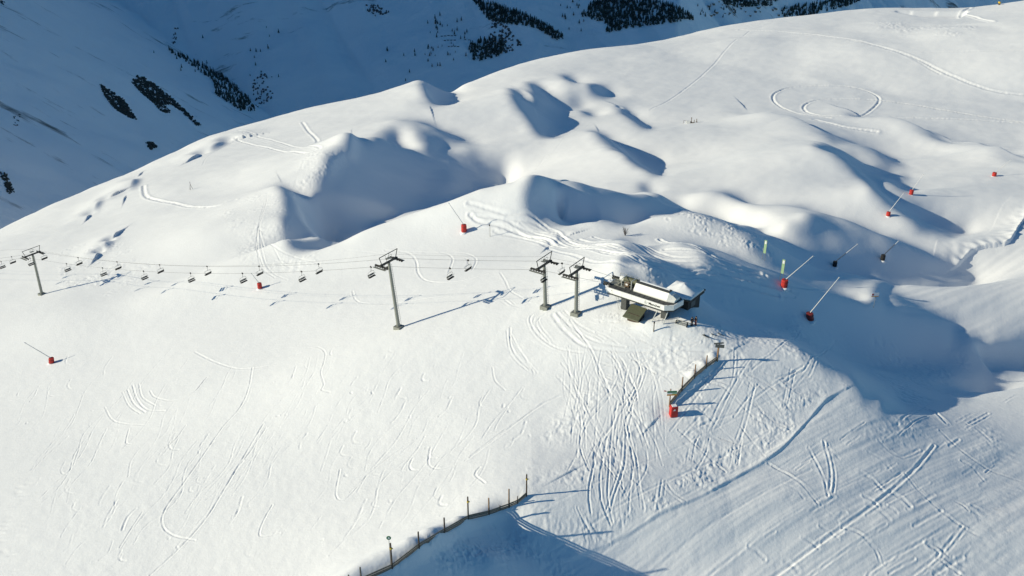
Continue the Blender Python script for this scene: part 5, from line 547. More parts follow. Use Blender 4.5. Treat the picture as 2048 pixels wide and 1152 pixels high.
0,0,0,0,1,-1,0,0,1,0,0,0,-1,1,0,-1,0,1,0,0,1,0,0,0,0,2,0,0,0,1,1,1,-1,1,1,0,1,1,0,1,2,0,1,2,0,1,0,1,1,0,0,0,1,-1,1,2,2,4,6,6,-2,-15,-16,-13,-5,-3,-4,-3,-1,0,0,0,0,4,6,10,9,6,2,-1,
-4,-8,-13,-4,1,-2,0,0,0,0,0,-1,0,0,0,1,2,1,3,1,1,3,4,2,-2,-4,-5,-2,-1,-3,-4,-3,-1,0,1,0,-1,-1,0,3,6,9,7,6,6,2,0,-2,-2,-6,-6,-4,-4,-2,-1,2,0,0,0,0,-1,-1,-1,-1,-1,-2,4,13,16,13,5,-1,
-4,-4,-3,-3,-1,2,3,3,3,1,2,1,-1,-1,-3,-5,-3,-4,-3,-3,-3,-4,-1,0,0,-2,-6,-7,-6,-6,-3,-1,-1,2,1,3,1,2,3,2,2,2,0,1,0,0,1,0,0,0,0,0,0,0,1,-1,1,1,1,1,2,1,1,1,2,-12,0,0,0,0,0,-1,0,-1,0,
1,0,0,0,0,0,0,0,0,0,1,0,0,0,0,0,0,0,0,0,0,0,-1,1,0,-1,1,0,1,0,0,0,1,1,-1,1,0,2,0,1,1,0,0,2,1,0,1,1,0,2,1,1,1,1,0,1,1,1,2,0,1,2,3,5,6,2,-6,-12,-16,-13,-7,-5,-5,-1,0,0,0,0,0,1,3,4,6,
5,8,9,11,-6,-24,-6,1,-2,-1,-1,-1,-1,0,-1,0,-1,0,3,3,1,3,0,1,5,2,-2,-3,-2,-2,-1,-1,-3,-2,-2,-2,-2,-2,-1,-1,-1,1,5,6,8,7,5,3,0,0,-1,0,-4,-6,-6,-3,0,0,0,0,0,-1,0,1,0,-1,-2,1,10,13,12,
8,2,1,2,1,-4,-4,-2,-1,1,2,1,1,1,1,1,-1,-1,-1,-1,-1,-1,-2,-4,-4,-5,-4,-3,-2,-1,-3,-6,-8,-9,-6,-2,3,3,2,3,2,1,3,1,1,1,1,1,0,0,0,0,0,0,0,1,-1,0,1,0,0,1,1,2,1,2,2,1,-14,1,0,0,1,-1,0,
-1,1,0,0,0,-1,1,0,0,0,1,-1,0,0,0,0,0,1,0,0,1,-1,0,0,0,0,-1,0,0,0,0,-1,1,0,0,0,1,1,0,1,-1,1,1,0,1,1,1,0,1,1,1,1,0,1,1,0,1,1,1,1,1,1,2,1,0,1,0,3,2,1,-2,-7,-11,-12,-10,-8,-1,-1,0,0,0,
0,0,0,0,-1,1,4,9,15,17,-3,-20,-5,-1,-2,-3,-1,-2,-1,-1,-1,-2,1,0,-2,2,1,6,1,5,3,-1,-2,-1,0,-1,-1,-1,-2,-2,-2,-3,-3,-1,0,1,1,1,3,5,4,2,1,1,0,1,1,0,-2,-3,-2,-1,-1,-1,-1,0,1,0,0,2,2,1,
3,7,6,0,-2,3,6,11,7,3,1,-2,-2,-4,-4,-1,-1,0,1,1,2,2,2,0,1,0,-1,0,-2,-4,-5,-4,-5,-1,0,1,-3,-8,-12,-10,-3,2,2,1,2,2,1,1,1,0,0,-1,1,0,-1,1,0,0,0,0,1,0,-1,1,1,1,2,1,2,2,0,2,-15,1,1,1,
0,0,0,-1,-1,1,0,0,0,0,0,0,0,0,1,0,0,0,0,0,-1,1,0,0,0,0,0,-1,0,0,0,-1,-1,0,1,-1,0,1,0,0,0,1,0,1,1,0,1,0,1,0,1,1,0,1,1,1,0,0,1,0,1,0,1,0,1,0,0,1,-1,0,0,2,1,0,2,-3,-13,-12,-12,-1,0,0,
0,1,-1,1,-1,1,0,0,-1,2,4,13,14,1,-10,-6,-3,-3,-2,-2,-2,-1,-2,1,-1,0,2,-5,-3,10,6,2,1,-1,0,0,0,0,0,-1,-1,-2,-2,-2,-2,-2,0,1,1,0,1,1,3,1,2,0,-1,0,1,2,-2,0,0,0,-2,-1,1,1,-1,0,1,1,2,4,
5,4,0,-1,-4,1,6,5,5,4,1,1,0,-2,-1,-2,1,2,0,1,2,4,3,3,1,-1,0,0,-2,0,-1,-3,-5,-5,-1,1,2,2,-4,-11,-11,-7,-1,0,0,0,0,0,-1,0,0,0,0,0,0,0,1,0,0,0,-1,1,0,1,1,1,2,1,2,1,2,1,-16,1,1,1,0,1,
-1,0,0,0,0,0,1,0,0,-1,0,0,0,0,0,0,0,1,0,-1,1,-1,1,-1,0,0,0,-1,0,0,-1,0,-1,0,0,0,0,0,1,0,1,0,0,0,1,1,0,1,1,0,1,0,1,0,0,1,0,0,0,1,0,0,0,1,0,-1,-1,-1,-1,2,3,2,2,-3,-11,-9,-12,-1,0,-1,
0,0,1,0,0,0,0,1,0,-1,1,1,8,11,3,-3,-5,-4,-3,-2,-1,-2,-1,-1,1,0,0,1,2,2,4,1,-1,0,0,1,1,1,0,0,-1,-1,-1,-2,-1,-2,1,0,0,-1,-1,-1,1,2,2,2,0,0,-1,0,1,-1,1,-1,-1,1,1,-1,0,0,0,-1,1,3,4,6,
1,-1,-2,0,1,1,1,0,3,1,2,2,2,2,3,2,3,1,0,2,3,2,1,1,1,-1,1,0,0,-1,-3,-5,-4,-3,2,6,5,-1,-12,-11,-7,-3,-2,-1,-2,-1,-1,-1,0,0,0,0,1,0,-1,0,0,-1,1,-1,1,0,2,2,1,2,1,2,1,1,-18,1,2,1,1,0,0,
1,0,-1,0,0,0,0,0,1,0,0,0,0,0,0,0,-1,1,0,-1,1,-1,1,0,0,-1,0,-1,0,0,-1,0,0,-1,0,0,0,0,0,0,1,0,1,0,0,1,0,0,0,1,0,0,1,1,-1,0,1,0,0,0,1,0,-1,0,0,0,-2,0,2,4,2,0,-5,-8,-7,-11,-2,0,0,1,-1,
1,-1,1,0,0,0,0,1,-1,1,0,3,4,1,0,-2,-2,-1,-1,-1,1,0,0,0,-1,1,1,3,6,1,-4,0,1,1,1,2,1,0,0,-1,0,-1,-2,0,-1,0,-1,-1,-2,-1,0,3,4,3,2,-2,-1,-1,-1,0,-2,0,0,-1,0,0,0,0,-1,-2,-1,1,7,7,3,0,
-3,0,-1,-2,-2,1,1,3,1,3,3,5,3,2,2,1,2,-2,0,-1,1,1,1,4,2,2,1,0,-1,-3,-5,-3,-2,0,5,1,-5,-5,-3,-3,-4,-3,-3,-1,-1,-1,0,0,-1,0,-1,0,0,0,0,0,-1,0,0,0,1,2,2,2,1,1,2,1,-20,2,1,2,1,1,1,-1,
0,1,0,0,0,0,0,0,0,0,0,0,0,0,0,1,-1,0,1,-1,0,0,0,-1,1,0,0,-1,0,0,-1,0,0,-1,0,-1,0,1,-1,0,0,0,0,0,0,0,1,1,-1,1,0,0,0,1,1,-1,1,0,0,0,0,1,0,0,0,0,0,2,2,0,-2,-5,-5,-6,-11,-1,-1,1,-1,1,
-1,1,0,0,1,-1,1,0,0,0,0,0,-1,1,0,1,-1,1,0,1,0,0,0,0,1,-1,3,1,1,2,-1,0,2,1,2,0,2,1,0,1,-1,0,0,0,-1,0,-1,-1,-1,-1,1,2,5,5,4,-3,-4,-4,-2,-1,0,-2,-1,0,-1,-1,0,1,-3,-4,-2,5,13,5,1,-3,
-2,-2,-2,-2,-1,3,3,1,1,1,4,2,0,-1,-2,0,-1,-1,-3,0,1,1,2,0,2,1,2,3,5,3,2,-1,-4,-5,-2,3,5,5,1,-2,-3,-4,-3,-3,-1,-1,-2,-1,-1,-1,0,-1,-1,0,-1,-1,-1,-1,-1,1,2,1,1,1,1,1,1,0,-23,3,2,2,2,
1,1,0,0,-1,0,1,0,0,0,0,0,0,0,0,1,0,0,-1,1,0,-1,1,0,-1,0,1,-1,1,-1,1,0,0,0,-1,0,0,-1,0,0,-1,0,0,0,-1,0,0,0,0,-1,0,0,0,1,0,0,1,-1,2,-1,1,0,1,0,0,0,1,-1,2,0,1,0,-1,-2,-3,-4,-7,-10,-1,
0,-1,1,0,0,0,0,0,0,1,0,-1,1,0,0,0,0,0,0,1,0,0,0,0,0,1,0,0,0,0,2,1,1,1,1,1,1,1,1,2,1,1,1,0,1,0,1,-1,0,-1,0,0,0,0,0,2,2,4,0,-1,-4,-3,-3,-2,-2,-1,0,1,0,1,0,-3,-3,-4,4,13,9,1,-2,-6,-1,
-1,-3,-3,1,2,4,2,1,2,0,-1,-2,-3,-3,-2,-4,-2,0,2,2,2,-1,-1,-1,1,2,6,8,9,7,5,2,0,0,4,8,4,-2,-4,-5,-4,-3,-3,-3,-2,-2,-2,-1,-2,-1,-1,-2,-2,-1,-1,-1,-2,0,0,-1,1,1,0,1,1,0,1,-27,5,3,2,2,
2,0,1,-1,1,0,-1,1,0,0,0,0,1,0,0,-1,0,1,0,0,0,1,-1,0,1,0,-1,1,-1,1,1,-1,1,0,0,-1,0,0,0,-1,-1,0,-1,0,0,-1,0,-1,-1,0,-1,1,-1,0,0,0,0,2,0,1,0,1,0,0,0,1,-1,1,0,2,0,-2,0,-1,-3,-4,-5,-12,
-1,0,0,-1,0,1,0,0,1,0,0,0,0,0,0,1,0,0,0,1,-1,1,0,0,0,0,0,0,1,-1,1,1,1,0,3,0,1,1,1,2,1,1,1,2,1,1,0,0,0,0,0,0,0,0,1,0,1,-2,-3,-1,0,1,-2,-3,-3,-3,-2,2,3,2,0,-2,-3,-3,5,11,12,4,-1,-6,
-5,-2,-2,-1,-2,0,1,0,2,1,0,-2,-3,-3,-2,-2,-3,-2,-2,0,3,3,1,0,1,3,3,6,6,7,7,8,8,7,6,4,5,3,-2,-4,-5,-4,-4,-4,-3,-2,-3,-2,-2,-2,-1,-2,-2,-1,-2,-1,-2,-1,-1,-1,-2,0,-1,-1,1,0,-1,0,0,
-34,6,6,3,3,1,2,0,1,-1,1,0,0,0,0,0,1,-1,0,1,0,0,0,0,0,0,0,0,1,-1,0,1,0,0,1,-1,2,-1,0,1,0,0,0,-1,0,0,0,-1,-1,0,-1,-1,0,0,-1,-1,-1,-1,-1,0,1,0,0,1,1,1,0,0,1,0,0,1,0,0,0,0,-1,0,0,-2,
-5,-6,-11,-1,-1,0,1,0,0,0,0,0,0,0,0,1,0,0,0,0,1,0,-1,1,0,0,1,0,0,0,0,0,0,1,0,1,2,0,3,0,1,1,1,2,1,1,1,1,1,1,0,0,1,0,0,0,0,0,1,-3,-6,-6,-2,3,2,1,-2,-3,-3,0,2,2,1,-2,-4,0,9,15,13,3,0,
-6,-7,-2,-1,-1,-3,-1,-2,-2,-2,-2,0,-2,-2,-3,-2,-1,-1,-1,-1,0,3,3,2,2,5,5,6,7,6,4,3,2,3,6,9,6,4,2,1,-3,-4,-3,-1,-2,-2,-2,-3,-1,-2,-2,-2,-2,-2,-1,-1,-1,-2,-1,-1,-2,-2,-1,-2,-2,-1,-1,
-1,0,-1,0,-43,5,6,8,5,4,1,1,0,1,-1,1,-1,1,0,0,0,0,1,-1,0,1,-1,1,0,0,0,0,0,0,1,0,0,0,0,1,0,0,1,0,1,0,0,0,0,0,-1,0,0,-1,0,0,-2,0,-1,0,-2,0,-1,0,-1,0,0,0,1,1,1,0,0,1,0,0,1,0,0,0,0,0,
0,-3,-4,-7,-12,-2,0,0,0,0,0,0,1,-1,1,0,0,0,1,0,0,0,0,0,1,0,-1,1,-1,1,0,0,1,-1,1,0,1,1,0,2,2,1,0,2,0,1,1,2,0,1,0,1,1,1,-1,0,1,-1,0,-1,-2,-4,-6,-4,-1,1,2,2,1,0,1,1,0,-2,-3,-3,3,16,
20,13,3,-3,-8,-9,-5,-1,-1,-3,-2,-4,-5,-5,-4,-3,-3,-1,0,0,1,2,1,2,5,5,4,3,2,6,7,7,4,2,-1,0,-2,-3,-1,2,3,3,3,2,1,1,0,1,0,0,0,0,0,-1,-1,0,-1,-1,-1,-1,-1,-1,-1,-1,-1,-1,-2,-3,-3,-2,-2,
-2,-1,-1,0,-1,-48,3,6,6,7,7,5,1,1,-1,1,-1,1,-1,1,0,0,0,0,0,1,-1,1,-1,0,1,0,0,0,0,0,0,0,1,0,0,0,1,0,0,0,1,0,1,-1,0,1,0,0,-1,0,-1,1,-1,0,-1,0,-1,-1,-1,-1,0,0,0,1,0,0,1,1,0,1,1,0,0,1,
-1,0,0,-1,-3,-4,-6,-14,-2,0,0,-1,1,-1,1,0,0,0,1,0,0,0,0,0,0,0,0,0,1,0,0,1,0,0,0,0,1,0,-1,1,1,2,0,2,1,1,0,2,0,1,0,1,1,0,0,0,0,1,1,-1,0,-2,-2,-4,-3,-3,-2,0,0,2,0,2,2,3,1,-3,-3,0,5,
17,19,10,3,-3,-8,-10,-6,-1,-2,-3,-4,-5,-5,-4,-4,-2,-2,-1,1,1,3,3,3,4,7,7,8,5,2,6,6,4,1,-4,-6,-5,-6,-4,-2,-2,-2,1,3,3,4,1,2,3,2,1,1,1,1,0,1,0,0,0,0,0,0,-1,0,0,0,-1,-1,-2,-3,-3,-2,
-2,-2,-2,-1,-1,0,-51,4,3,4,5,7,8,7,0,0,0,1,-1,1,-1,1,-1,1,-1,1,0,0,0,1,-1,0,0,0,0,1,-1,0,1,0,0,0,1,0,0,0,1,-1,1,0,1,0,0,0,0,1,0,0,0,-1,0,0,-1,0,0,-1,0,-1,0,0,-1,0,1,0,0,1,0,1,1,2,
0,1,-1,-1,-1,-3,-4,-7,-16,-2,0,-2,1,0,1,0,0,1,0,-1,1,1,-1,0,1,0,0,1,0,-1,1,0,0,0,1,0,0,0,-1,1,2,1,0,1,2,0,1,1,0,1,0,0,0,0,1,0,0,0,0,0,0,0,-2,-4,-4,-3,0,1,1,0,-1,1,1,5,5,2,-1,3,8,
15,15,5,-1,-6,-10,-9,-6,-2,-3,-3,-3,-3,-4,-3,-2,-1,-1,1,2,3,4,5,5,5,6,7,6,4,4,3,2,2,-1,-5,-6,-7,-7,-5,-5,-2,-3,-4,-1,4,4,3,2,3,2,1,2,2,2,1,2,0,2,1,0,1,1,-1,1,0,0,1,0,-1,-2,-2,-3,
-3,-2,-2,-1,-1,-1,-1,-54,4,4,4,4,4,5,8,8,1,-1,-1,1,0,1,-1,1,-1,1,0,-1,1,0,-1,1,0,0,0,0,0,0,1,-1,0,1,0,-1,1,0,1,0,1,-1,1,0,1,-1,1,0,0,0,1,-1,1,0,-1,1,0,-1,0,-1,0,-1,-1,0,0,0,0,1,0,
1,1,1,0,1,-1,-1,0,-1,-1,-4,-6,-18,-3,1,0,1,1,-2,-2,0,1,0,1,0,0,1,1,-1,1,0,0,0,0,0,1,0,0,0,0,0,0,1,0,0,1,1,2,1,1,1,0,0,0,1,0,0,-1,-1,-1,0,1,-1,0,1,0,0,-4,-4,-3,1,3,1,2,0,-1,6,9,9,7,
7,8,12,12,1,-7,-12,-17,-11,-7,-3,-3,-2,-3,-2,-1,1,0,1,3,3,4,5,5,5,4,5,5,5,3,2,3,0,0,-2,-6,-8,-6,-3,-3,-2,-4,-4,-3,-4,-3,-2,1,3,2,3,2,2,2,2,2,2,1,1,3,1,0,2,1,1,2,0,1,1,0,0,-1,-2,-2,
-1,-2,-2,-1,-1,-2,-1,-1,-59,5,4,4,5,3,3,4,8,8,1,0,0,0,0,1,-1,1,0,0,0,0,0,1,-1,0,0,1,-1,0,1,-1,1,0,-1,1,0,0,1,-1,0,0,1,0,0,0,1,0,0,1,0,0,0,0,0,1,0,0,0,-1,1,-1,0,0,-1,-1,-1,1,-1,0,1,
0,0,2,-1,-3,-1,1,2,2,1,1,-17,-4,-16,-3,-6,0,4,16,-2,-2,-1,-2,-2,1,0,1,1,0,0,0,1,0,0,0,0,0,0,1,0,0,0,0,2,1,1,1,1,1,0,1,0,0,0,0,-2,-1,-1,0,-1,-2,0,0,2,2,0,0,-2,-2,1,2,6,4,3,6,9,15,
12,11,7,4,-1,-6,-11,-18,-19,-14,-7,-1,0,0,0,2,2,3,2,5,5,6,7,7,7,3,3,3,3,2,3,0,1,-3,-6,-8,-9,-9,-8,-4,-2,2,2,1,-2,-3,-2,-2,-1,-1,-1,0,1,0,1,2,1,2,1,2,1,1,1,3,1,1,2,1,2,1,1,1,0,0,-1,
-1,-2,0,-1,-2,-1,-1,-1,0,-63,4,5,5,4,4,4,3,3,8,8,0,0,0,0,0,1,0,0,-1,1,0,0,0,1,0,0,-1,1,0,-1,1,-1,1,0,0,0,0,0,1,0,0,0,0,0,0,0,1,0,-1,1,-1,1,0,0,0,0,-1,1,0,0,0,-1,0,-1,0,0,-1,0,0,0,
0,1,0,0,-2,-2,0,3,6,9,9,-60,-23,63,22,-5,-5,1,-86,25,-1,1,10,16,-5,-2,-4,1,1,1,0,0,1,1,-1,1,0,0,0,0,1,0,0,1,2,1,0,3,0,0,0,1,1,-1,-1,0,-1,-1,-1,-1,-1,-2,1,2,2,0,1,2,1,2,3,6,7,7,9,
10,6,5,2,1,-2,-8,-11,-15,-13,-11,-6,-1,2,4,3,3,2,4,4,6,4,7,6,7,5,3,3,2,2,2,4,1,1,-4,-8,-11,-11,-11,-8,-4,-2,-1,0,1,2,1,0,-1,-1,-3,-2,-1,0,-1,1,0,1,1,1,1,1,2,1,1,1,2,2,0,2,1,1,1,1,
1,0,0,0,-1,-1,-1,0,-1,0,0,-1,-68,5,5,4,5,4,4,4,2,4,8,6,-1,1,0,0,0,0,1,1,0,0,0,0,0,0,0,1,0,0,0,0,0,0,0,0,1,-1,0,0,0,0,1,-1,1,0,0,0,0,0,0,0,0,0,0,-1,0,1,-1,0,-1,1,0,-1,0,-1,0,0,0,0,
-1,0,0,0,2,0,-2,-3,2,11,15,24,142,-10,-24,4,4,-14,-34,-19,-29,-11,-7,-32,-88,24,8,26,-9,-5,1,1,0,0,1,0,0,1,0,0,1,-1,0,1,0,2,2,1,1,2,0,1,0,-1,1,0,-1,0,-1,0,-1,-2,1,1,0,1,1,1,2,4,4,
6,4,5,7,7,1,-4,-5,-2,-1,-3,-5,-7,-8,-5,-2,4,5,4,4,2,2,3,2,3,3,5,3,4,2,3,1,3,1,3,3,3,2,-6,-11,-11,-9,-8,-5,-4,-2,-2,-1,-1,0,1,2,2,1,-3,-4,-3,0,2,1,0,1,0,1,0,1,1,1,0,2,1,1,1,1,1,1,1,
1,1,1,0,0,0,1,-1,0,-1,0,0,-1,0,-73,5,5,5,4,5,4,4,4,2,4,10,2,-1,1,0,1,0,0,0,1,0,0,1,0,0,1,0,0,0,0,0,0,0,0,0,0,1,0,-1,1,0,-1,1,0,0,0,-1,1,0,-1,1,-1,0,0,0,-1,0,0,0,0,-1,0,-1,0,0,0,-1,
-1,0,0,0,0,1,-1,0,-3,-2,-1,11,22,30,89,26,-45,-29,0,-4,-5,62,-25,-10,-16,-13,39,-41,-23,-146,43,26,-8,-1,3,3,-2,0,0,0,1,1,-1,0,1,0,2,2,1,1,2,0,1,0,1,1,-1,1,0,0,0,0,0,1,1,2,1,-1,0,
1,1,3,5,3,3,2,3,-1,-3,-7,-6,-4,-1,-1,1,-1,2,4,9,9,6,2,0,0,1,-1,0,1,1,1,1,0,0,0,1,-1,1,1,2,2,-3,-12,-10,-6,-3,-1,-1,0,-1,-2,-1,0,0,-1,3,3,2,-1,-7,-5,2,3,3,0,1,0,1,0,0,0,0,1,0,1,0,0,
1,0,1,1,1,0,0,1,1,0,0,1,-1,0,0,-1,0,0,-79,4,5,5,5,5,5,3,4,3,2,6,8,1,0,2,0,1,-1,1,0,1,1,-1,1,1,-1,0,1,0,1,-1,1,0,1,-1,0,0,0,1,-1,0,1,-1,0,0,1,0,-1,1,0,-1,1,-1,-1,0,0,-1,0,0,0,-1,0,
0,0,0,-2,0,0,0,-1,-1,0,-1,-2,-2,-2,0,2,7,20,27,14,14,11,-2,-6,-3,1,-7,1,-5,-5,10,13,0,-14,98,-60,-144,14,4,-4,-8,10,6,-2,-2,0,0,1,1,-1,1,2,3,1,1,1,2,0,0,0,0,2,0,1,0,1,0,2,3,4,2,0,
0,-1,1,0,-2,-2,2,1,2,-1,-1,-4,-3,-2,-2,-1,1,3,7,9,11,9,7,2,0,-3,-1,-3,0,-2,-2,-1,-2,-1,-2,-2,-2,-3,-1,-2,-3,-1,-3,-6,-6,-2,0,2,4,4,3,1,1,0,0,-1,1,1,1,4,3,0,-1,-1,0,-2,0,-1,0,-2,-1,
0,-1,0,0,-1,-1,0,0,0,-1,0,0,0,0,0,0,0,1,0,0,0,0,0,0,0,-1,-86,6,4,5,5,5,4,5,4,4,3,2,8,6,0,0,1,0,2,0,1,0,0,1,0,0,1,1,-1,1,0,1,0,0,0,1,-1,1,0,0,0,0,0,0,0,0,0,0,0,0,0,0,-1,1,0,-1,0,0,
-1,0,-1,1,-1,1,-1,-1,1,-1,0,-1,0,0,-1,-2,-2,-1,5,8,10,10,9,8,10,2,-2,-5,-5,-1,-1,2,-5,-6,-4,-1,0,6,18,6,0,102,-34,-23,-79,-13,-21,-31,13,16,-7,-1,1,0,1,1,3,2,3,0,1,0,0,1,1,1,0,1,1,
1,1,1,2,5,4,2,1,-1,2,0,-2,-7,-5,1,4,2,0,0,0,0,-1,0,0,2,4,6,8,6,5,2,0,-1,-1,-1,0,-1,-1,-2,-2,-1,-2,-2,-3,-3,-2,-3,-4,-3,-5,-5,-4,0,1,2,4,6,7,6,5,3,1,2,1,1,-1,3,2,4,7,2,-4,-5,-4,-2,
-3,-3,-1,-2,-2,-1,-1,-2,0,-2,-1,-1,-2,0,-1,-1,-1,0,0,-1,0,-1,0,0,0,0,-1,0,0,0,-91,4,5,5,5,4,5,5,4,4,4,2,5,9,4,0,0,1,1,1,-1,1,1,1,0,1,0,0,1,0,0,1,0,0,0,0,1,-1,1,0,0,1,-1,1,0,0,0,0,
0,0,0,0,0,-1,0,1,-1,0,0,-1,1,-1,0,0,0,1,-1,1,-1,0,0,0,0,-1,0,4,12,12,11,7,3,0,-1,-4,-2,-1,-2,-3,-1,-3,-2,-2,-4,-6,-8,-8,2,15,18,6,13,-2,57,-9,-33,-25,-16,-90,40,4,-6,2,2,2,3,4,1,2,
-1,-1,1,0,0,0,1,1,1,2,0,2,3,5,5,1,0,1,0,2,-3,-6,-2,3,3,1,1,1,0,0,1,0,1,2,2,2,3,3,2,1,1,1,0,1,-1,0,-1,0,0,-2,-2,-2,-1,-2,-2,-3,-3,-3,-3,-6,-5,-2,1,4,7,6,5,6,5,6,5,3,2,1,3,0,2,4,4,1,
-3,-6,-3,-4,-3,-2,-3,-2,-2,-1,-3,-1,-2,-1,-2,-2,0,-2,-1,-1,0,-2,-2,-1,-2,0,-1,-1,0,-1,0,0,-1,1,-96,3,5,4,4,5,5,5,4,5,4,4,2,6,12,3,-1,1,0,0,2,0,0,1,1,0,0,1,0,1,1,-1,1,0,0,0,1,0,-1,
0,1,-1,1,0,0,1,-1,1,0,0,0,1,0,0,-1,0,0,-1,0,1,-1,0,1,-1,1,0,1,0,1,0,1,0,1,0,2,8,11,9,4,1,-1,2,3,2,-3,-1,0,-2,-3,-3,-1,-1,0,-2,-6,-10,-16,-8,3,11,7,12,10,12,24,26,-32,34,-103,-53,
31,9,-1,6,2,3,1,-1,-1,-1,0,0,0,1,0,1,1,0,2,3,4,4,2,1,1,0,1,0,1,2,4,2,-1,-2,0,0,1,0,1,0,0,1,1,1,0,1,0,0,2,0,2,0,2,0,1,0,-1,1,0,-1,-1,-1,-1,-2,0,-3,-6,-6,-7,-1,2,6,6,4,2,1,5,4,7,4,4,
3,1,2,0,1,2,0,-2,-3,-2,-2,-2,-2,-2,-1,-2,-3,-1,-2,-2,-1,-2,-1,-2,0,-1,-1,-2,-1,-2,-3,-1,-2,-1,-2,-1,0,-1,-1,1,-1,-104,5,3,4,5,4,5,4,5,4,5,4,5,3,6,12,6,0,0,1,0,1,1,-1,1,0,1,0,1,0,0,
1,0,1,0,1,-1,0,0,0,0,0,0,0,1,0,1,-1,1,0,0,0,0,0,1,-1,0,0,0,0,0,1,-1,1,0,1,0,1,1,1,1,2,0,2,2,3,6,2,-1,-1,-1,3,10,7,0,-2,-2,-1,-2,-1,-2,-2,-2,0,0,-2,-7,-12,-12,-8,-2,1,6,10,13,11,19,
15,33,20,-52,-116,29,5,15,6,-3,-2,-5,0,-1,0,0,0,0,0,1,2,2,4,5,2,1,0,0,0,0,1,5,10,6,-2,-5,-1,0,-1,0,0,0,1,0,0,0,0,1,-1,0,1,0,2,1,1,1,1,1,1,1,0,1,1,0,1,0,-1,-4,-6,-8,-8,-3,2,6,6,3,
-1,-4,-4,1,6,4,5,3,3,3,1,2,0,1,0,0,0,-1,0,0,-1,-1,-1,-1,-1,-1,-2,-1,-1,-1,-1,0,-2,-1,0,-1,-2,-3,-3,-3,-2,-2,0,-1,-2,0,-1,-1,1,-109,2,4,4,3,5,3,5,5,5,5,5,4,5,3,6,12,9,3,0,0,0,1,1,0,
0,1,0,1,0,1,0,0,0,1,-1,1,0,0,0,-1,1,-1,1,-1,0,1,1,0,0,1,-1,1,0,-1,1,0,0,0,0,0,0,1,0,0,0,1,0,1,2,1,0,2,2,0,2,1,1,0,0,2,2,5,9,3,-3,-1,-1,-1,-1,-2,-2,-2,-2,-1,-1,0,-6,-8,-8,-4,-3,-3,
-2,1,6,9,15,20,12,2,93,-33,-87,-9,-7,-6,-7,-7,0,1,-1,0,0,0,1,1,2,5,4,2,1,0,0,0,1,0,1,4,8,1,-4,-3,1,0,1,0,1,0,0,1,0,1,1,0,0,1,1,0,1,0,2,0,1,2,1,1,1,1,1,2,-1,-2,-4,-8,-8,-6,-3,1,5,4,
2,-2,-6,-6,-5,2,5,5,3,4,2,2,2,1,2,1,1,1,1,1,-1,1,0,0,0,-1,0,-1,1,-1,-1,1,-1,-1,1,-1,-1,0,-2,-3,-3,-2,-3,-1,-3,-1,-1,-1,0,0,-1,-114,3,2,3,3,3,5,4,5,5,5,5,5,5,5,3,5,10,11,7,2,0,0,1,
0,1,0,0,0,1,0,1,0,1,0,0,-1,0,0,0,0,0,1,-1,1,0,-1,0,1,0,0,1,0,0,1,-1,1,0,0,0,0,0,0,0,1,0,1,0,1,0,1,2,0,0,2,1,0,1,1,2,1,2,4,6,2,-2,-1,1,0,-1,0,-1,-1,-2,-3,-1,-2,-3,-6,-5,-5,-3,-2,-3,
-1,-2,0,4,8,9,15,5,-2,68,-42,-39,-12,-10,-3,0,-1,0,0,0,1,1,3,3,4,4,2,0,0,0,1,0,1,0,2,1,-3,-7,-2,2,4,1,1,1,1,1,1,2,0,1,1,1,1,0,2,0,1,0,2,1,0,1,2,1,1,1,-1,-3,-7,-8,-7,-4,-2,1,4,3,2,
-3,-8,-5,-5,-2,3,3,3,3,2,3,2,2,2,2,1,2,1,0,1,2,-1,1,0,0,1,0,1,-1,1,1,0,0,1,-1,1,0,-1,-2,-2,-2,-3,-2,-2,-1,-2,0,-1,-1,-1,0,-119,1,3,2,3,3,3,4,5,4,5,6,6,5,5,6,4,4,6,11,11,7,0,-1,1,0,
0,1,0,0,1,0,1,0,0,1,0,1,-1,0,0,0,-1,1,-1,0,0,1,-1,1,0,0,0,0,0,1,0,0,0,0,0,0,1,0,0,0,0,1,0,1,0,0,1,1,0,1,0,1,1,1,2,1,3,3,5,1,-2,1,2,1,0,0,-2,-1,-1,-3,-3,-3,-3,-4,-5,-4,-4,-4,-3,1,0,
-1,-1,-1,3,6,6,1,6,-4,-10,-6,0,0,0,0,0,1,1,2,3,5,4,2,0,1,-1,1,0,1,1,1,0,-4,-9,-9,-3,3,4,4,2,1,1,2,2,1,2,1,2,2,0,2,0,1,1,1,1,0,1,1,1,2,0,-3,-4,-7,-8,-6,-4,-1,1,2,3,3,-2,-6,-5,-2,0,
0,0,0,1,2,2,2,2,2,1,1,2,1,1,2,0,0,2,-1,1,0,1,1,0,2,1,0,1,1,0,1,1,1,-1,-1,-2,-3,-2,-1,-2,-1,-1,-1,-1,0,0,-1,-124,1,1,2,2,3,3,3,4,5,5,5,6,5,6,6,5,5,4,4,6,11,11,5,1,0,1,1,0,0,1,1,0,0,
1,0,1,-1,1,0,1,-1,1,-1,0,0,0,-1,1,-1,1,0,-1,1,0,0,-1,1,0,0,1,0,-1,1,0,0,0,0,0,0,0,1,0,0,0,0,1,-1,1,0,-1,1,-1,5,9,10,3,-1,0,2,0,-1,0,-2,-1,-1,-2,-2,-4,-4,-4,-5,-5,-7,-6,-3,2,2,0,-1,
-3,-1,-1,2,3,0,0,1,1,0,0,0,1,1,2,4,4,2,3,0,1,0,1,1,1,1,1,-2,-6,-9,-8,-6,-4,2,3,2,2,3,2,2,1,2,2,3,1,1,3,0,2,1,1,0,0,1,0,1,1,0,-4,-7,-7,-5,-2,-2,1,-1,0,0,2,1,-1,-3,0,0,1,0,-3,-1,0,0,
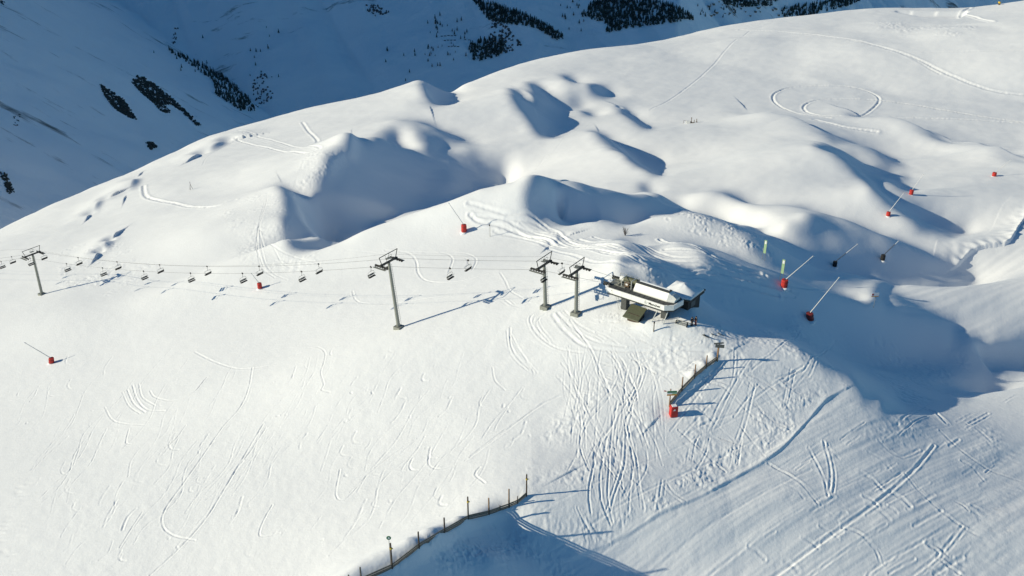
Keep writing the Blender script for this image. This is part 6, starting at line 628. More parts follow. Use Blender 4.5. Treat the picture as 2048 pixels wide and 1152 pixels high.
1,1,1,1,2,1,0,2,0,1,1,1,-1,2,0,0,1,0,2,1,1,2,1,1,1,2,0,0,0,-1,-2,0,-2,-1,-1,-1,-1,-1,0,0,-1,0,-128,0,1,1,1,2,3,3,3,4,5,5,5,7,6,5,6,5,6,4,5,3,7,11,9,4,1,0,1,1,0,1,1,1,0,1,0,1,0,1,
-1,1,0,0,0,0,0,0,-1,1,-1,0,0,0,0,0,0,0,0,0,0,0,1,0,0,0,-1,0,0,0,0,0,0,0,0,0,0,1,-1,-1,1,-2,-1,2,9,15,11,2,0,-1,0,-1,0,-1,-1,-1,-1,-3,-2,-4,-4,-3,-4,-5,-9,-9,-5,0,2,1,1,-1,1,0,1,1,
1,0,1,1,1,1,0,2,3,3,2,2,0,1,1,1,1,0,1,2,-1,-7,-11,-8,-3,0,-2,-1,0,2,1,1,2,2,2,2,1,1,2,2,1,2,0,1,0,1,0,1,1,0,0,1,-7,-8,-6,-1,0,2,0,0,0,0,-1,0,0,1,-1,-1,-1,1,0,-1,-1,1,1,1,1,0,1,1,1,
-1,2,0,0,0,1,0,0,2,-1,2,1,1,1,1,0,2,1,0,2,1,-1,-2,0,-1,0,-1,-1,-1,0,0,-1,0,0,0,-132,1,-1,1,1,2,1,3,3,4,3,5,6,5,6,6,6,6,5,6,4,5,4,4,8,11,6,2,1,1,1,0,2,0,1,0,1,0,1,0,1,0,1,0,0,0,0,0,
0,-1,1,-1,1,-1,0,0,1,-1,1,-1,0,1,-1,0,0,1,0,0,0,-1,1,-1,1,-1,1,-1,0,0,1,0,0,1,-1,0,5,11,14,9,1,-2,-1,0,-2,0,-1,-1,0,-1,-1,-3,-4,-4,-1,-1,-5,-11,-12,-7,-1,0,1,2,1,2,0,1,1,1,1,1,1,2,
2,2,2,1,1,2,1,0,1,0,1,2,0,0,-5,-9,-8,-5,0,1,1,-2,-1,-1,1,1,1,0,1,1,2,1,1,2,0,1,1,0,1,0,0,0,0,1,0,0,-1,-3,-4,-2,-1,-2,0,1,-1,0,-1,0,1,0,0,-1,1,2,3,-1,0,0,0,0,0,1,-1,1,0,1,-1,0,1,0,
0,0,2,-1,2,0,0,1,1,0,1,1,0,1,1,0,0,-1,-1,0,0,-1,0,0,0,-1,0,0,0,0,-136,0,1,0,1,0,2,2,2,3,5,4,4,6,5,6,6,6,6,5,5,5,4,5,3,6,9,10,4,1,0,1,1,1,1,1,0,1,1,0,1,0,0,1,1,-1,1,0,0,0,-1,1,0,0,
0,0,-1,0,0,1,0,-1,1,0,0,-1,0,0,-1,1,-1,1,-1,1,-1,1,1,0,0,2,0,1,2,1,2,5,11,13,3,-2,-2,0,0,-1,1,0,0,0,-1,-1,-3,-3,-3,0,1,-4,-13,-16,-8,-2,1,1,1,1,2,1,2,1,2,1,2,2,3,1,1,1,1,0,1,1,1,1,
0,1,2,-3,-11,-8,-5,0,0,2,3,-1,-2,-1,-1,0,-1,1,0,1,0,1,1,0,1,0,1,0,0,0,1,-1,0,0,0,2,4,1,0,-3,-4,-3,-2,-1,-1,-2,-1,0,1,2,2,2,4,6,0,0,-2,-1,-1,-1,0,0,0,0,0,0,1,0,-1,1,0,0,0,1,0,0,0,0,
0,0,0,0,1,0,0,1,0,0,-1,-1,0,0,0,0,-1,0,1,-1,1,0,-138,0,0,0,0,1,0,1,3,2,3,4,4,4,6,5,6,6,6,5,6,5,5,4,4,3,5,7,10,8,3,1,0,1,1,0,1,1,0,1,0,1,0,0,0,2,-1,0,1,0,0,0,0,1,0,-1,1,0,-1,0,0,1,
-1,0,0,0,0,0,0,-1,0,0,0,0,0,1,-1,1,1,0,2,1,1,2,2,2,5,9,7,1,1,0,1,1,1,1,1,0,0,0,-1,-2,-3,-1,2,1,-4,-13,-16,-10,-5,0,1,1,0,2,2,3,2,2,2,1,2,2,1,1,0,1,1,1,1,1,1,1,-1,-6,-9,-8,-3,-2,3,
4,2,0,-1,-1,0,-1,0,-1,1,-1,0,0,-1,0,1,0,-1,1,0,0,-1,1,-1,0,1,0,3,5,2,0,-2,-2,-3,-3,-3,-3,-2,-1,0,4,7,6,5,2,0,-1,0,-1,-1,-1,-1,-1,1,-1,1,0,0,1,0,-1,0,0,0,0,0,0,0,-1,-1,0,0,0,0,0,0,
0,0,0,0,-1,0,0,-1,0,0,1,-1,1,-1,0,-140,-1,0,-1,1,0,1,1,1,2,2,3,4,4,4,6,5,5,5,6,6,5,5,5,5,4,4,3,6,8,9,7,2,1,0,1,1,0,1,0,0,1,0,1,0,0,0,1,0,0,1,0,0,0,0,1,0,0,0,0,0,-1,1,0,0,-1,0,-1,0,
0,0,-1,0,0,0,-1,1,0,1,0,0,1,1,1,1,0,1,2,5,6,9,8,3,2,1,1,-1,1,1,-1,0,-3,-2,-2,-1,0,-1,-6,-12,-12,-8,-4,-3,-1,0,1,4,4,3,2,1,2,2,1,2,0,2,1,0,2,0,1,2,0,-5,-8,-7,-3,-2,-1,1,4,3,0,0,0,0,
0,0,-1,-1,0,-1,0,0,-1,-1,0,1,-1,0,0,0,-1,1,-1,-1,0,1,3,3,3,3,0,-2,-3,-3,-3,-5,-2,0,3,6,7,1,-1,1,1,1,0,0,0,0,1,-1,1,0,0,1,0,1,0,0,0,-1,0,-1,0,-1,-1,0,0,0,-1,0,0,0,0,-1,-1,0,0,-1,0,
0,0,0,0,0,0,1,0,-142,0,-1,0,0,0,1,0,1,2,1,3,3,3,4,4,5,5,5,5,5,6,5,5,6,5,4,4,4,4,7,8,10,4,1,1,0,1,0,1,0,0,1,-1,1,0,1,0,0,1,-1,1,0,1,0,0,0,0,1,0,0,0,-1,0,0,0,0,-1,0,-1,0,-1,0,-1,0,0,
0,0,-1,0,1,-1,0,-1,0,0,-2,-2,3,8,14,15,11,0,-2,-1,1,1,-1,1,-1,0,-2,-4,-3,-3,-1,0,-5,-8,-9,-10,-7,-4,-1,2,4,5,3,1,2,2,1,2,1,1,1,1,2,0,1,1,2,-2,-8,-9,-3,-1,-1,0,2,3,1,1,0,0,1,0,0,0,
0,-1,0,-1,-1,1,-1,0,-1,1,0,0,0,0,0,0,0,-2,1,1,1,2,5,2,0,-1,-2,-3,-3,-5,-2,1,6,3,-1,-2,1,1,2,1,1,1,1,0,1,0,0,2,0,0,0,1,0,0,0,0,0,-1,0,0,0,-1,0,0,-1,0,0,-1,0,-1,-1,0,-1,0,0,-1,1,0,0,
0,0,0,-144,-1,1,0,-1,0,0,1,0,1,3,1,2,3,3,3,4,5,5,5,5,5,6,5,5,5,5,5,4,4,4,5,6,11,9,3,-1,0,1,0,1,0,0,1,0,0,0,0,0,0,1,0,1,0,1,0,0,1,-1,0,0,0,1,-1,-1,0,0,0,-1,0,-1,0,-2,0,0,-1,0,-1,0,
0,-1,0,-1,0,-1,-1,-3,-3,0,5,10,15,14,5,-2,-1,1,1,2,1,2,0,-1,-2,-4,-2,-1,1,1,-1,-7,-12,-12,-9,-4,-1,2,4,3,3,1,1,2,1,2,2,1,2,0,2,1,2,-2,-6,-6,-6,-2,0,0,1,2,1,1,0,1,1,0,0,0,1,0,0,0,0,
0,-1,1,-1,1,-1,0,0,1,0,0,1,0,0,-1,-1,-1,1,2,2,2,1,2,-1,-2,-3,-4,-1,1,0,-2,-1,1,3,1,2,1,1,1,1,0,1,1,-1,1,1,1,0,0,1,0,0,0,0,0,0,0,0,-1,0,1,0,-1,-1,-2,0,-1,-1,0,-1,0,1,0,-1,1,0,0,1,
-145,0,-1,0,0,0,0,0,1,1,0,1,2,3,2,3,3,3,5,4,5,5,5,5,5,5,5,5,5,5,4,4,4,5,9,12,7,1,-1,1,0,1,0,1,0,0,0,0,0,0,1,0,0,0,0,1,0,0,1,0,0,0,-1,1,0,-1,-1,0,0,-1,-1,-1,1,-1,-1,0,-1,-1,-1,0,-1,
0,-1,-1,-1,0,-1,-3,-3,-1,0,4,8,9,5,2,2,1,4,9,9,4,-1,-1,-3,-3,-1,2,4,0,-2,-7,-10,-14,-17,-4,3,4,2,1,1,2,1,2,1,2,1,1,2,0,3,1,-4,-10,-6,1,0,-1,0,2,1,0,-1,1,0,1,1,0,1,1,0,0,1,0,0,0,0,
1,0,1,0,1,0,1,0,1,0,-1,-5,-4,-3,-3,-1,2,5,5,4,4,1,-1,-3,-6,-4,-2,0,3,2,1,1,1,2,1,1,0,2,0,0,1,0,0,1,0,1,0,1,0,0,1,0,1,-1,1,1,0,-1,0,0,0,-2,-2,-1,0,0,0,0,0,0,0,0,0,0,0,-146,0,-1,0,0,
1,0,0,0,0,1,1,1,0,2,3,3,3,2,5,3,4,5,5,5,5,5,6,5,4,5,5,5,3,4,6,12,10,6,0,1,0,1,0,0,0,0,0,1,0,-1,0,1,0,1,0,0,1,0,0,0,0,0,-1,0,0,0,0,-1,0,-1,-1,-1,-1,0,-1,-1,1,-1,-1,-1,-1,-1,-1,-1,
-1,0,-1,-2,-3,-3,-3,-1,5,6,5,1,1,7,17,16,4,-2,-3,0,0,1,3,1,0,-2,-2,-7,-12,-19,-3,6,1,-1,-1,1,0,1,0,0,0,1,-1,0,1,1,1,-5,-7,-2,1,-1,0,-1,0,1,0,0,-1,1,0,0,1,1,0,0,1,1,0,1,1,0,1,0,0,1,
0,1,1,1,0,-2,-6,-8,-5,-2,-2,-1,2,2,3,5,6,6,2,0,-4,-6,0,5,4,2,0,1,0,0,0,1,1,0,0,0,0,0,0,0,1,0,0,1,1,1,0,1,0,1,0,0,0,1,0,0,-1,-2,-1,0,-1,0,0,0,0,0,0,0,1,-1,0,-148,0,1,0,0,-1,1,0,0,0,
0,1,0,2,1,1,2,2,3,2,5,3,4,5,4,5,5,5,5,6,5,4,5,5,4,3,6,9,12,10,2,1,0,1,1,0,0,0,-1,0,0,0,0,0,0,1,1,-1,0,0,0,1,0,-1,0,0,0,-1,0,-1,0,0,-1,0,-1,0,-1,-1,0,-1,-1,-2,-1,-2,-1,-2,-1,1,2,3,
0,-2,-2,-1,1,1,-1,3,11,14,8,2,0,-2,3,4,5,4,3,-1,-4,-2,-1,-5,-8,-3,1,-2,-4,-1,-1,-1,-2,-1,-1,-2,-1,-1,-2,-1,-2,-2,-2,-1,1,-2,-2,-2,0,-1,1,-1,0,0,-1,1,0,0,0,0,1,1,0,1,1,0,1,0,0,1,0,
0,0,1,1,-2,-4,-7,-6,-2,-1,1,0,1,0,0,2,7,8,6,1,0,0,3,4,3,1,-1,-2,0,-1,1,-1,0,-1,0,0,0,-1,0,-1,1,0,1,0,1,1,1,0,0,1,0,0,1,0,1,0,-1,-1,-1,-1,0,-1,0,0,0,0,1,0,-1,1,0,-148,0,0,0,0,0,0,0,
0,0,0,0,1,0,1,1,1,2,2,3,2,4,3,3,5,5,4,5,5,5,5,6,4,5,5,5,4,5,5,11,14,6,2,-1,0,1,0,0,0,0,0,0,0,0,1,0,0,1,0,0,0,-1,0,1,0,0,-1,1,-1,0,-1,0,-1,0,-1,-1,1,-1,-1,-1,0,-1,-1,-2,-2,-3,-2,3,
7,8,3,-2,-1,1,-1,-3,-3,7,12,2,-5,0,0,0,2,6,9,9,5,2,0,2,3,5,8,-7,-11,-5,-4,-5,-4,-4,-2,-3,-3,-2,-3,-2,-3,-3,-3,-3,-1,2,-1,-4,-3,-2,-1,0,0,1,0,-1,0,-1,-1,0,0,1,0,0,1,1,0,0,0,-1,1,-1,
0,1,0,-1,0,-2,-4,-6,-2,0,1,4,4,3,1,2,5,6,7,4,3,1,0,-1,3,1,-2,-1,-1,-2,0,-1,-1,0,-1,-1,-1,-1,0,-1,1,-1,1,0,1,0,0,0,1,1,0,0,1,-1,0,0,1,-1,0,-1,-1,0,0,0,0,0,-1,0,0,1,0,0,-150,0,0,1,0,
0,0,0,0,0,0,0,0,0,1,0,1,1,1,2,2,2,3,4,3,4,5,4,4,5,6,5,5,5,5,6,4,5,5,4,7,13,11,5,0,0,1,1,0,0,0,0,0,1,-1,0,1,0,0,0,0,1,0,0,-1,1,0,-1,0,0,0,-1,0,-1,0,1,-1,0,0,0,-1,0,-1,0,-2,-1,-2,2,
7,8,2,0,1,4,4,-1,-2,10,6,-7,-11,-4,1,-2,-3,3,6,7,8,7,8,10,10,12,13,-1,-14,-14,-9,-5,-5,-4,-4,-3,-3,-3,-3,-3,-2,-2,-4,-7,-6,-1,-2,-4,-1,-2,-1,1,1,1,0,0,-1,-2,0,0,-1,-1,1,0,0,-1,0,0,
0,0,-1,0,-1,-1,-1,-1,-1,-2,-2,0,2,3,8,8,7,5,6,9,8,4,0,-2,-2,-2,-6,-5,-3,2,0,-2,-1,0,-1,-1,0,-2,0,-1,-1,-1,-1,0,-1,0,0,0,0,0,1,0,0,0,0,0,0,1,0,0,-1,1,-1,-1,0,-1,0,0,0,0,0,0,0,0,0,0,
-151,1,0,-1,1,0,0,0,0,0,0,0,0,0,-1,1,0,0,1,1,2,2,2,2,3,3,4,4,5,4,4,5,6,6,5,5,6,5,5,5,4,5,10,12,8,3,0,0,1,1,0,1,0,0,1,0,0,0,1,0,1,-1,0,0,1,-1,1,0,0,0,-1,0,0,0,0,-1,0,0,0,0,0,1,0,0,
0,0,0,1,3,2,1,0,3,6,7,3,2,4,0,-4,-7,-4,-2,-1,-4,-3,0,3,6,7,9,8,10,9,10,1,-8,-9,-4,-3,-3,-2,-3,-2,-2,-2,-1,-2,-2,-1,-4,-10,-9,-5,-5,-3,-1,1,1,2,1,-1,1,0,-1,0,-1,-1,0,0,-1,0,-1,0,0,
-1,-1,0,0,-1,0,-2,-2,-1,-2,0,2,5,9,8,7,5,4,6,8,6,1,-4,-5,-4,-3,-3,-6,-6,0,2,1,1,0,0,0,0,-1,0,-1,0,-1,-1,-1,0,0,0,0,0,0,0,-1,0,0,-1,0,1,-1,0,1,0,0,-2,0,0,-1,0,0,0,-1,1,1,0,0,-1,0,1,
-152,0,0,1,0,0,0,0,0,0,0,-1,-1,0,0,0,0,1,0,1,1,1,2,2,2,3,3,3,4,5,4,5,5,5,6,5,6,5,6,5,5,5,3,8,12,10,5,0,1,0,2,1,0,1,0,1,0,0,0,1,-1,1,0,0,0,1,-1,0,1,-1,1,-1,0,0,-1,0,0,0,1,0,1,-1,1,
0,1,0,1,0,0,1,1,1,0,4,7,7,5,0,-3,-4,-1,-1,2,2,-1,-4,-5,-4,-1,3,4,5,4,5,5,1,0,0,0,-1,0,-2,0,-1,-1,0,-2,-1,0,-1,-5,-10,-8,-6,-6,-3,1,3,4,2,-1,0,-1,1,0,0,0,-1,0,-1,-1,-1,0,-1,-1,1,-1,
-1,-1,0,-1,0,-1,-1,-1,1,5,8,9,6,2,-2,1,2,3,0,-5,-4,-5,-1,-1,-2,-3,0,3,3,1,1,1,0,0,0,1,0,0,-1,-1,0,0,-1,0,0,-1,0,0,-1,0,0,0,1,0,-1,1,0,0,0,-1,0,-2,0,0,0,0,0,1,0,0,0,1,0,0,0,-153,0,
1,0,-1,1,0,0,0,0,-1,0,0,-1,0,-1,0,0,1,0,0,1,1,2,2,2,2,4,3,3,5,4,4,5,5,6,5,7,6,6,5,5,5,4,6,10,13,7,0,1,1,1,2,1,1,0,0,1,0,-1,1,-1,1,0,0,0,1,0,-1,1,-1,1,-1,0,0,0,0,0,0,1,-1,1,0,1,1,0,
1,0,0,1,0,1,0,2,5,9,9,-2,-8,-5,2,6,5,5,1,-3,-9,-10,-7,-2,2,2,3,3,2,3,1,1,2,1,-1,-1,-1,0,1,-1,0,0,1,-1,-7,-7,-5,-6,-5,0,2,3,6,2,-1,-1,1,2,1,0,-1,0,-2,-1,0,-1,-2,0,-1,-1,-1,0,0,-1,0,
-1,1,-1,0,2,4,6,6,2,-3,-6,-4,-2,-1,-2,-2,-3,1,-1,-1,-1,2,4,3,2,1,1,1,0,1,0,0,0,0,0,0,0,-1,0,-1,0,0,-1,-1,1,0,1,-1,1,0,1,0,0,1,0,0,-2,0,0,0,0,1,0,1,0,1,0,0,1,0,-1,-155,0,0,0,1,0,0,
0,0,-1,0,0,-1,0,-1,0,0,-1,0,0,1,1,1,1,1,1,3,1,3,3,3,4,5,5,5,5,6,5,6,6,6,5,7,5,4,5,8,14,12,4,0,0,1,1,0,1,1,-1,0,1,0,0,0,0,1,0,-1,1,0,-1,0,0,0,0,1,-1,0,1,-1,0,1,0,0,0,0,1,0,1,1,0,0,
1,2,1,4,9,11,-3,-9,-5,1,4,4,4,1,-5,-7,-9,-6,-2,2,4,1,1,2,1,2,2,1,0,-2,-4,-4,-3,-2,0,1,1,1,-1,-4,-4,-2,-2,0,1,4,7,5,3,-1,2,5,1,-1,-2,-1,-1,-1,-1,-2,-1,-1,-2,-1,-2,0,0,-2,0,-1,0,0,0,
0,0,0,3,1,-1,-4,-4,-4,-3,-2,-2,1,2,0,-2,-2,1,5,5,3,-1,0,1,0,0,0,0,0,0,0,0,0,-1,0,-1,-1,-2,-1,0,1,0,1,1,2,1,1,1,0,2,-1,1,0,0,0,0,0,2,0,1,1,0,0,1,0,0,1,0,-156,0,0,1,0,0,-1,0,0,0,0,
-1,0,0,-1,0,-1,0,-1,1,-1,0,1,0,1,2,1,2,2,3,2,4,3,4,4,5,5,6,5,6,7,6,6,6,6,5,4,6,11,14,10,3,0,0,1,1,0,1,0,0,-1,1,0,0,-1,0,1,-1,1,0,0,-1,1,-1,0,1,0,-1,0,0,0,0,0,0,1,0,0,0,0,0,1,1,0,2,
2,5,5,0,-4,-3,-1,-2,-4,-3,-2,0,2,3,3,5,2,0,0,1,0,0,1,0,1,0,-6,-10,-9,-5,-3,2,1,0,1,-1,-1,1,1,0,2,5,8,8,7,5,5,4,1,-2,-3,-2,-1,-2,-2,-2,-1,-2,-2,-1,-2,-1,-1,-2,0,-1,0,-1,-2,-1,-2,-2,
-1,-3,-2,0,0,1,0,0,-1,-1,0,-1,-2,-2,-1,1,4,3,0,0,-1,-2,0,1,-1,1,0,-1,0,-1,0,-2,-1,-2,-2,-3,-2,1,1,4,2,2,2,1,2,1,2,0,2,0,1,0,0,1,2,0,2,1,0,1,1,1,0,0,0,1,-158,0,1,-1,0,0,1,0,-1,0,0,
-1,0,-1,0,-1,0,-1,1,-1,0,0,0,1,1,0,1,2,1,2,3,2,3,3,5,4,5,5,6,5,6,7,5,6,7,6,6,5,5,7,12,13,7,2,0,0,1,1,0,0,1,0,-1,1,0,0,0,0,-1,1,0,0,-1,0,0,-1,0,1,0,0,0,-1,0,0,-1,0,-1,0,0,0,0,0,0,0,
0,1,1,1,1,1,-2,-7,-6,-4,1,6,9,11,8,4,2,-2,-2,-1,-1,0,-1,0,1,-2,-8,-12,-8,-5,-2,1,1,0,-1,0,0,1,1,0,4,8,11,10,8,7,6,2,-2,-5,-3,-1,-3,-1,-1,-2,-2,-2,-2,-2,-1,-1,-2,0,-1,-1,-1,-1,-2,
-1,-1,-1,-3,-2,-2,-1,3,2,1,-1,-2,-1,-3,0,-2,-2,1,0,1,-1,0,-2,0,0,-1,0,0,0,0,1,-1,0,-2,0,-3,-2,-3,-2,-2,0,4,2,3,1,2,2,1,1,1,2,1,1,0,1,1,1,2,1,1,1,2,1,0,0,1,1,0,0,-159,0,0,0,1,0,-1,
0,0,0,-1,0,-1,0,-1,0,-1,0,-1,0,0,0,0,0,0,1,1,1,1,1,3,1,3,3,3,4,4,5,5,6,5,6,7,6,6,6,6,6,6,6,5,8,13,13,5,0,0,1,1,1,0,0,1,-1,1,0,-1,1,0,-1,0,0,0,0,-1,1,-1,-1,1,-1,0,0,0,-1,-1,0,0,-1,
-1,-1,0,-2,0,-2,-1,-2,0,2,2,0,-2,-4,-2,2,9,10,10,8,6,3,-2,-2,-1,-2,0,-2,-1,1,-1,-5,-8,-10,-6,-4,0,-1,0,0,-1,-1,0,0,-2,1,5,10,12,9,7,4,4,1,-3,-3,-1,-1,-1,-1,-2,-1,-2,-2,-1,-2,-1,-2,
0,-2,-1,0,-1,-1,0,-1,0,-1,0,-2,-1,0,0,1,-4,-4,-3,-3,1,-1,-1,-2,-1,2,1,1,-2,0,-1,0,0,-1,1,-1,0,0,0,0,0,-2,0,-1,-2,0,1,0,1,1,0,1,1,0,1,1,1,0,1,1,1,1,1,2,1,2,0,2,0,1,1,1,1,0,0,1,-161,
0,0,0,0,0,0,0,0,-1,0,0,-1,0,0,-1,-1,0,0,-1,0,0,0,0,1,0,0,1,1,1,1,2,2,3,2,3,4,3,5,5,5,6,5,7,6,7,7,6,6,6,5,5,6,9,15,12,4,-1,0,1,1,1,1,0,0,0,0,-1,1,-1,0,0,0,0,0,-1,1,0,-1,0,-1,0,-1,0,
0,-2,0,-1,0,-1,-2,0,-2,-1,-2,-2,-2,-1,0,0,1,6,9,11,10,9,4,2,1,-2,-1,-1,-1,-1,-2,0,-1,0,-3,-8,-8,-3,-5,-4,-2,-1,-1,-1,0,-2,-1,-5,-2,4,10,12,8,4,2,2,1,1,-1,0,1,-1,0,-1,0,-1,-1,-2,-1,
-2,-2,0,-2,0,-1,-1,-1,0,0,0,0,0,1,1,0,-1,-3,-5,-6,-8,-6,0,-1,-2,-2,1,3,5,4,2,1,-1,0,-1,-1,0,0,0,0,0,0,0,0,1,0,0,3,2,2,1,-2,-2,-1,-1,-2,0,0,0,0,0,0,0,0,1,2,1,1,1,3,0,1,1,1,1,0,0,1,
0,-163,0,0,1,-1,0,0,0,0,0,-1,-1,1,-1,-1,0,0,0,-1,0,0,-1,0,0,0,0,1,0,1,1,0,2,1,1,3,3,2,4,3,4,5,5,6,6,6,6,6,7,7,6,7,5,5,4,6,12,15,12,3,1,1,1,1,1,0,-1,1,-1,-1,1,0,-1,0,0,-1,1,-1,0,0,
0,0,0,0,-1,-1,0,-1,0,-2,0,-1,-1,-1,-2,-1,-2,-1,-1,0,3,7,12,12,10,6,1,1,0,-2,0,-1,-1,-1,0,0,-1,0,-2,-8,-10,-6,-1,-2,-5,-6,-3,-1,2,0,-2,-5,-3,2,11,12,8,2,1,-1,0,0,0,1,0,-1,1,1,-1,0,
-1,-1,0,-2,0,-2,-1,-1,-1,-1,-1,-1,-1,-1,0,0,1,0,1,-2,-5,-6,-5,-3,-2,-3,-4,-2,-1,2,6,8,8,5,2,-1,-1,-2,0,-1,-1,-1,0,-1,0,0,0,1,0,1,2,1,3,1,0,-1,-2,-2,-1,-1,-1,-1,-1,0,0,-1,0,1,0,0,1,
1,1,0,2,1,1,1,0,0,1,0,0,-164,0,0,-1,1,0,0,-1,0,0,0,0,-1,-1,0,-1,0,-1,0,0,0,0,0,0,0,0,0,0,0,1,1,1,1,2,1,1,3,2,4,3,4,4,5,5,7,6,6,7,6,7,6,7,5,6,5,4,8,14,15,9,4,0,0,2,0,1,-1,0,0,-1,0,
0,0,-1,1,0,0,0,0,0,0,0,-1,0,0,0,0,-1,0,-1,0,-1,0,-1,-1,-1,0,1,4,4,7,7,8,5,1,2,0,0,1,-1,1,0,0,-1,0,1,-1,-7,-11,-9,-3,-1,-2,-3,-5,-6,-2,0,0,-1,0,3,10,12,8,2,-2,-2,-2,-2,-1,-1,0,1,0,
0,-1,1,-1,0,0,-1,-1,-1,0,-2,0,-2,-1,-1,-1,-1,-1,-1,-1,-1,-1,-3,-5,-5,-4,0,3,3,1,-1,-1,3,7,9,7,4,1,-1,-2,-1,-1,-3,0,-2,-2,-1,-1,-2,0,0,0,1,0,0,2,0,0,0,-1,0,0,-1,0,-1,0,-1,-1,0,0,0,
-1,0,0,0,1,1,1,1,1,0,1,0,1,1,0,0,-166,0,0,1,-1,0,0,0,-1,0,0,-1,0,0,0,0,-1,0,0,-1,0,0,-1,1,-1,1,0,0,0,0,1,0,1,1,1,2,1,3,2,3,3,4,4,5,5,6,6,6,6,7,6,6,7,6,6,6,4,5,10,14,15,8,1,-1,1,1,
1,1,-1,1,-1,0,0,1,0,-1,1,-1,0,1,0,0,0,1,0,-1,0,0,0,1,0,-1,0,0,0,1,1,3,3,3,4,3,1,1,2,1,1,1,1,2,1,1,1,1,1,1,-4,-11,-14,-5,-1,-1,-2,-1,-2,-5,-4,-3,-2,1,7,14,12,8,1,-3,-3,-3,-4,-6,-2,
0,0,-1,0,0,1,-1,0,1,-1,-1,1,-1,-1,0,-2,0,-1,-2,-1,-2,-1,-2,-1,-2,-4,-4,-6,-3,2,5,7,7,6,4,3,5,6,5,3,0,-2,-3,-1,-3,-2,-1,-2,-1,-2,-3,-2,-1,-1,-1,-1,-1,1,0,0,-1,0,-2,1,1,1,0,0,0,0,0,
0,-1,0,-1,-1,-1,1,0,0,1,1,0,1,1,0,2,0,0,0,0,-167,0,0,-1,0,0,0,0,0,0,-1,0,0,-1,0,-1,1,-1,0,0,-1,0,1,-1,0,0,0,0,1,0,0,1,0,1,1,1,1,1,1,3,3,3,4,3,4,5,6,6,6,6,7,7,6,6,6,6,6,4,5,6,9,17,
13,5,1,0,1,1,1,0,0,1,0,0,0,1,0,1,0,-1,1,0,1,-1,0,1,0,1,1,-1,1,1,0,1,1,1,1,2,2,2,0,0,-2,-3,1,2,2,2,2,2,2,2,2,2,1,-1,-6,-12,-9,-3,0,-1,-1,0,-1,-1,-4,-4,-2,2,10,14,10,1,-2,-2,-2,-5,
-10,-8,-2,1,0,1,0,0,0,1,1,-1,0,1,0,0,0,0,0,-1,-1,-1,-2,-1,-3,-1,-3,-2,-2,-4,0,3,6,7,6,6,6,6,5,3,2,1,-1,-2,-2,-1,-2,-1,-2,-1,-3,-2,-2,-2,-2,-2,-3,-1,-1,0,-1,0,0,-1,-1,1,0,0,1,1,0,0,
0,0,0,0,0,-1,-1,-1,0,0,1,0,1,1,1,0,1,-1,1,0,1,0,-169,0,0,0,0,0,0,-1,0,0,0,0,-1,0,0,0,-1,0,-1,0,0,1,-1,0,0,0,0,0,0,1,0,0,0,0,1,0,1,1,2,1,2,2,2,4,4,4,4,5,6,6,6,6,7,7,6,5,7,6,5,5,4,4,
13,17,10,2,1,1,2,1,2,0,1,0,1,0,0,1,1,0,0,0,1,0,1,0,1,0,0,2,0,1,1,0,1,1,2,1,0,2,2,-1,-8,-10,-4,2,5,3,2,3,3,3,2,2,3,-1,-9,-8,-2,-1,-2,0,0,0,2,-1,-2,-2,-1,2,5,5,3,1,0,1,-2,-8,-12,-10,
-2,3,2,1,1,1,1,1,1,1,1,0,0,1,1,0,0,0,-1,0,-1,-1,-1,-2,-1,-2,-1,1,5,6,6,4,2,2,3,3,2,1,0,0,0,1,-1,0,-1,-1,-1,-3,-1,-2,-2,-3,-2,-2,-1,-1,0,0,1,1,-1,1,1,0,-1,0,-1,-1,0,0,-1,1,-1,0,-1,
0,-1,0,-1,1,0,1,0,1,0,1,0,1,0,0,1,0,-170,0,-1,1,0,-1,0,0,0,-1,0,0,0,0,-1,0,0,0,0,0,0,-1,0,0,1,-1,0,1,0,-1,0,0,1,0,0,1,1,0,0,1,2,1,3,2,3,3,5,4,5,5,6,6,6,6,7,7,5,6,6,5,5,5,4,8,16,13,
4,2,1,2,2,2,1,1,1,0,1,0,0,1,0,1,0,1,0,1,0,0,1,0,1,0,1,1,0,1,1,1,2,1,3,-2,-8,-15,-8,0,4,4,4,2,3,2,3,3,3,-1,-5,-5,1,0,0,0,0,0,0,0,-1,0,-1,1,0,1,1,1,2,-1,-5,-9,-8,-6,-1,1,3,1,1,1,1,1,
1,1,1,2,1,1,0,1,1,0,0,0,0,-1,0,0,-1,0,0,3,3,4,3,2,0,1,1,1,2,0,1,0,1,0,1,-1,0,-1,-1,0,-2,-2,-2,-1,-2,0,0,0,1,1,1,0,1,1,0,0,0,-2,-2,0,-1,-1,0,-1,0,0,0,-1,-1,-1,0,0,0,1,0,0,1,1,0,0,1,
0,0,0,-172,0,1,-1,0,0,0,0,0,-1,0,0,0,0,-1,0,0,0,0,-1,0,0,0,0,0,0,1,-1,0,1,0,0,0,0,0,0,0,1,1,0,1,1,1,3,1,4,2,4,5,4,5,6,6,6,6,6,7,6,6,6,5,5,5,4,4,14,16,8,2,1,2,2,1,2,1,1,1,1,0,1,0,1,
0,0,1,0,0,2,0,0,0,1,0,1,0,0,1,1,1,1,2,-1,-8,-12,-10,-3,1,4,2,3,2,2,2,1,3,0,0,0,2,4,2,0,-1,-1,-1,0,-1,-1,0,-1,0,0,-1,0,0,-2,-8,-6,-4,0,1,-1,0,0,1,1,1,0,1,1,1,2,1,1,2,0,1,0,2,-1,1,1,
0,0,1,0,1,1,2,2,1,0,1,1,0,1,0,1,0,1,1,0,1,0,0,0,-1,-1,-1,-2,-2,0,1,1,2,1,1,1,0,1,0,0,0,0,-1,-1,0,-2,-1,0,-1,-1,0,-1,-1,0,0,-1,0,0,0,0,1,0,0,0,1,0,0,0,0,0,-173,0,-1,1,0,0,-1,0,0,1,
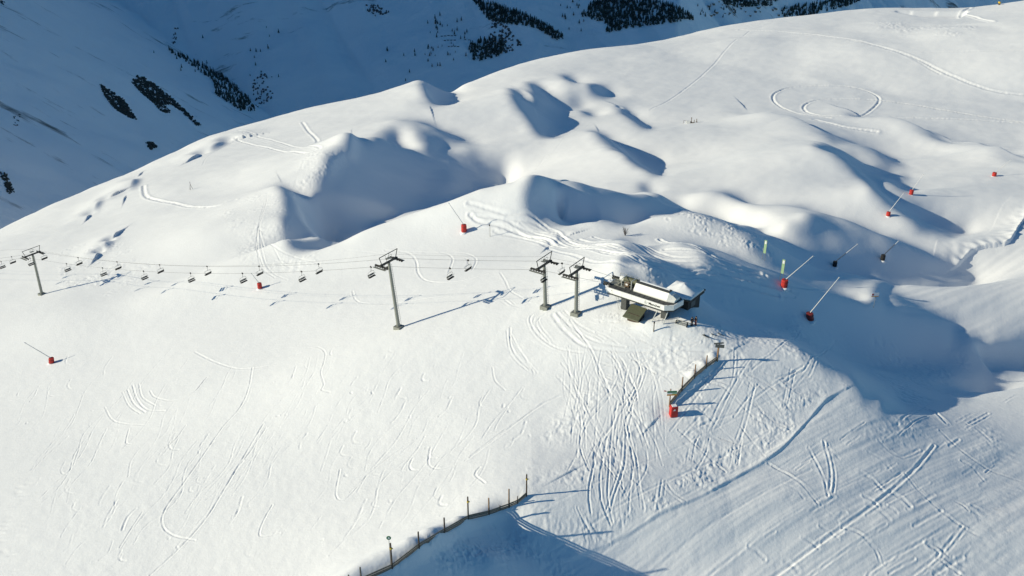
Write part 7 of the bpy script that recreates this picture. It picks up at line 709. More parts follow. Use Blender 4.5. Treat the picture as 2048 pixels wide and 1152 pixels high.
-1,0,-1,0,1,-1,0,-1,0,1,0,0,0,0,-1,1,-1,1,0,-1,1,0,0,0,0,0,0,0,0,1,0,1,1,1,2,2,3,3,3,4,4,5,5,6,6,6,6,7,6,6,6,5,4,5,5,4,10,16,13,4,0,2,2,2,1,2,0,1,1,1,1,-1,1,1,0,1,1,-1,1,1,0,1,0,
-1,1,1,-1,1,1,1,0,-4,-4,-5,-7,-6,-2,1,2,1,0,2,0,1,-1,1,1,3,9,9,5,-1,-2,-3,-3,-2,0,0,1,-1,-2,-1,-1,-1,-1,-4,-9,-4,2,3,0,-2,-1,0,0,0,0,1,0,1,1,1,1,1,0,2,0,2,0,1,1,0,1,1,0,1,1,1,0,0,
1,0,1,0,1,1,0,1,0,1,0,0,0,1,0,-1,0,-1,-1,0,2,1,2,2,1,1,0,0,0,0,0,0,0,1,-1,0,-1,0,-1,-1,0,-1,0,-1,0,-1,-1,0,0,-1,0,0,0,1,0,0,0,0,0,1,0,0,-174,0,0,-1,0,0,0,0,0,-1,1,-1,1,-1,0,0,0,0,
0,-1,0,0,0,0,1,0,0,-1,0,1,0,0,0,0,0,0,0,0,0,-1,1,0,1,0,2,1,1,3,2,4,4,4,4,5,5,7,6,5,7,5,6,6,6,4,5,5,4,6,13,15,9,3,1,1,2,2,2,1,1,1,1,1,0,1,1,0,0,1,1,0,0,0,0,2,0,0,1,0,0,2,-1,-5,-4,2,
-3,-7,-5,-2,1,0,2,-1,1,0,0,-1,-1,1,10,15,6,0,-3,-2,-3,-1,3,1,-4,-6,-1,-1,0,-1,-2,-5,-6,-4,2,4,0,0,-2,0,0,0,0,0,0,0,1,-1,1,0,2,0,1,0,1,1,0,2,1,1,1,0,1,-1,1,1,0,1,0,1,0,0,1,0,1,0,0,
1,0,0,-1,0,0,0,2,3,2,3,1,0,1,0,0,0,0,0,0,0,0,-1,0,0,-1,0,1,0,-1,0,-1,0,0,0,-1,-1,-1,0,0,0,0,-1,0,0,0,1,0,0,0,1,-176,0,0,0,0,0,0,0,0,0,-1,0,0,0,-1,1,-1,1,-1,1,0,0,0,0,0,-1,1,0,1,-1,
0,0,0,0,0,0,-1,0,0,1,-1,1,0,1,0,1,2,1,2,2,3,3,5,4,6,4,6,6,6,6,6,6,5,6,4,4,5,5,5,9,14,12,6,3,1,1,2,2,2,1,1,2,0,1,-1,1,1,1,-1,1,1,1,1,-1,1,1,1,1,1,2,-2,-5,-3,1,-1,-6,-7,-1,0,2,0,2,0,
1,2,0,-2,-3,4,10,8,1,0,-1,-2,2,5,1,-8,-11,-4,3,2,1,-3,-6,-7,-2,2,4,2,0,0,0,-1,0,-1,0,0,0,-1,1,-1,1,0,0,1,1,0,1,1,0,1,0,1,1,0,1,1,0,0,0,1,0,1,0,1,0,1,1,0,1,0,0,0,1,1,2,3,3,2,0,1,1,
-1,0,0,0,0,0,0,-1,1,-1,0,0,0,0,0,-1,0,1,0,0,-1,0,-1,0,-1,-1,0,-1,0,0,0,1,0,0,0,0,0,0,-176,0,0,0,-1,0,0,0,-1,0,1,0,-1,0,1,-1,0,0,0,0,0,-1,1,0,0,0,0,1,-1,1,-1,0,0,0,0,0,0,0,0,0,0,0,
-1,0,1,0,1,1,2,2,2,4,3,3,4,5,5,6,5,6,6,5,6,6,5,5,4,5,4,5,7,11,13,9,5,2,2,1,2,2,1,1,2,0,1,1,0,0,2,0,1,-1,1,2,0,1,1,2,2,0,0,-3,-4,0,-2,-5,-6,-2,3,1,2,0,2,1,1,1,-2,-4,3,6,2,2,1,0,0,4,
3,0,-12,-12,-1,4,5,2,-4,-8,-5,-1,3,7,4,0,-1,0,1,-2,1,-1,-1,0,-1,-1,0,-1,0,0,0,0,0,1,0,0,1,1,0,1,0,1,0,0,1,0,0,0,1,1,1,1,1,0,2,0,1,1,2,1,3,2,2,1,1,1,0,-1,0,0,0,0,0,0,0,0,-1,1,0,-1,
0,0,0,0,1,-1,0,0,0,-1,0,-2,0,0,-1,0,0,0,0,-1,1,0,0,0,0,0,-178,0,0,0,0,0,0,0,0,0,-1,0,0,0,0,0,0,0,0,0,0,0,0,0,0,1,-1,0,0,0,1,0,0,0,0,-1,1,-1,0,-1,0,0,1,-1,0,1,0,1,1,1,2,2,2,4,4,4,4,
5,5,6,5,6,6,4,6,5,5,4,5,4,5,4,9,12,13,8,4,2,1,1,1,2,1,1,1,0,1,1,0,0,1,1,1,0,2,1,2,1,1,2,0,-1,-2,-2,-1,-4,-4,-2,1,2,-1,2,0,1,1,-1,-3,3,6,0,-1,-1,0,-1,1,0,2,-2,-7,-7,-1,7,6,0,-6,-10,
-2,4,9,8,2,1,0,-1,-1,0,-2,0,-1,-2,0,-1,-1,-1,-1,0,-1,-1,1,-1,0,0,0,0,0,0,1,0,0,1,0,0,1,1,1,2,0,2,1,2,1,2,1,2,1,3,1,2,0,0,0,0,0,0,0,0,0,0,0,0,0,0,0,0,-1,0,0,0,0,1,-1,1,0,0,0,-1,-1,
-1,0,-1,0,0,-1,0,0,1,-1,0,0,1,0,-1,-179,0,0,0,0,0,-1,0,0,0,0,0,0,0,0,0,0,0,0,0,0,1,-1,0,0,0,1,0,0,0,0,0,0,0,-1,1,-1,1,-1,0,0,-1,0,1,-1,0,0,0,1,1,1,1,3,2,2,4,4,4,4,5,5,5,5,6,5,5,5,
5,4,5,4,5,4,5,8,13,11,8,5,1,2,0,1,1,2,1,1,0,1,1,1,1,0,1,1,2,0,1,1,1,2,0,0,-1,-1,-1,-1,-1,-1,-1,0,-1,0,1,-1,-3,-2,6,9,-1,-5,-1,-1,-1,-2,-4,-4,2,6,3,3,0,2,-4,-9,-9,6,14,14,7,2,-2,-1,
-2,-2,-1,-1,-2,-2,-1,-2,-2,-1,-1,-1,-2,-1,-1,-1,-1,0,0,-1,-1,1,0,1,1,1,1,1,2,1,1,1,1,2,0,1,1,1,1,2,1,2,0,1,0,-1,0,0,0,0,0,0,0,0,0,0,0,0,0,0,0,0,0,0,0,-1,0,1,-1,1,0,0,-1,-1,0,-1,0,
0,-1,0,0,0,-1,0,1,0,-1,1,1,-179,-1,0,0,0,-1,1,0,0,0,0,0,0,0,-1,0,0,0,0,0,0,0,0,1,0,0,-1,1,0,0,0,0,0,0,0,0,0,-1,0,0,0,0,-1,0,0,0,0,0,0,1,1,1,1,3,2,2,3,3,5,3,5,5,5,5,5,5,5,4,5,4,4,5,
5,5,5,5,8,11,11,8,3,2,1,0,0,2,1,2,0,2,0,2,1,1,1,0,2,0,1,1,1,0,0,0,0,1,0,-1,-2,-1,-1,-1,0,-1,-1,-2,4,10,6,-5,-6,0,0,-1,-3,-5,-5,1,12,14,2,-5,-6,-4,-7,0,12,17,10,3,-1,-2,-2,-2,-1,-2,
-2,-2,-1,-2,-2,-1,-2,-1,-3,-1,-1,-1,-2,0,-2,0,0,1,0,2,0,2,1,2,1,1,2,1,1,0,0,1,1,0,0,0,1,0,0,1,-1,0,0,0,0,0,0,0,0,0,0,0,0,0,0,0,1,-1,0,-1,1,0,0,0,0,1,-1,1,0,-1,-1,-1,0,0,-1,0,0,-1,
0,0,0,0,0,1,-1,0,-181,0,0,0,0,0,0,0,-1,0,0,0,0,0,0,0,1,-1,1,-1,0,0,1,-1,0,1,0,0,0,0,0,0,0,0,1,-1,0,0,0,0,-1,0,0,-1,1,-1,0,0,0,0,1,1,1,0,2,3,2,3,2,5,3,4,4,5,5,5,4,6,4,5,4,4,4,5,5,5,
5,6,8,11,11,7,3,1,0,-1,1,2,2,1,2,0,2,1,1,1,0,2,1,1,0,0,1,0,0,0,1,-1,-1,-1,-1,-1,-1,-1,-1,3,10,13,1,-8,-6,0,1,0,0,-2,-7,-4,9,15,3,-6,-8,-4,4,11,14,6,2,-2,-3,-1,-1,-1,-1,-1,-1,-1,-1,
-2,-1,-2,-1,-2,-1,-1,-2,-1,-1,-1,1,0,1,1,1,1,2,0,1,0,1,1,0,1,0,0,0,0,-1,0,1,0,-1,0,0,0,0,-1,1,0,0,0,0,0,1,0,-1,0,0,0,0,0,-1,1,0,1,-1,0,1,0,0,0,0,0,0,-1,0,0,-2,0,0,0,-1,0,-1,0,1,-1,
1,-1,0,1,-182,1,-1,0,0,0,0,-1,1,0,0,0,0,0,0,0,-1,1,-1,1,0,0,0,0,0,0,1,-1,1,0,0,0,0,0,-1,0,1,0,-1,0,0,0,0,-1,-1,0,0,0,0,0,0,0,1,1,1,1,2,2,3,2,4,3,4,4,4,5,5,4,5,5,4,5,4,4,4,4,6,5,5,
6,9,12,10,6,3,1,0,-1,1,2,1,3,1,1,1,1,2,0,1,0,1,0,0,0,1,-1,0,0,0,0,0,0,-1,-2,-2,6,16,13,-4,-8,-4,-1,3,5,8,3,-10,-14,0,12,3,-4,-5,0,11,15,6,-2,-6,-5,-2,-1,0,0,0,0,0,0,-1,1,-1,0,-1,
-1,-1,-2,0,-1,0,0,-1,1,1,1,1,0,1,0,0,0,0,0,0,0,0,0,0,0,0,0,-1,0,0,0,0,-1,0,1,0,0,0,0,0,0,-1,0,1,0,-1,0,0,0,1,0,0,1,1,0,0,1,-1,1,0,0,-1,1,-2,-1,1,-2,0,-1,0,-1,1,-1,-1,1,-1,1,0,0,
-183,0,0,0,0,0,0,0,0,0,-1,0,0,0,0,0,1,-1,1,0,0,0,-1,1,0,0,0,0,0,0,0,1,0,-1,1,0,-1,0,1,-1,0,0,-1,1,-1,0,0,-1,0,0,-1,1,0,1,0,1,1,1,2,2,2,3,3,3,4,3,5,4,5,4,5,4,5,4,4,5,4,4,5,5,5,6,11,
12,10,6,4,2,0,0,2,0,2,3,1,1,1,1,0,1,0,1,-1,1,-1,0,-1,1,1,0,1,-1,0,1,0,4,9,7,-2,-5,-3,1,10,15,14,5,-5,-7,-4,-3,-5,-5,-2,1,5,7,-1,-4,-4,-2,-1,0,0,1,0,0,0,0,0,0,1,0,0,0,0,0,-1,0,0,0,
1,0,0,0,0,0,-1,1,0,0,0,-1,0,0,0,-1,0,0,0,1,0,0,0,0,0,0,0,0,0,0,-1,0,0,0,0,0,-1,0,1,0,1,1,0,1,2,0,1,1,1,0,1,-1,1,0,-1,-2,-1,0,-2,0,-2,0,-1,0,-1,0,0,-1,1,-1,0,0,-183,-1,0,0,0,0,0,0,
0,-1,1,0,0,0,0,0,0,0,0,0,0,0,1,-1,1,-1,0,1,0,0,0,-1,0,1,0,0,0,0,-1,1,-1,0,0,-1,1,-1,-1,1,-1,0,0,-1,0,0,1,0,0,2,0,2,1,2,3,3,3,4,3,4,4,5,4,5,4,4,5,4,4,5,4,4,6,5,5,8,10,12,8,7,5,2,0,
2,1,1,2,1,1,1,1,1,0,0,0,-1,0,0,-1,1,1,1,0,1,1,0,1,3,3,4,-1,-3,-2,4,16,17,12,6,9,8,-2,-19,-18,-11,-6,1,2,2,0,-1,-1,0,0,0,0,1,0,0,-1,0,1,0,0,0,0,0,0,0,0,0,0,0,0,0,0,0,0,0,1,-1,0,0,0,
0,0,0,0,0,0,0,0,0,0,0,0,0,0,0,-1,0,0,0,1,0,1,1,0,0,1,0,1,1,1,1,2,1,0,1,0,1,0,0,0,1,0,0,-1,-2,-2,-2,-1,-2,-1,-1,-1,-1,-1,0,0,0,-1,1,0,-1,-185,1,0,-1,0,0,0,0,0,1,-1,0,0,0,0,0,0,0,0,
0,0,0,0,1,-1,1,0,-1,0,1,0,0,0,0,0,0,0,0,0,-1,1,-1,0,0,-1,0,0,-1,0,-1,0,0,0,0,-1,0,1,0,1,0,2,1,2,2,2,3,4,3,4,4,5,3,5,5,4,4,4,4,4,5,4,5,5,6,7,8,9,10,9,8,5,3,2,2,0,2,0,2,1,0,1,0,0,0,
0,-2,1,-1,1,1,1,1,0,1,1,1,2,1,-1,-1,4,12,17,13,5,4,10,12,0,-19,-22,-18,-8,-1,4,5,2,1,1,0,0,0,0,0,0,0,0,0,0,0,-1,1,0,0,0,0,0,0,0,0,0,0,0,0,0,0,0,0,0,0,0,0,0,0,0,0,0,0,0,-1,0,0,0,0,
0,0,1,0,1,1,2,2,2,1,1,1,1,1,1,2,1,1,1,0,1,0,0,0,0,0,0,0,0,-1,-1,-3,-2,-3,-2,-2,-2,-2,-1,0,-1,-1,-1,0,0,-1,0,0,-185,-1,0,1,0,0,-1,1,-1,0,1,-1,0,0,0,0,0,0,0,0,0,1,-1,0,1,0,0,0,0,0,0,
0,1,-1,0,0,0,0,0,0,-1,0,0,0,0,-1,0,0,0,-1,0,-1,0,-1,0,0,-1,-1,1,1,0,2,0,2,2,2,3,3,3,4,3,5,4,4,5,5,4,4,4,4,4,4,5,5,5,6,7,7,9,9,11,9,8,4,3,0,1,0,1,1,0,0,1,0,-2,1,-2,1,0,0,0,0,1,1,0,
0,1,0,0,5,13,19,11,2,0,-4,-5,2,7,-2,-12,-15,-12,-1,6,6,4,1,0,1,0,0,0,0,0,0,0,0,0,-1,1,-1,1,0,0,0,0,0,0,0,0,0,0,0,0,0,0,0,0,0,0,0,0,0,0,0,0,0,0,0,0,0,0,0,1,1,1,2,2,3,2,3,2,1,2,2,1,
2,1,0,1,1,0,1,0,0,0,0,0,0,0,-1,0,-1,-3,-3,-4,-3,-4,-2,-2,-2,-2,-1,-1,0,-1,-1,0,0,0,0,-186,0,0,-1,0,0,1,-1,1,-1,0,1,-1,0,0,1,-1,1,-1,0,1,-1,1,0,-1,0,0,1,0,0,0,0,0,0,0,0,0,-1,1,0,0,
0,-1,0,-1,1,-1,-1,-1,1,-1,0,-2,0,-1,-1,0,0,0,-1,1,0,1,0,2,2,1,4,2,3,4,3,4,4,4,4,4,5,4,4,4,4,4,4,5,5,6,6,5,7,7,8,10,11,10,9,5,1,1,1,0,0,-1,0,0,-1,0,-2,0,0,1,0,0,0,0,0,0,0,3,9,16,12,
-2,-5,-4,-9,-13,-6,8,15,7,-5,-5,0,3,3,1,1,1,-1,0,0,1,-1,0,0,0,0,0,0,0,0,0,0,0,0,0,0,0,0,0,0,0,0,0,0,0,0,0,0,-1,1,0,-1,0,1,0,0,0,0,1,1,2,2,1,3,3,2,3,2,2,1,0,2,2,1,2,2,1,2,1,1,1,0,0,
0,0,0,0,-1,0,1,-1,-2,-5,-5,-4,-5,-3,-3,-3,-2,-1,-2,-1,-1,-1,0,-1,0,-1,0,-187,0,0,0,0,0,-1,1,-1,1,-1,0,1,0,0,-1,1,-1,1,0,-1,1,0,0,0,0,0,0,0,0,0,1,-1,1,-1,0,0,0,0,-1,0,0,0,-1,1,-1,0,
-1,0,-1,-1,0,0,-2,0,-1,0,-1,-1,0,-1,0,1,1,1,1,2,1,3,2,3,3,3,5,3,4,4,4,5,3,4,4,4,4,5,5,5,5,6,5,6,6,6,7,10,11,12,10,6,2,1,0,-1,-2,0,-1,-1,0,0,1,-1,1,0,0,0,0,0,-1,4,10,9,1,-4,-5,-5,
-9,-5,-2,3,11,11,8,5,3,-1,-2,-1,0,-1,0,0,0,-1,1,0,0,0,0,0,0,0,1,-1,0,0,0,0,0,0,0,0,0,0,0,0,0,-1,0,0,0,1,-1,0,1,-1,1,0,1,1,2,2,2,1,2,3,1,2,3,1,1,1,1,2,1,1,2,2,1,2,2,2,1,1,0,0,1,0,0,
-1,1,0,0,-1,-3,-5,-6,-5,-4,-5,-3,-2,-3,-1,-2,-1,-1,-1,-1,0,0,0,0,-188,0,0,0,0,0,0,0,0,0,0,0,0,0,0,0,0,0,0,0,0,0,0,0,0,0,1,-1,0,0,0,0,0,0,0,0,0,0,-1,1,0,-1,0,0,-1,0,-1,1,-1,-1,0,-2,
-1,0,-1,0,-2,0,-1,-1,0,0,0,0,0,2,0,2,2,2,2,3,3,2,4,4,4,4,3,5,4,3,4,4,4,4,5,5,5,6,5,7,5,6,5,7,9,12,13,13,5,-2,-1,1,0,0,-1,1,3,0,0,-1,0,0,0,-1,-1,0,1,8,6,-1,-4,-2,-6,-6,-3,-2,-2,6,
14,17,13,3,-4,-6,-2,-1,0,0,0,0,0,0,0,-1,1,0,0,0,0,0,0,0,0,0,0,0,0,0,0,0,0,0,0,0,0,0,0,-1,0,1,1,0,2,0,2,1,2,2,1,2,2,1,1,2,1,1,1,1,2,0,1,1,1,2,2,2,2,2,1,1,1,1,1,-1,1,0,1,-1,1,-1,-1,
-4,-6,-5,-5,-5,-3,-4,-3,-1,-3,0,-2,-1,0,-1,-1,-1,1,-1,-189,0,0,0,0,0,0,0,0,0,0,0,0,0,0,0,0,0,0,0,0,0,0,0,1,0,-1,1,0,-1,0,0,0,0,0,0,0,0,0,0,-1,0,0,0,-1,0,0,-2,0,0,-1,-1,0,-1,-1,-2,
0,-2,0,-1,0,-1,-1,1,0,0,2,0,1,2,3,2,2,3,3,3,3,3,4,4,4,4,4,4,4,4,4,5,5,5,5,5,6,5,7,5,6,6,9,12,18,8,-1,1,2,0,2,6,2,1,-1,-1,-1,-1,-1,1,-1,-2,1,4,5,0,-1,-1,-4,-8,-6,-1,-1,5,14,19,12,
-1,-5,-4,-1,0,0,0,0,0,0,-1,0,1,0,0,0,0,1,-1,0,0,0,0,0,0,-1,0,0,1,-1,0,0,0,0,0,0,2,1,2,1,2,1,2,1,2,1,1,1,0,1,2,1,0,2,0,1,1,0,1,1,1,2,1,1,2,2,0,1,2,0,1,1,1,0,0,0,1,0,1,-2,-5,-5,-5,
-5,-4,-4,-3,-2,-3,-1,-2,-1,-1,-1,0,0,-1,-1,1,-190,0,0,0,0,0,1,-1,0,0,0,0,0,0,0,0,0,0,0,0,1,-1,0,0,0,0,0,0,0,1,0,-1,0,0,0,0,0,0,0,-1,0,0,0,-1,0,-1,-1,1,-1,-1,-1,0,-2,-1,0,-1,-1,-1,
-2,0,-1,0,0,-1,0,0,0,1,1,1,1,1,3,2,2,2,4,3,3,3,3,4,4,4,3,4,5,4,4,5,5,5,5,6,5,6,5,7,5,3,13,26,10,1,-1,2,9,11,3,-1,0,-1,-1,-1,-1,-1,-1,-1,0,1,1,1,0,0,-4,-8,-1,5,4,4,7,8,3,-1,0,1,0,0,
0,0,0,0,0,0,0,0,0,0,0,1,-1,0,0,0,0,0,0,-1,1,0,0,-1,1,0,0,1,1,1,2,2,2,2,2,2,2,1,1,0,1,0,0,1,0,0,1,1,0,1,0,0,0,1,0,1,1,1,1,1,1,1,0,1,1,0,0,1,1,0,1,0,1,-1,-2,-3,-6,-5,-4,-3,-3,-2,-3,
-1,-2,-2,0,-1,-1,-1,0,0,0,-1,-190,0,0,0,0,0,-1,0,1,-1,1,-1,0,0,0,1,-1,1,-1,1,-1,1,-1,1,-1,0,0,0,0,0,0,0,0,0,0,0,-1,0,0,0,0,0,-1,0,0,-1,0,-1,-1,-1,0,-1,0,-1,-2,-1,-1,-1,0,-1,-2,-1,
0,-1,0,0,1,0,1,0,1,2,1,1,2,3,2,2,3,3,4,3,3,4,4,4,3,4,5,4,5,4,5,5,6,5,6,5,6,5,4,24,29,2,-7,3,15,13,3,-1,0,0,0,-1,0,-1,-1,-1,-2,-1,0,-1,0,-2,-3,3,9,7,1,-1,0,2,1,1,0,1,1,0,0,0,0,0,0,
0,0,0,0,0,0,0,0,0,0,0,0,0,-1,1,0,0,0,0,1,2,2,1,2,3,2,1,1,1,1,1,0,1,1,0,0,1,1,0,1,0,0,0,0,1,0,0,0,0,1,0,1,0,1,0,0,1,1,-1,1,1,0,1,0,1,0,1,1,-1,-3,-5,-3,-3,-4,-3,-2,-3,-2,-2,-1,-1,-1,
-1,0,0,-1,0,0,0,-191,0,0,0,-1,1,0,0,-1,1,-1,1,0,0,0,-1,1,-1,1,-1,0,0,1,-1,1,0,0,0,0,-1,0,1,0,-1,0,0,0,0,-1,0,0,-1,0,0,-1,0,-1,-1,0,-1,-1,0,-2,-1,0,-1,-1,-1,-1,-1,-1,0,-2,0,0,0,-1,
0,0,1,1,0,1,2,1,2,1,3,2,3,2,3,3,3,4,4,4,3,4,4,5,5,4,5,4,6,4,5,5,6,5,13,34,23,-9,2,16,12,3,0,1,1,0,0,0,-1,0,-1,-1,-2,-3,-1,-2,-2,4,14,14,3,-5,-5,-1,-2,0,0,1,0,0,0,0,0,0,0,0,0,0,0,0,
0,0,0,0,0,0,0,0,-1,1,0,0,0,2,2,2,2,2,3,2,1,1,1,1,0,0,0,1,0,0,1,1,0,0,1,0,1,0,0,0,-1,0,1,0,0,-1,2,-1,1,0,0,0,-1,0,1,0,0,1,0,1,1,0,1,0,0,-4,-4,-4,-3,-2,-3,-2,-2,-2,-1,-2,0,-1,0,0,-1,
0,0,0,0,-192,0,0,0,1,-1,0,0,0,0,0,0,0,0,0,0,-1,1,0,0,0,0,0,0,-1,0,1,-1,0,1,0,-1,0,0,0,0,0,-1,0,0,-1,0,0,-1,0,-1,0,0,-1,-1,-1,-1,0,-1,-2,0,-2,0,-2,-1,0,-1,0,-1,-1,-1,0,1,0,0,-1,2,0,
1,1,1,2,1,2,2,2,3,3,3,3,2,4,4,3,4,3,4,5,4,5,4,6,5,4,5,5,8,21,40,12,1,10,8,3,2,1,2,2,2,0,1,-1,-1,-1,-1,-1,-2,-3,0,6,18,11,-2,-7,-4,-2,0,-2,0,-1,1,0,-1,0,0,0,0,0,0,0,0,0,0,0,0,0,0,0,
0,-1,1,0,1,1,2,1,3,2,2,3,1,1,1,0,0,0,1,0,0,0,1,0,1,0,1,1,0,0,0,0,1,-1,0,0,-1,1,0,0,-1,1,-1,0,0,-1,1,0,0,0,0,1,0,0,0,1,1,0,-1,-2,-4,-4,-3,-2,-2,-3,-1,-1,-1,0,-2,0,0,0,0,0,0,-1,0,
-193,0,0,0,0,0,0,0,0,0,0,0,0,0,0,0,0,0,0,0,0,0,-1,1,0,0,-1,1,0,-1,0,0,0,0,0,-1,0,0,0,-1,1,-1,-1,0,-1,0,-1,-1,0,0,-1,-1,-2,0,-1,-1,-1,-1,-1,-1,-1,-1,-1,0,-1,0,0,-1,-1,1,0,0,1,0,1,0,
1,1,2,1,2,2,1,3,2,3,2,3,4,3,3,3,3,4,4,4,4,5,5,5,5,5,9,24,45,23,-1,-2,8,7,4,2,2,2,3,0,1,0,0,-1,0,-1,0,0,4,7,3,-1,-3,0,0,-1,1,-1,0,-1,0,0,0,0,0,0,-1,1,0,0,0,0,0,0,-1,1,0,0,2,1,2,1,1,
2,2,1,1,2,0,1,1,0,0,0,1,-1,0,1,0,0,0,1,0,1,0,0,1,0,1,-1,1,0,0,0,-1,0,1,-1,-1,1,-1,-1,0,-1,0,0,0,1,0,0,1,0,1,0,0,-1,-4,-3,-2,-3,-3,-1,-1,-1,-1,-2,0,0,-1,0,0,0,0,0,1,0,-193,0,0,0,-1,
0,0,0,1,-1,1,-1,0,0,0,0,0,0,0,0,0,0,0,-1,1,0,0,-1,0,0,0,0,0,0,-1,0,0,0,0,0,-2,1,-1,0,-1,0,-1,0,-2,0,-1,-1,0,-2,0,-2,0,-1,-1,-1,-1,-1,0,-1,0,-1,-1,0,0,-1,0,0,0,0,0,1,0,2,0,1,1,2,2,
1,2,2,3,2,2,2,3,3,3,3,3,4,4,4,5,4,6,6,5,12,34,30,7,-3,6,17,15,8,2,2,1,2,1,1,0,1,-1,1,0,1,1,1,1,0,0,0,1,0,0,0,0,0,0,0,0,0,0,-1,1,-1,0,1,0,-1,0,0,2,0,1,2,2,2,1,1,2,0,1,0,2,-1,1,0,0,
0,1,0,-1,1,0,-1,1,0,1,0,1,-1,1,1,0,0,0,1,1,0,0,0,0,0,-1,0,0,-2,0,0,0,0,0,0,0,0,0,0,0,1,0,1,0,-4,-3,-3,-3,-1,-2,-2,-1,-1,-1,0,-1,0,0,0,0,0,0,0,0,0,-194,-1,0,0,1,0,0,0,-1,1,-1,1,-1,
0,0,0,1,-1,0,0,0,0,0,0,0,-1,1,0,0,0,-1,0,0,0,0,0,-1,0,-1,0,0,-1,0,-1,0,-1,0,-1,0,-2,0,-1,-1,0,-2,0,-2,-1,0,-1,-1,-1,-1,-1,-1,0,0,-1,0,-1,1,-1,0,0,0,0,1,-1,1,1,1,0,2,1,2,1,1,2,2,2,
2,2,2,3,2,3,4,4,4,5,5,6,7,8,18,22,11,5,7,10,16,21,17,6,0,2,1,2,1,0,2,0,1,1,0,1,0,0,1,1,-1,1,-1,0,1,0,0,0,0,0,0,0,0,0,0,-1,0,2,0,1,1,1,2,1,2,1,2,2,0,1,-1,1,-1,1,-1,0,0,0,0,0,0,-1,1,
0,0,0,0,0,1,0,0,0,1,1,1,1,-1,1,0,-1,0,0,0,0,-1,1,-1,0,-1,0,0,0,0,0,0,1,0,0,1,0,0,-3,-4,-4,-1,-3,-1,-1,-1,-1,0,0,-1,0,0,0,0,0,0,0,0,0,-195,1,-1,0,0,0,0,0,0,-1,1,-1,1,0,0,0,-1,1,-1,
0,1,-1,1,0,-1,1,-2,1,-1,0,1,0,-1,0,0,-1,0,0,0,-1,0,-1,0,-1,0,-1,0,-1,-1,0,-1,-1,-1,-1,-1,-1,0,-1,-2,0,-1,-1,-1,0,-1,0,-2,0,-1,1,-1,-1,0,0,0,-1,0,1,0,0,1,1,0,1,1,1,1,2,0,2,1,2,1,1,
3,3,2,3,5,5,5,7,8,8,13,14,14,9,8,9,9,11,20,23,15,-1,1,0,2,3,1,2,1,0,2,0,1,1,0,-1,1,-1,0,0,-1,0,0,1,0,0,0,0,0,0,0,0,1,0,3,1,1,2,0,2,1,2,1,0,1,0,0,-1,0,-1,1,-1,0,0,-1,0,0,0,-1,1,-1,
1,0,0,0,1,0,1,0,1,0,1,1,-1,1,0,0,-1,0,0,0,-1,1,-1,1,0,0,0,0,0,0,0,0,0,0,0,-1,-2,-3,-3,-3,-1,-2,-1,-1,-1,0,-1,1,0,0,-1,0,1,0,0,0,0,-196,0,1,0,-1,0,0,0,0,0,0,0,0,0,0,0,0,-1,1,0,-1,0,
0,0,0,-1,1,-1,1,0,-1,0,0,-1,0,0,0,-1,0,0,-1,0,-1,0,-1,0,-1,-1,0,-1,-1,-1,0,-2,0,-1,-1,-1,0,-2,0,-1,-1,-1,0,-2,1,-1,0,-2,0,0,-1,0,-1,0,0,-1,0,1,-1,0,1,0,0,1,1,0,1,0,1,0,2,1,1,1,3,3,
3,5,6,7,8,10,11,11,12,11,11,9,9,7,6,12,24,23,7,2,2,2,2,2,2,3,1,2,1,1,1,0,-1,0,0,-1,-1,0,-1,0,0,0,-1,1,0,0,1,1,1,3,1,2,1,0,1,0,0,1,0,1,0,0,0,0,-1,0,-2,0,-1,0,0,0,0,0,0,-1,1,-1,1,0,
-1,1,0,0,1,1,2,0,0,1,-1,0,0,1,-1,0,1,0,-1,1,0,0,0,0,0,0,0,0,0,0,0,1,-1,-2,-4,-3,-2,-2,-1,-2,0,0,-1,0,0,0,0,1,-1,0,0,1,-1,1,-196,-1,0,0,1,-1,0,0,0,1,-1,0,0,0,0,0,0,0,0,0,0,0,-1,0,0,
1,-1,0,0,-1,0,0,-1,1,-1,0,0,-1,0,-1,0,0,0,-1,-1,-1,0,-1,-1,-1,0,-1,-1,0,-1,-1,-1,-1,-1,0,-1,-1,-1,0,-1,-1,-1,-1,0,0,-1,-1,0,-1,0,0,-1,0,0,-1,0,0,0,0,0,0,0,0,1,0,0,1,0,1,1,1,1,4,3,
4,6,6,8,9,11,12,11,11,9,11,8,9,8,6,8,19,24,15,2,2,3,3,3,1,3,2,2,1,1,1,1,0,0,0,-1,-2,-1,-1,-1,-1,1,0,0,0,1,3,2,1,1,0,1,0,1,1,0,-1,0,0,0,0,0,0,0,-2,0,0,-1,-1,0,0,0,0,0,1,-1,0,0,0,0,
-1,1,1,1,1,0,0,1,0,0,0,0,0,1,0,-1,1,1,0,0,0,0,1,0,0,0,1,0,0,0,0,-1,-4,-2,-3,-3,-1,-1,0,-1,-1,0,0,0,0,0,-1,1,0,0,0,1,-1,-197,0,0,0,-1,1,0,0,0,-1,0,1,-1,0,0,0,0,0,0,-1,0,1,0,0,0,-1,
0,0,-1,1,0,-1,0,-1,1,-1,-1,1,-1,0,-1,-1,0,-1,0,0,-2,0,-1,0,-1,-1,-1,-1,0,-1,-1,-1,-1,-1,-1,0,0,-2,-1,0,-1,0,-1,-1,-1,0,-1,0,-1,-1,0,0,-1,-1,0,0,-1,1,-1,0,0,0,-1,1,0,0,0,0,1,2,1,1,
4,4,5,6,8,9,9,10,11,10,11,9,10,8,7,8,6,6,15,25,19,6,2,2,3,4,2,3,3,2,2,1,1,1,1,0,0,-1,-2,-2,-1,0,-1,-1,0,2,2,0,2,1,0,1,0,1,0,0,0,0,0,0,0,0,0,-1,-1,0,-1,-1,0,0,0,0,0,0,0,-1,1,-1,0,
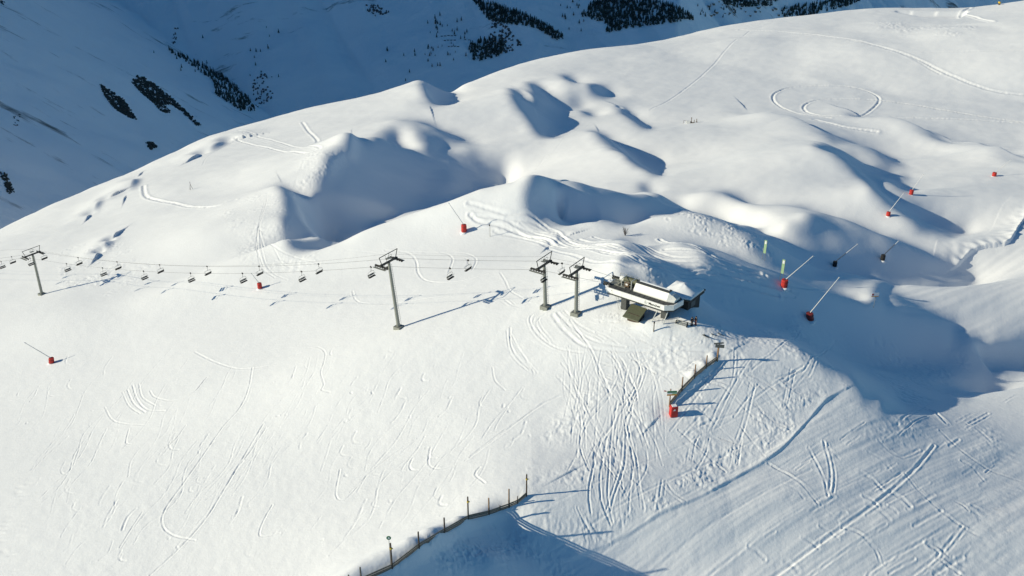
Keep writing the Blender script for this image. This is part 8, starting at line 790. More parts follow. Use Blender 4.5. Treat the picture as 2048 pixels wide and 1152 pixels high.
-1,1,0,0,1,1,0,0,1,-1,0,0,1,-1,0,1,1,0,1,0,0,1,0,1,0,0,1,1,-1,1,1,1,-1,-2,-4,-4,-2,-1,-2,0,-1,0,0,-1,1,-1,0,0,1,0,0,0,0,0,0,-198,1,-1,0,0,0,0,0,0,0,0,0,0,0,-1,0,0,1,-1,1,-1,0,0,-1,
0,0,1,-1,0,0,-1,0,0,0,-1,0,0,-1,0,-1,0,0,-1,0,-1,-1,0,-1,0,-1,-2,1,-1,-1,-2,0,-1,-1,0,-1,-1,-1,-1,0,-1,0,-1,-1,-1,-1,0,-1,-1,-1,0,0,-1,-1,-1,0,0,-1,0,-2,1,0,-1,-1,1,-1,0,-1,1,0,1,
0,2,2,3,3,4,7,6,7,10,9,10,10,10,10,8,9,8,7,6,7,6,9,23,23,10,3,2,2,3,3,3,4,2,3,1,2,0,1,1,0,0,0,-2,-2,-1,0,1,1,0,2,0,0,1,0,1,0,0,0,0,0,0,-1,0,0,0,-1,0,-1,0,-1,0,-1,0,0,0,0,0,0,-1,1,
-1,1,-1,0,1,0,0,1,0,0,0,-1,0,-1,1,1,0,0,2,-1,1,1,1,1,0,0,1,0,1,1,0,1,0,0,-3,-4,-3,-1,-2,0,-1,-1,0,0,0,0,0,0,0,0,0,0,1,-1,0,1,-199,0,1,-1,1,-1,0,0,0,0,0,0,0,-1,1,0,0,-1,0,0,1,-2,1,
0,0,0,-1,0,0,-1,0,0,0,0,-1,0,-1,0,-1,0,0,-1,-1,0,0,-1,-1,0,-1,-1,0,-2,0,-1,0,-2,0,0,-2,-1,0,-1,-1,-1,0,-2,0,-1,-1,0,-1,0,-1,0,-1,-2,0,-1,0,-1,-1,0,-2,1,-1,-1,-1,1,-1,-1,0,1,-1,1,0,
1,1,2,2,3,4,4,6,7,7,8,8,10,8,8,10,8,8,7,6,6,6,5,7,15,24,15,6,4,3,3,4,3,3,2,3,2,2,1,1,2,2,0,0,0,0,1,0,0,0,0,0,1,0,1,-1,1,1,-1,0,0,0,0,0,0,-1,0,-1,0,-1,0,-1,0,0,0,0,0,0,0,0,0,0,-1,0,
0,0,-1,0,0,0,-1,0,0,-1,1,0,0,0,1,1,1,1,0,0,1,1,1,0,1,0,1,1,0,1,0,-1,-3,-2,-2,-1,-1,0,0,-1,0,1,-1,1,0,0,0,0,0,0,0,1,-1,-199,0,-1,1,-1,1,0,-1,0,0,1,-1,0,1,-1,0,0,0,0,-1,0,1,-1,0,0,
-1,0,1,-1,0,0,-1,0,-1,0,0,0,-1,0,0,-1,-1,0,-1,-1,0,0,-1,-1,-1,0,-1,-1,0,-2,0,-1,-1,-1,0,-1,-1,-1,0,-1,0,-2,0,-1,0,-1,-1,-1,-1,-1,0,-1,-1,-1,0,-1,-1,0,-1,-1,0,0,-1,-1,1,0,-1,0,1,0,
1,1,2,1,3,3,4,5,5,6,8,7,7,8,9,7,8,8,7,8,6,5,6,5,7,11,19,15,9,6,4,3,3,3,4,2,3,2,3,2,2,1,1,3,1,1,0,0,1,1,-1,1,-1,0,1,1,-1,0,1,0,0,0,0,0,0,0,-1,0,-1,0,-1,0,1,-1,0,0,0,0,0,1,-1,0,0,-1,
0,-1,1,-1,-1,-1,-1,-1,0,0,0,0,0,1,0,0,1,0,2,0,1,0,1,2,0,1,0,1,1,1,1,-1,-1,-2,-2,-1,0,-1,0,0,0,0,0,0,0,1,0,0,0,0,0,0,0,-200,0,1,-1,0,0,0,0,0,0,-1,0,1,-1,0,0,0,0,0,0,0,-1,0,0,-1,1,0,
-1,0,0,0,0,-1,0,0,-1,0,0,-1,-1,0,0,-1,-1,0,-1,-1,-1,0,-1,-1,0,-1,-1,0,-1,-1,-1,0,-1,-1,-1,0,-2,0,-1,0,-1,-1,-1,-1,-1,0,-1,0,-1,-1,-1,0,-1,-1,-1,0,-1,-1,0,-1,0,0,-1,0,1,0,0,1,1,1,1,
2,2,3,3,3,5,5,5,6,6,8,6,8,7,7,8,6,6,6,5,6,5,6,10,13,14,10,8,6,4,5,3,4,2,3,3,3,3,2,3,2,2,2,1,2,0,0,1,0,0,0,0,0,1,0,1,0,0,0,0,0,0,0,0,-1,0,0,0,0,-1,1,0,0,0,0,0,-1,1,-1,0,0,0,-1,-1,
-1,-1,-2,-1,-1,-1,0,0,0,1,0,0,0,1,0,0,1,0,2,0,1,1,1,1,1,1,1,0,0,0,-1,-1,0,-1,0,0,0,0,0,1,0,0,0,0,0,1,-1,1,-1,1,-200,-1,0,1,0,-1,0,0,0,0,0,0,-1,1,0,-1,0,0,0,0,-1,1,0,0,0,-1,0,-1,1,
-1,-1,0,0,0,-1,0,-1,0,0,-1,0,-1,0,0,-1,-1,0,-1,-1,0,-1,-1,-1,0,-1,-1,-1,0,-1,-1,-1,0,-1,-1,-1,-1,0,-1,0,-2,0,-1,0,-1,-2,0,-1,0,-2,0,-1,0,-1,-1,0,-1,0,-1,0,1,0,0,1,0,0,1,1,1,2,2,2,
3,3,3,3,4,5,6,5,7,6,7,6,7,6,7,6,5,4,5,6,6,9,9,11,10,9,8,7,6,4,5,4,3,3,3,4,3,3,2,2,2,2,0,1,0,0,0,1,-1,1,1,0,0,1,0,0,1,0,-1,0,1,0,0,-1,1,-1,1,-1,0,0,0,0,1,0,-1,1,-1,0,-1,0,-2,-1,-2,
-1,-1,-1,-1,0,-1,0,-1,0,0,0,0,1,0,0,1,0,1,0,2,1,2,0,1,1,2,1,-1,0,0,0,0,0,0,0,1,0,0,0,1,0,0,1,-1,1,-1,1,-1,-202,1,0,-1,0,1,-1,1,0,-1,0,0,0,-1,1,0,0,-1,0,0,0,0,-1,0,0,0,-1,1,-1,0,0,
0,-1,0,0,-1,0,-1,-1,1,-2,0,-1,0,-1,0,-1,0,-1,-1,0,-1,0,-2,0,-1,0,-2,0,-1,-1,-1,-1,0,-1,0,-2,0,-1,0,-1,0,-2,-1,0,-1,-1,0,-1,-1,0,-1,-1,0,0,-1,0,0,0,0,0,1,0,1,1,1,1,2,0,1,2,1,2,2,3,
3,3,3,5,4,5,6,6,6,6,6,5,6,4,5,4,5,7,8,7,6,7,10,9,10,10,9,8,6,6,4,3,3,2,3,3,2,1,2,0,1,0,1,-1,1,0,0,1,0,1,1,0,0,0,1,0,-1,0,1,0,-1,1,-1,1,0,0,0,1,-1,0,1,-1,1,0,-1,-1,-1,-2,-2,-1,-2,
-1,-1,-1,-1,0,-1,0,0,-1,-1,0,-1,0,0,0,1,1,1,1,2,2,1,2,1,1,1,0,1,1,0,0,0,1,0,0,1,0,1,0,0,0,0,0,1,-1,1,-202,0,0,0,0,0,0,0,-1,1,0,0,0,0,-1,0,0,0,0,0,0,-1,0,0,0,-1,1,-1,-1,0,0,-1,1,-1,
-1,1,-1,-1,0,-1,0,0,-1,-1,0,-1,-1,0,-1,0,-1,-1,-1,0,-1,-1,-1,0,-1,-1,0,-1,0,-1,-1,-1,0,-2,0,-1,-1,-1,0,-1,0,-1,0,-2,0,-1,0,-1,0,-1,0,0,0,0,0,0,1,0,1,1,1,1,1,0,2,1,0,2,1,1,1,2,2,3,
3,4,4,4,6,4,7,4,6,4,6,4,4,5,5,8,7,7,5,5,7,9,10,11,13,12,11,7,4,3,2,3,1,3,1,2,2,0,1,0,1,1,0,1,0,1,0,0,1,0,1,-1,0,1,0,-1,0,1,0,0,0,0,0,0,-1,1,0,0,0,0,-1,0,-1,-1,-2,-2,-2,-1,-1,0,-2,
0,-1,0,-1,-1,0,-1,-1,0,0,-1,0,1,1,1,1,1,1,2,0,1,2,1,2,1,0,1,1,1,0,0,1,0,1,0,0,1,0,0,0,0,0,0,-202,0,-1,1,0,-1,0,0,0,0,0,-1,0,0,0,1,-1,0,0,-1,0,0,0,0,-1,1,-1,0,0,0,-1,0,-1,0,0,-1,0,
0,-1,0,0,-2,1,-1,-1,0,-1,-1,0,-1,-1,0,-1,-1,-1,0,-1,-1,-1,0,-1,-1,-1,0,-1,-1,-1,0,-1,0,-1,-1,-1,0,-1,-1,-1,0,0,-1,-1,0,-1,1,-1,0,0,0,1,0,1,0,1,1,1,1,1,1,1,1,1,-1,1,0,1,1,1,2,1,3,3,
4,4,5,4,5,5,5,4,4,4,4,5,5,9,6,7,5,5,6,7,9,10,13,14,17,12,6,4,1,3,1,3,2,1,2,1,2,1,0,1,1,1,0,0,0,0,0,0,0,0,0,0,0,0,-1,0,0,0,0,0,0,1,-1,0,0,0,0,0,0,-1,-2,-1,-2,-1,-1,-1,-1,0,0,-1,-1,
-1,0,-1,-1,-1,0,0,0,0,0,1,0,2,0,1,0,1,1,0,2,1,1,2,0,1,1,1,1,1,0,0,0,1,0,0,0,0,0,0,0,-203,0,0,0,0,0,0,-1,1,-1,0,1,-1,0,0,-1,0,1,-1,1,-1,0,0,-1,1,-1,0,-1,0,0,0,0,-1,-1,0,0,-1,0,0,-1,
-1,0,-1,0,-1,-1,0,-1,0,-1,-1,0,-1,-1,0,-1,-1,0,-1,-1,-1,0,-1,-1,0,-1,-1,0,-1,-1,-1,0,-1,0,-1,-1,0,-1,-1,0,0,-1,0,-1,1,0,0,1,0,1,0,1,1,1,1,1,1,1,0,0,1,0,0,0,0,0,0,0,2,1,3,2,3,3,4,5,
4,4,4,4,4,4,5,4,6,9,6,6,6,4,7,5,7,9,10,14,19,19,13,6,1,2,2,2,3,2,2,2,2,1,1,0,1,0,0,0,0,0,-1,0,0,-1,0,0,0,0,0,-1,0,-1,0,0,0,0,0,-1,1,-1,0,-1,-1,-1,-1,-1,-2,-1,0,0,0,0,0,0,-1,-1,-1,
0,0,0,0,0,1,0,0,1,-1,0,0,0,0,0,1,1,1,1,1,2,0,1,1,1,0,1,0,0,0,1,0,1,0,-1,1,-1,-204,0,1,-1,0,0,0,0,0,0,0,-1,1,0,-1,0,0,-1,1,-1,0,0,0,0,-1,0,-1,1,0,-1,0,-1,0,0,0,-2,1,-1,-1,0,0,-1,-1,
-1,1,-1,-1,0,-2,0,0,-2,0,0,-1,-1,0,-1,-1,0,-1,-1,-1,0,-2,0,0,-1,-1,-1,0,-1,0,-1,-1,0,-1,0,0,-1,0,0,0,0,-1,0,1,0,1,0,1,2,1,0,2,0,1,1,1,0,-1,1,-2,0,-1,-1,0,-1,0,1,0,2,2,3,2,3,4,4,3,
4,3,3,4,4,4,6,8,6,6,6,5,6,6,6,6,7,11,17,22,22,14,7,2,3,2,4,3,3,2,2,2,1,0,0,-1,1,-1,-1,0,0,-1,0,0,0,-1,0,-1,1,-1,0,-1,0,-2,0,0,-1,-1,0,-1,-2,-1,-1,-2,0,0,0,0,1,1,0,1,1,1,0,1,-1,0,0,
1,1,0,-1,0,-1,-1,-1,-1,0,0,-1,-1,0,0,1,1,1,1,1,1,1,0,1,1,0,0,0,0,0,0,1,-1,0,-204,0,-1,1,-1,0,0,1,-1,0,0,0,0,-1,1,0,-1,0,0,0,0,-1,0,0,0,-1,1,-1,-1,0,0,-1,1,-1,-1,1,-2,0,0,-1,-1,1,
-1,0,-2,0,0,-1,0,-1,-1,0,-1,-1,-1,0,-1,-1,0,-1,-1,0,-1,-1,0,-1,-1,-1,0,0,-1,-1,0,-1,0,-1,0,-1,0,0,-1,0,0,0,0,1,0,1,0,1,1,0,1,2,0,2,0,1,0,0,0,-1,0,-2,-1,-1,-2,0,-1,-1,1,0,1,2,2,3,2,
3,4,2,4,3,2,4,4,4,5,7,6,5,6,5,6,6,7,7,8,8,12,19,23,22,15,5,4,3,3,2,3,2,2,1,0,1,1,-1,0,1,0,-1,1,0,-1,0,0,0,-1,-1,0,-1,0,-1,0,-1,-1,0,-2,-2,-1,-2,-1,-2,0,-2,0,1,2,0,2,1,2,1,1,2,1,1,
1,0,-1,1,0,0,-1,-1,-1,-1,-1,-1,-1,-1,-2,-2,0,0,1,1,1,1,1,0,1,0,0,1,0,0,0,0,0,0,0,0,-205,0,1,-1,0,0,0,-1,1,0,-1,0,0,0,0,-1,1,0,-1,0,0,0,0,-1,0,0,-1,0,0,-1,0,0,-1,0,0,-1,0,0,-1,0,-1,
-1,0,-1,0,0,-1,-1,-1,0,-1,0,-1,-1,0,-1,-1,0,-1,-1,0,-1,0,-1,-1,0,-1,0,-1,-1,0,-1,-1,0,-1,0,-1,1,-1,-1,0,0,0,1,0,0,1,0,1,1,1,1,1,0,2,0,1,0,0,0,-1,-1,-1,0,-2,-2,-1,-2,-1,-1,-1,0,0,0,
2,1,2,3,2,3,2,3,3,3,2,4,4,5,5,6,4,7,5,7,7,7,8,9,8,10,14,18,24,21,13,5,3,2,2,3,2,1,3,0,1,1,2,0,0,2,-1,1,1,-1,1,-1,1,-1,-1,0,0,-1,-1,-1,0,-2,0,-1,-3,-1,-2,0,-1,0,-1,0,0,2,0,2,1,2,2,
1,1,3,0,1,0,0,-1,0,-1,-1,-1,0,0,-1,-1,-3,-3,-3,0,0,0,1,1,0,1,0,1,0,1,-1,1,0,0,0,0,0,0,0,-205,0,-1,0,1,0,0,0,-1,0,0,0,0,0,-1,1,-1,0,0,-1,0,0,-1,1,-1,0,0,0,0,0,-1,0,-1,0,-1,0,0,-1,0,
-1,0,-1,0,-1,0,-2,0,0,0,-2,0,-1,0,-1,-1,0,0,-2,0,-1,0,-1,-1,-1,0,-1,0,-1,-1,0,-1,0,-1,0,0,-1,0,-1,0,1,-1,0,0,0,1,0,0,1,1,0,1,1,1,1,0,1,1,0,0,0,0,-1,-2,-2,-1,-2,-3,-1,-2,-2,-1,-1,0,
0,0,1,2,1,2,2,3,1,2,3,3,2,3,4,4,5,6,5,7,7,7,8,7,8,9,8,9,11,12,21,23,20,11,2,2,2,1,3,2,3,1,2,1,2,2,1,2,0,1,1,0,1,-1,1,0,-1,-1,0,0,0,-1,0,-2,-1,0,-1,0,0,-1,0,-1,-2,-1,0,1,0,1,0,1,2,
2,0,2,1,1,-1,0,0,-1,0,0,-1,-1,1,-1,-2,-5,-2,-2,1,0,-1,1,0,0,1,0,0,0,1,0,0,0,0,0,0,0,1,-206,0,0,0,0,0,-1,0,0,0,0,0,0,0,0,-1,1,-1,0,0,0,0,0,-1,0,0,-1,0,-1,0,0,-1,0,0,0,-1,-1,0,-1,0,
0,0,-1,0,-1,0,-1,-1,-1,0,-1,0,-1,0,-1,-1,-1,0,-1,0,-1,-1,0,-1,0,-1,-1,-1,1,-2,0,0,0,-2,0,1,-1,0,-1,0,1,0,0,0,0,1,0,0,1,1,1,1,0,1,1,0,0,0,0,0,-1,-1,-1,-2,-2,-3,-1,-3,-2,-2,-2,-1,-2,
0,0,0,0,0,2,1,1,2,2,1,2,2,3,3,4,4,6,6,6,7,7,7,8,8,8,8,8,8,9,7,13,19,23,19,8,3,2,1,2,4,3,3,2,2,2,2,3,2,1,2,2,1,1,0,1,1,0,0,0,0,-1,0,0,0,0,1,0,-1,1,0,-1,-1,-3,-2,-1,-1,0,0,0,0,1,1,1,
0,1,0,1,0,1,-1,0,1,0,-1,0,-2,-3,-2,-1,-2,0,0,-1,1,0,0,0,0,0,0,0,0,0,0,0,0,0,0,-206,0,0,0,-1,0,1,0,-1,0,0,0,-1,0,0,0,0,0,-1,1,-1,0,-1,0,0,0,0,-1,0,0,-1,1,-1,-1,0,0,0,-1,0,-1,-1,0,
-1,-1,0,-1,0,0,-1,0,-1,-1,0,-1,0,-1,-1,0,-1,-1,-1,0,-1,0,-1,0,0,-1,-1,0,0,-1,-1,0,0,-1,0,0,0,0,-1,1,0,0,0,0,2,0,1,1,0,0,1,1,0,1,0,0,0,-1,-1,-1,-2,-1,-3,-1,-3,-3,-2,-2,-3,-2,-1,-2,
-1,0,0,0,0,2,1,1,1,1,1,2,2,3,3,5,5,6,7,6,8,7,7,7,8,7,8,8,8,8,8,8,13,20,22,14,5,3,2,2,3,1,2,3,3,4,1,3,3,2,2,2,3,2,0,2,1,1,1,0,1,-1,0,0,0,0,-1,1,0,0,0,-1,-1,-3,-1,-1,-1,0,-1,0,-1,1,
0,1,0,1,1,0,1,1,0,-1,1,1,-1,0,-2,-2,-2,-1,-2,0,-1,-1,0,-1,1,0,0,0,0,0,0,0,0,0,0,-1,-207,0,0,0,0,0,0,-1,1,0,0,-1,0,0,0,0,-1,0,0,0,0,-1,1,-1,0,-1,0,0,0,-1,0,-1,0,0,-1,0,-1,0,-1,0,0,
-1,0,0,-1,0,-1,-1,0,-1,0,-1,-1,0,-1,0,-1,-1,0,-1,0,-1,0,-1,-1,0,-1,0,-1,0,-1,0,0,0,-2,0,0,0,0,0,0,0,0,0,1,1,-1,2,-1,1,1,1,1,0,0,0,0,0,-1,-1,0,-2,-1,-2,-2,-3,-2,-2,-4,-2,-2,-2,-3,
-1,-2,-1,-1,1,0,-1,1,1,1,0,2,1,2,2,4,4,5,6,5,7,6,7,8,7,6,8,7,7,7,8,7,9,7,11,15,21,16,9,4,2,1,1,2,2,4,2,3,2,3,3,4,3,3,4,4,2,2,2,1,2,0,1,0,-1,0,0,0,0,0,0,0,0,-1,-1,-2,0,-2,-1,0,-1,0,
-1,0,1,0,2,0,1,0,1,0,1,0,0,1,-1,-1,-1,-2,-2,-1,-2,-1,0,-2,1,-2,1,-1,0,0,0,1,-1,1,-1,0,1,-207,0,0,0,0,0,-1,1,-1,0,0,0,0,0,-1,0,0,0,0,-1,0,0,-1,1,-1,0,0,-1,0,0,-1,0,0,-1,0,-1,0,0,0,
-1,-1,0,-1,0,-1,0,-1,0,-1,0,-1,-1,0,-1,0,-1,0,-1,-1,0,-1,0,-1,0,0,-2,0,-1,0,-1,0,0,-1,0,0,0,0,-1,0,0,1,-1,1,0,0,0,1,0,1,0,0,1,0,1,0,0,1,-1,0,-1,-2,-1,-1,-3,-1,-3,-2,-3,-2,-4,-2,-3,
-2,-2,-1,-2,-1,-1,-1,1,-1,1,0,1,0,1,2,3,3,5,4,5,6,5,7,6,6,7,8,6,7,7,6,7,7,7,8,8,9,12,17,16,12,5,3,2,1,2,2,3,2,2,2,4,4,5,4,5,5,4,4,3,3,2,2,1,1,-1,-1,0,0,0,0,0,0,0,0,-1,-1,-2,0,-1,
-1,-1,0,0,0,-1,2,-1,1,1,0,0,2,0,0,0,0,0,0,-2,-2,-1,-2,-2,-1,-2,0,-1,0,-1,1,0,-1,0,0,1,-1,1,0,-1,-208,0,0,0,0,0,0,0,0,0,-1,1,-1,0,0,0,0,-1,0,0,0,0,0,-1,0,0,-1,0,-1,0,0,0,-1,0,-1,0,
0,-1,0,-1,0,-1,0,-1,0,-1,0,-1,0,-1,0,0,-2,0,-1,0,-1,0,-1,0,-1,0,-1,-1,-1,1,-1,0,-1,0,-1,-1,1,-1,0,0,0,0,0,-1,0,1,0,0,1,0,0,0,1,0,1,0,0,0,1,-1,-1,0,-1,0,-1,-2,-2,-1,-3,-2,-3,-3,-3,
-2,-3,-3,-2,-3,-2,-1,-2,-1,-1,-1,1,-1,0,0,0,2,1,2,4,3,5,4,4,5,4,6,5,6,6,7,6,6,7,7,6,6,6,6,7,8,8,9,9,9,8,6,6,3,2,3,4,4,5,4,4,5,7,6,6,7,6,6,4,4,4,2,2,2,1,-1,0,0,0,0,1,-1,0,0,-1,0,-1,
-1,-1,1,-1,0,0,0,0,0,0,0,0,1,-1,1,0,1,1,0,-1,-3,-2,-3,-3,-1,-2,-1,-1,-1,0,0,-1,0,1,0,0,0,0,0,0,0,
]).reshape(FNW, FNA)
HS = np.cumsum(np.cumsum(HS, 0), 1)*0.05

def bspl(t):
    t2 = t*t; t3 = t2*t
    return ((1-3*t+3*t2-t3)/6, (4-6*t2+3*t3)/6, (1+3*t+3*t2-3*t3)/6, t3/6)

def base_h(x, y):
    x = np.asarray(x, float); y = np.asarray(y, float)
    fi = np.clip((x/y-FA0)/(FA1-FA0)*(FNA-1), 1, FNA-2.001); fj = np.clip(np.log(np.maximum(y, 1)/FY0)/math.log(FY1/FY0)*(FNW-1), 1, FNW-2.001)
    i = fi.astype(int); j = fj.astype(int)
    wi = bspl(fi-i); wj = bspl(fj-j)
    s = 0
    for b in range(4):
        row = 0
        for a in range(4): row = row+wi[a]*HS[np.clip(j-1+b, 0, FNW-1), np.clip(i-1+a, 0, FNA-1)]
        s = s+wj[b]*row
    return s-0.7*np.maximum(0, y-780)

cp_, sp_ = math.cos(PITCH), math.sin(PITCH)
_ys = np.exp(np.linspace(math.log(75), math.log(900), 3000))
def spot(u, v):                      # where the sight line through a point of the photograph meets the hill
    a = (u-1024)/1900.0; b = (v-576)/1900.0
    dy = cp_-b*sp_; dz = -sp_-b*cp_
    hh = base_h(a/dy*_ys, _ys)
    k = int(np.argmax(dz/dy*_ys <= hh))
    if k == 0: return None
    t0, t1 = dz/dy*_ys[k-1]-hh[k-1], dz/dy*_ys[k]-hh[k]
    f = t0/(t0-t1) if t0 != t1 else 0
    y = _ys[k-1]+(_ys[k]-_ys[k-1])*f
    return np.array([a/dy*y, y, float(base_h(a/dy*y, y))])

def inpoly(px, py, poly):
    r = np.zeros(px.shape, bool); n = len(poly)
    for i in range(n):
        x1, y1 = poly[i]; x2, y2 = poly[(i+1) % n]
        if y1 == y2: continue
        r ^= ((y1 > py) != (y2 > py)) & (px < (x2-x1)*(py-y1)/(y2-y1)+x1)
    return r
# fine fan of vertices
aa = np.concatenate([np.linspace(-0.80, -0.63, 40)[:-1], np.linspace(-0.63, 0.63, 1420), np.linspace(0.63, 0.80, 40)[1:]])
yy = np.concatenate([np.exp(np.linspace(math.log(72), math.log(86), 40))[:-1], np.exp(np.linspace(math.log(86), math.log(300), 880))[:-1],
                     np.exp(np.linspace(math.log(300), math.log(800), 560))[:-1], np.exp(np.linspace(math.log(800), math.log(945), 12))])
GA, GY = np.meshgrid(aa, yy)
GX = GA*GY
GZ = np.concatenate([base_h(GX[k:k+120], GY[k:k+120]) for k in range(0, len(yy), 120)])
def smooth(a, n):
    for _ in range(n):
        a[1:-1] = (a[:-2]+2*a[1:-1]+a[2:])/4; a[:, 1:-1] = (a[:, :-2]+2*a[:, 1:-1]+a[:, 2:])/4
    return a
def region(pix, blur=12):            # soft mask over the fan of an area outlined on the snow
    w_ = [tuple(p[:2]) for p in (spot(u, v) for u, v in pix) if p is not None]
    return smooth(inpoly(GX, GY, w_).astype(np.float32), blur)
# ------------------------------------------------------------------ wind-worn snow, ski tracks, groomed lanes (all in the height of the snow)
DIST = np.sqrt(GX*GX+GY*GY)
wf = np.clip((DIST-230)/120, 0, 1)
GZ += wf*0.26*fbm(GX*0.94+GY*0.34, (GY*0.94-GX*0.34)*1.8, 17.0, 3, 105)
bank = region([(1200, 118), (1400, 128), (1650, 170), (1850, 200), (2048, 212), (2100, 100), (1990, 50), (1740, 40), (1460, 48), (1300, 70)], 30)
GZ += bank*2.6*perlin(GX/44+0.3, GY/70, 107)
# the ground falls away to the right of the lower fence
ramp = np.clip((134-GY)/14, 0, 1)*np.clip((GY-84)/10, 0, 1)
GZ -= 0.075*np.clip(GX-3, 0, 30)*ramp
near = np.clip(1.4-DIST/330.0, 0.12, 1)
GZ += 0.22*fbm(GX, GY, 38.0, 2, 101)
GZ += near*0.055*fbm(GX*0.8+GY*0.6, (GY*0.8-GX*0.6)*2.2, 7.0, 3, 111)
GZ += near*0.02*fbm(GX, GY, 1.5, 2, 121)
ROUGH = [
 ([(1030, 1000), (1075, 885), (1140, 790), (1260, 715), (1450, 655), (1560, 680), (1690, 755), (1650, 800), (1600, 850), (1400, 985), (1230, 1065), (1150, 1108), (1050, 1075)], 0.20, 1.7),
 ([(1180, 640), (1330, 690), (1430, 700), (1460, 650), (1390, 650), (1300, 640), (1230, 625)], 0.22, 1.2),
 ([(1340, 418), (1420, 428), (1500, 466), (1550, 515), (1480, 505), (1400, 470), (1330, 450)], 0.45, 1.5),
 ([(770, 1150), (940, 1062), (1010, 1045), (1100, 1105), (1190, 1150)], 0.42, 1.4),
 ([(1270, 545), (1340, 548), (1400, 566), (1500, 600), (1440, 610), (1380, 590), (1290, 570)], 0.5, 1.8),
 ([(1480, 655), (1560, 668), (1700, 760), (1640, 750), (1560, 705)], 0.35, 1.8),
 ([(1640, 800), (1780, 830), (2048, 850), (2048, 930), (1900, 900), (1700, 860)], 0.16, 2.2),
 ([(1850, 1060), (2048, 960), (2048, 1150), (1900, 1150)], 0.22, 2.0),
 ([(440, 400), (560, 390), (600, 470), (640, 520), (560, 560), (470, 520)], 0.22, 2.2),
 ([(110, 500), (240, 480), (320, 540), (220, 590), (120, 580)], 0.25, 2.4),
 ([(620, 300), (700, 290), (720, 310), (650, 360), (600, 390), (560, 380)], 0.4, 2.6),
 ([(960, 85), (1150, 65), (1300, 68), (1180, 110), (1050, 125)], 0.9, 5.0),
 ([(1225, 1052), (1330, 1000), (1400, 962), (1560, 868), (1655, 795), (1610, 790), (1520, 820), (1400, 925), (1230, 1030)], 0.42, 1.1),
 ([(1440, 640), (1560, 620), (1750, 660), (1950, 700), (1900, 800), (1780, 800), (1650, 720), (1540, 660)], 0.28, 2.2),
 ([(1740, 38), (1960, 46), (1940, 75), (1760, 70)], 0.8, 4.5),
]
for pix, amp, wl in ROUGH:
    mk = region(pix, 40)
    s_ = np.where(mk > 0.01)
    x_, y_ = GX[s_], GY[s_]
    r_ = 1-2.2*np.abs(fbm(x_, y_, wl, 3, 131+int(amp*100)))
    gate = np.clip(perlin(x_/(4*wl), y_/(4*wl), 140)*2+0.5, 0, 1)
    GZ[s_] += mk[s_]*amp*0.5*r_*gate

def line_w(pix):                      # a line drawn on the snow, rounded, in metres
    p = np.array([q[:2] for q in (spot(u, v) for u, v in pix) if q is not None])
    # a jump over a brow would not be one track
    if len(p) > 1:
        ok = [0]
        for i in range(1, len(p)):
            if abs(p[i][1]-p[ok[-1]][1]) < 0.25*p[ok[-1]][1]: ok.append(i)
        p = p[ok]
    if len(p) < 3: return p
    out_ = []
    q = np.vstack([2*p[0]-p[1], p, 2*p[-1]-p[-2]])
    for k in range(1, len(q)-2):
        n_ = max(2, min(14, int(np.hypot(*(q[k+1]-q[k]))/0.8)))
        for t in np.linspace(0, 1, n_, endpoint=False):
            out_.append(0.5*(2*q[k]+(q[k+1]-q[k-1])*t+(2*q[k-1]-5*q[k]+4*q[k+1]-q[k+2])*t*t+(3*q[k]-q[k-1]-3*q[k+1]+q[k+2])*t**3))
    out_.append(p[-1])
    return np.array(out_)

def side(P, reach):                   # signed distance to the line, for the vertices within reach of it
    a_ = P[:, 0]/P[:, 1]; mrg = reach/P[:, 1].min()
    i0, i1 = np.searchsorted(aa, [a_.min()-mrg, a_.max()+mrg]); j0, j1 = np.searchsorted(yy, [P[:, 1].min()-reach, P[:, 1].max()+reach])
    if i1-i0 < 2 or j1-j0 < 2: return None
    X, Y = GX[j0:j1, i0:i1], GY[j0:j1, i0:i1]
    D = np.full(X.shape, 1e3); Sg = np.ones(X.shape)
    for p, q in zip(P[:-1], P[1:]):
        ja, jb = np.searchsorted(yy[j0:j1], [min(p[1], q[1])-reach, max(p[1], q[1])+reach])
        m_ = reach/max(5, min(p[1], q[1])-reach)
        ia, ib = np.searchsorted(aa[i0:i1], [min(p[0]/p[1], q[0]/q[1])-m_, max(p[0]/p[1], q[0]/q[1])+m_])
        if ib <= ia or jb <= ja: continue
        d = q-p; L2 = max(1e-6, d@d)
        x_ = X[ja:jb, ia:ib]-p[0]; y_ = Y[ja:jb, ia:ib]-p[1]
        t = np.clip((x_*d[0]+y_*d[1])/L2, 0, 1)
        dd = np.hypot(x_-t*d[0], y_-t*d[1]); cr = np.sign(d[0]*y_-d[1]*x_)
        o_ = D[ja:jb, ia:ib]; b_ = dd < o_
        o_[b_] = dd[b_]; Sg[ja:jb, ia:ib][b_] = cr[b_]
    return (slice(j0, j1), slice(i0, i1)), D, Sg

def groove(P, wd, depth, berm=0.5, ragged=0.35, seed=3):
    if len(P) < 2: return
    r = side(P, wd*2.2)
    if r is None: return
    sl_, D, Sg = r
    k = 1+ragged*2*perlin(GX[sl_]/1.3, GY[sl_]/1.3, seed)
    GZ[sl_] += depth*k*(-np.exp(-(D/(0.5*wd))**2)+berm*np.exp(-((D-wd*0.95)/(0.4*wd))**2))

def drop_step(P, h, reach):           # a bank: the left of the line stands higher
    if len(P) < 2: return
    r = side(P, reach*3)
    if r is None: return
    sl_, D, Sg = r
    k = 1+0.8*perlin(GX[sl_]/3, GY[sl_]/3, 9)
    GZ[sl_] += np.where(Sg > 0, 1, 0)*h*k*np.exp(-D/reach)*np.clip(D/0.25, 0, 1)

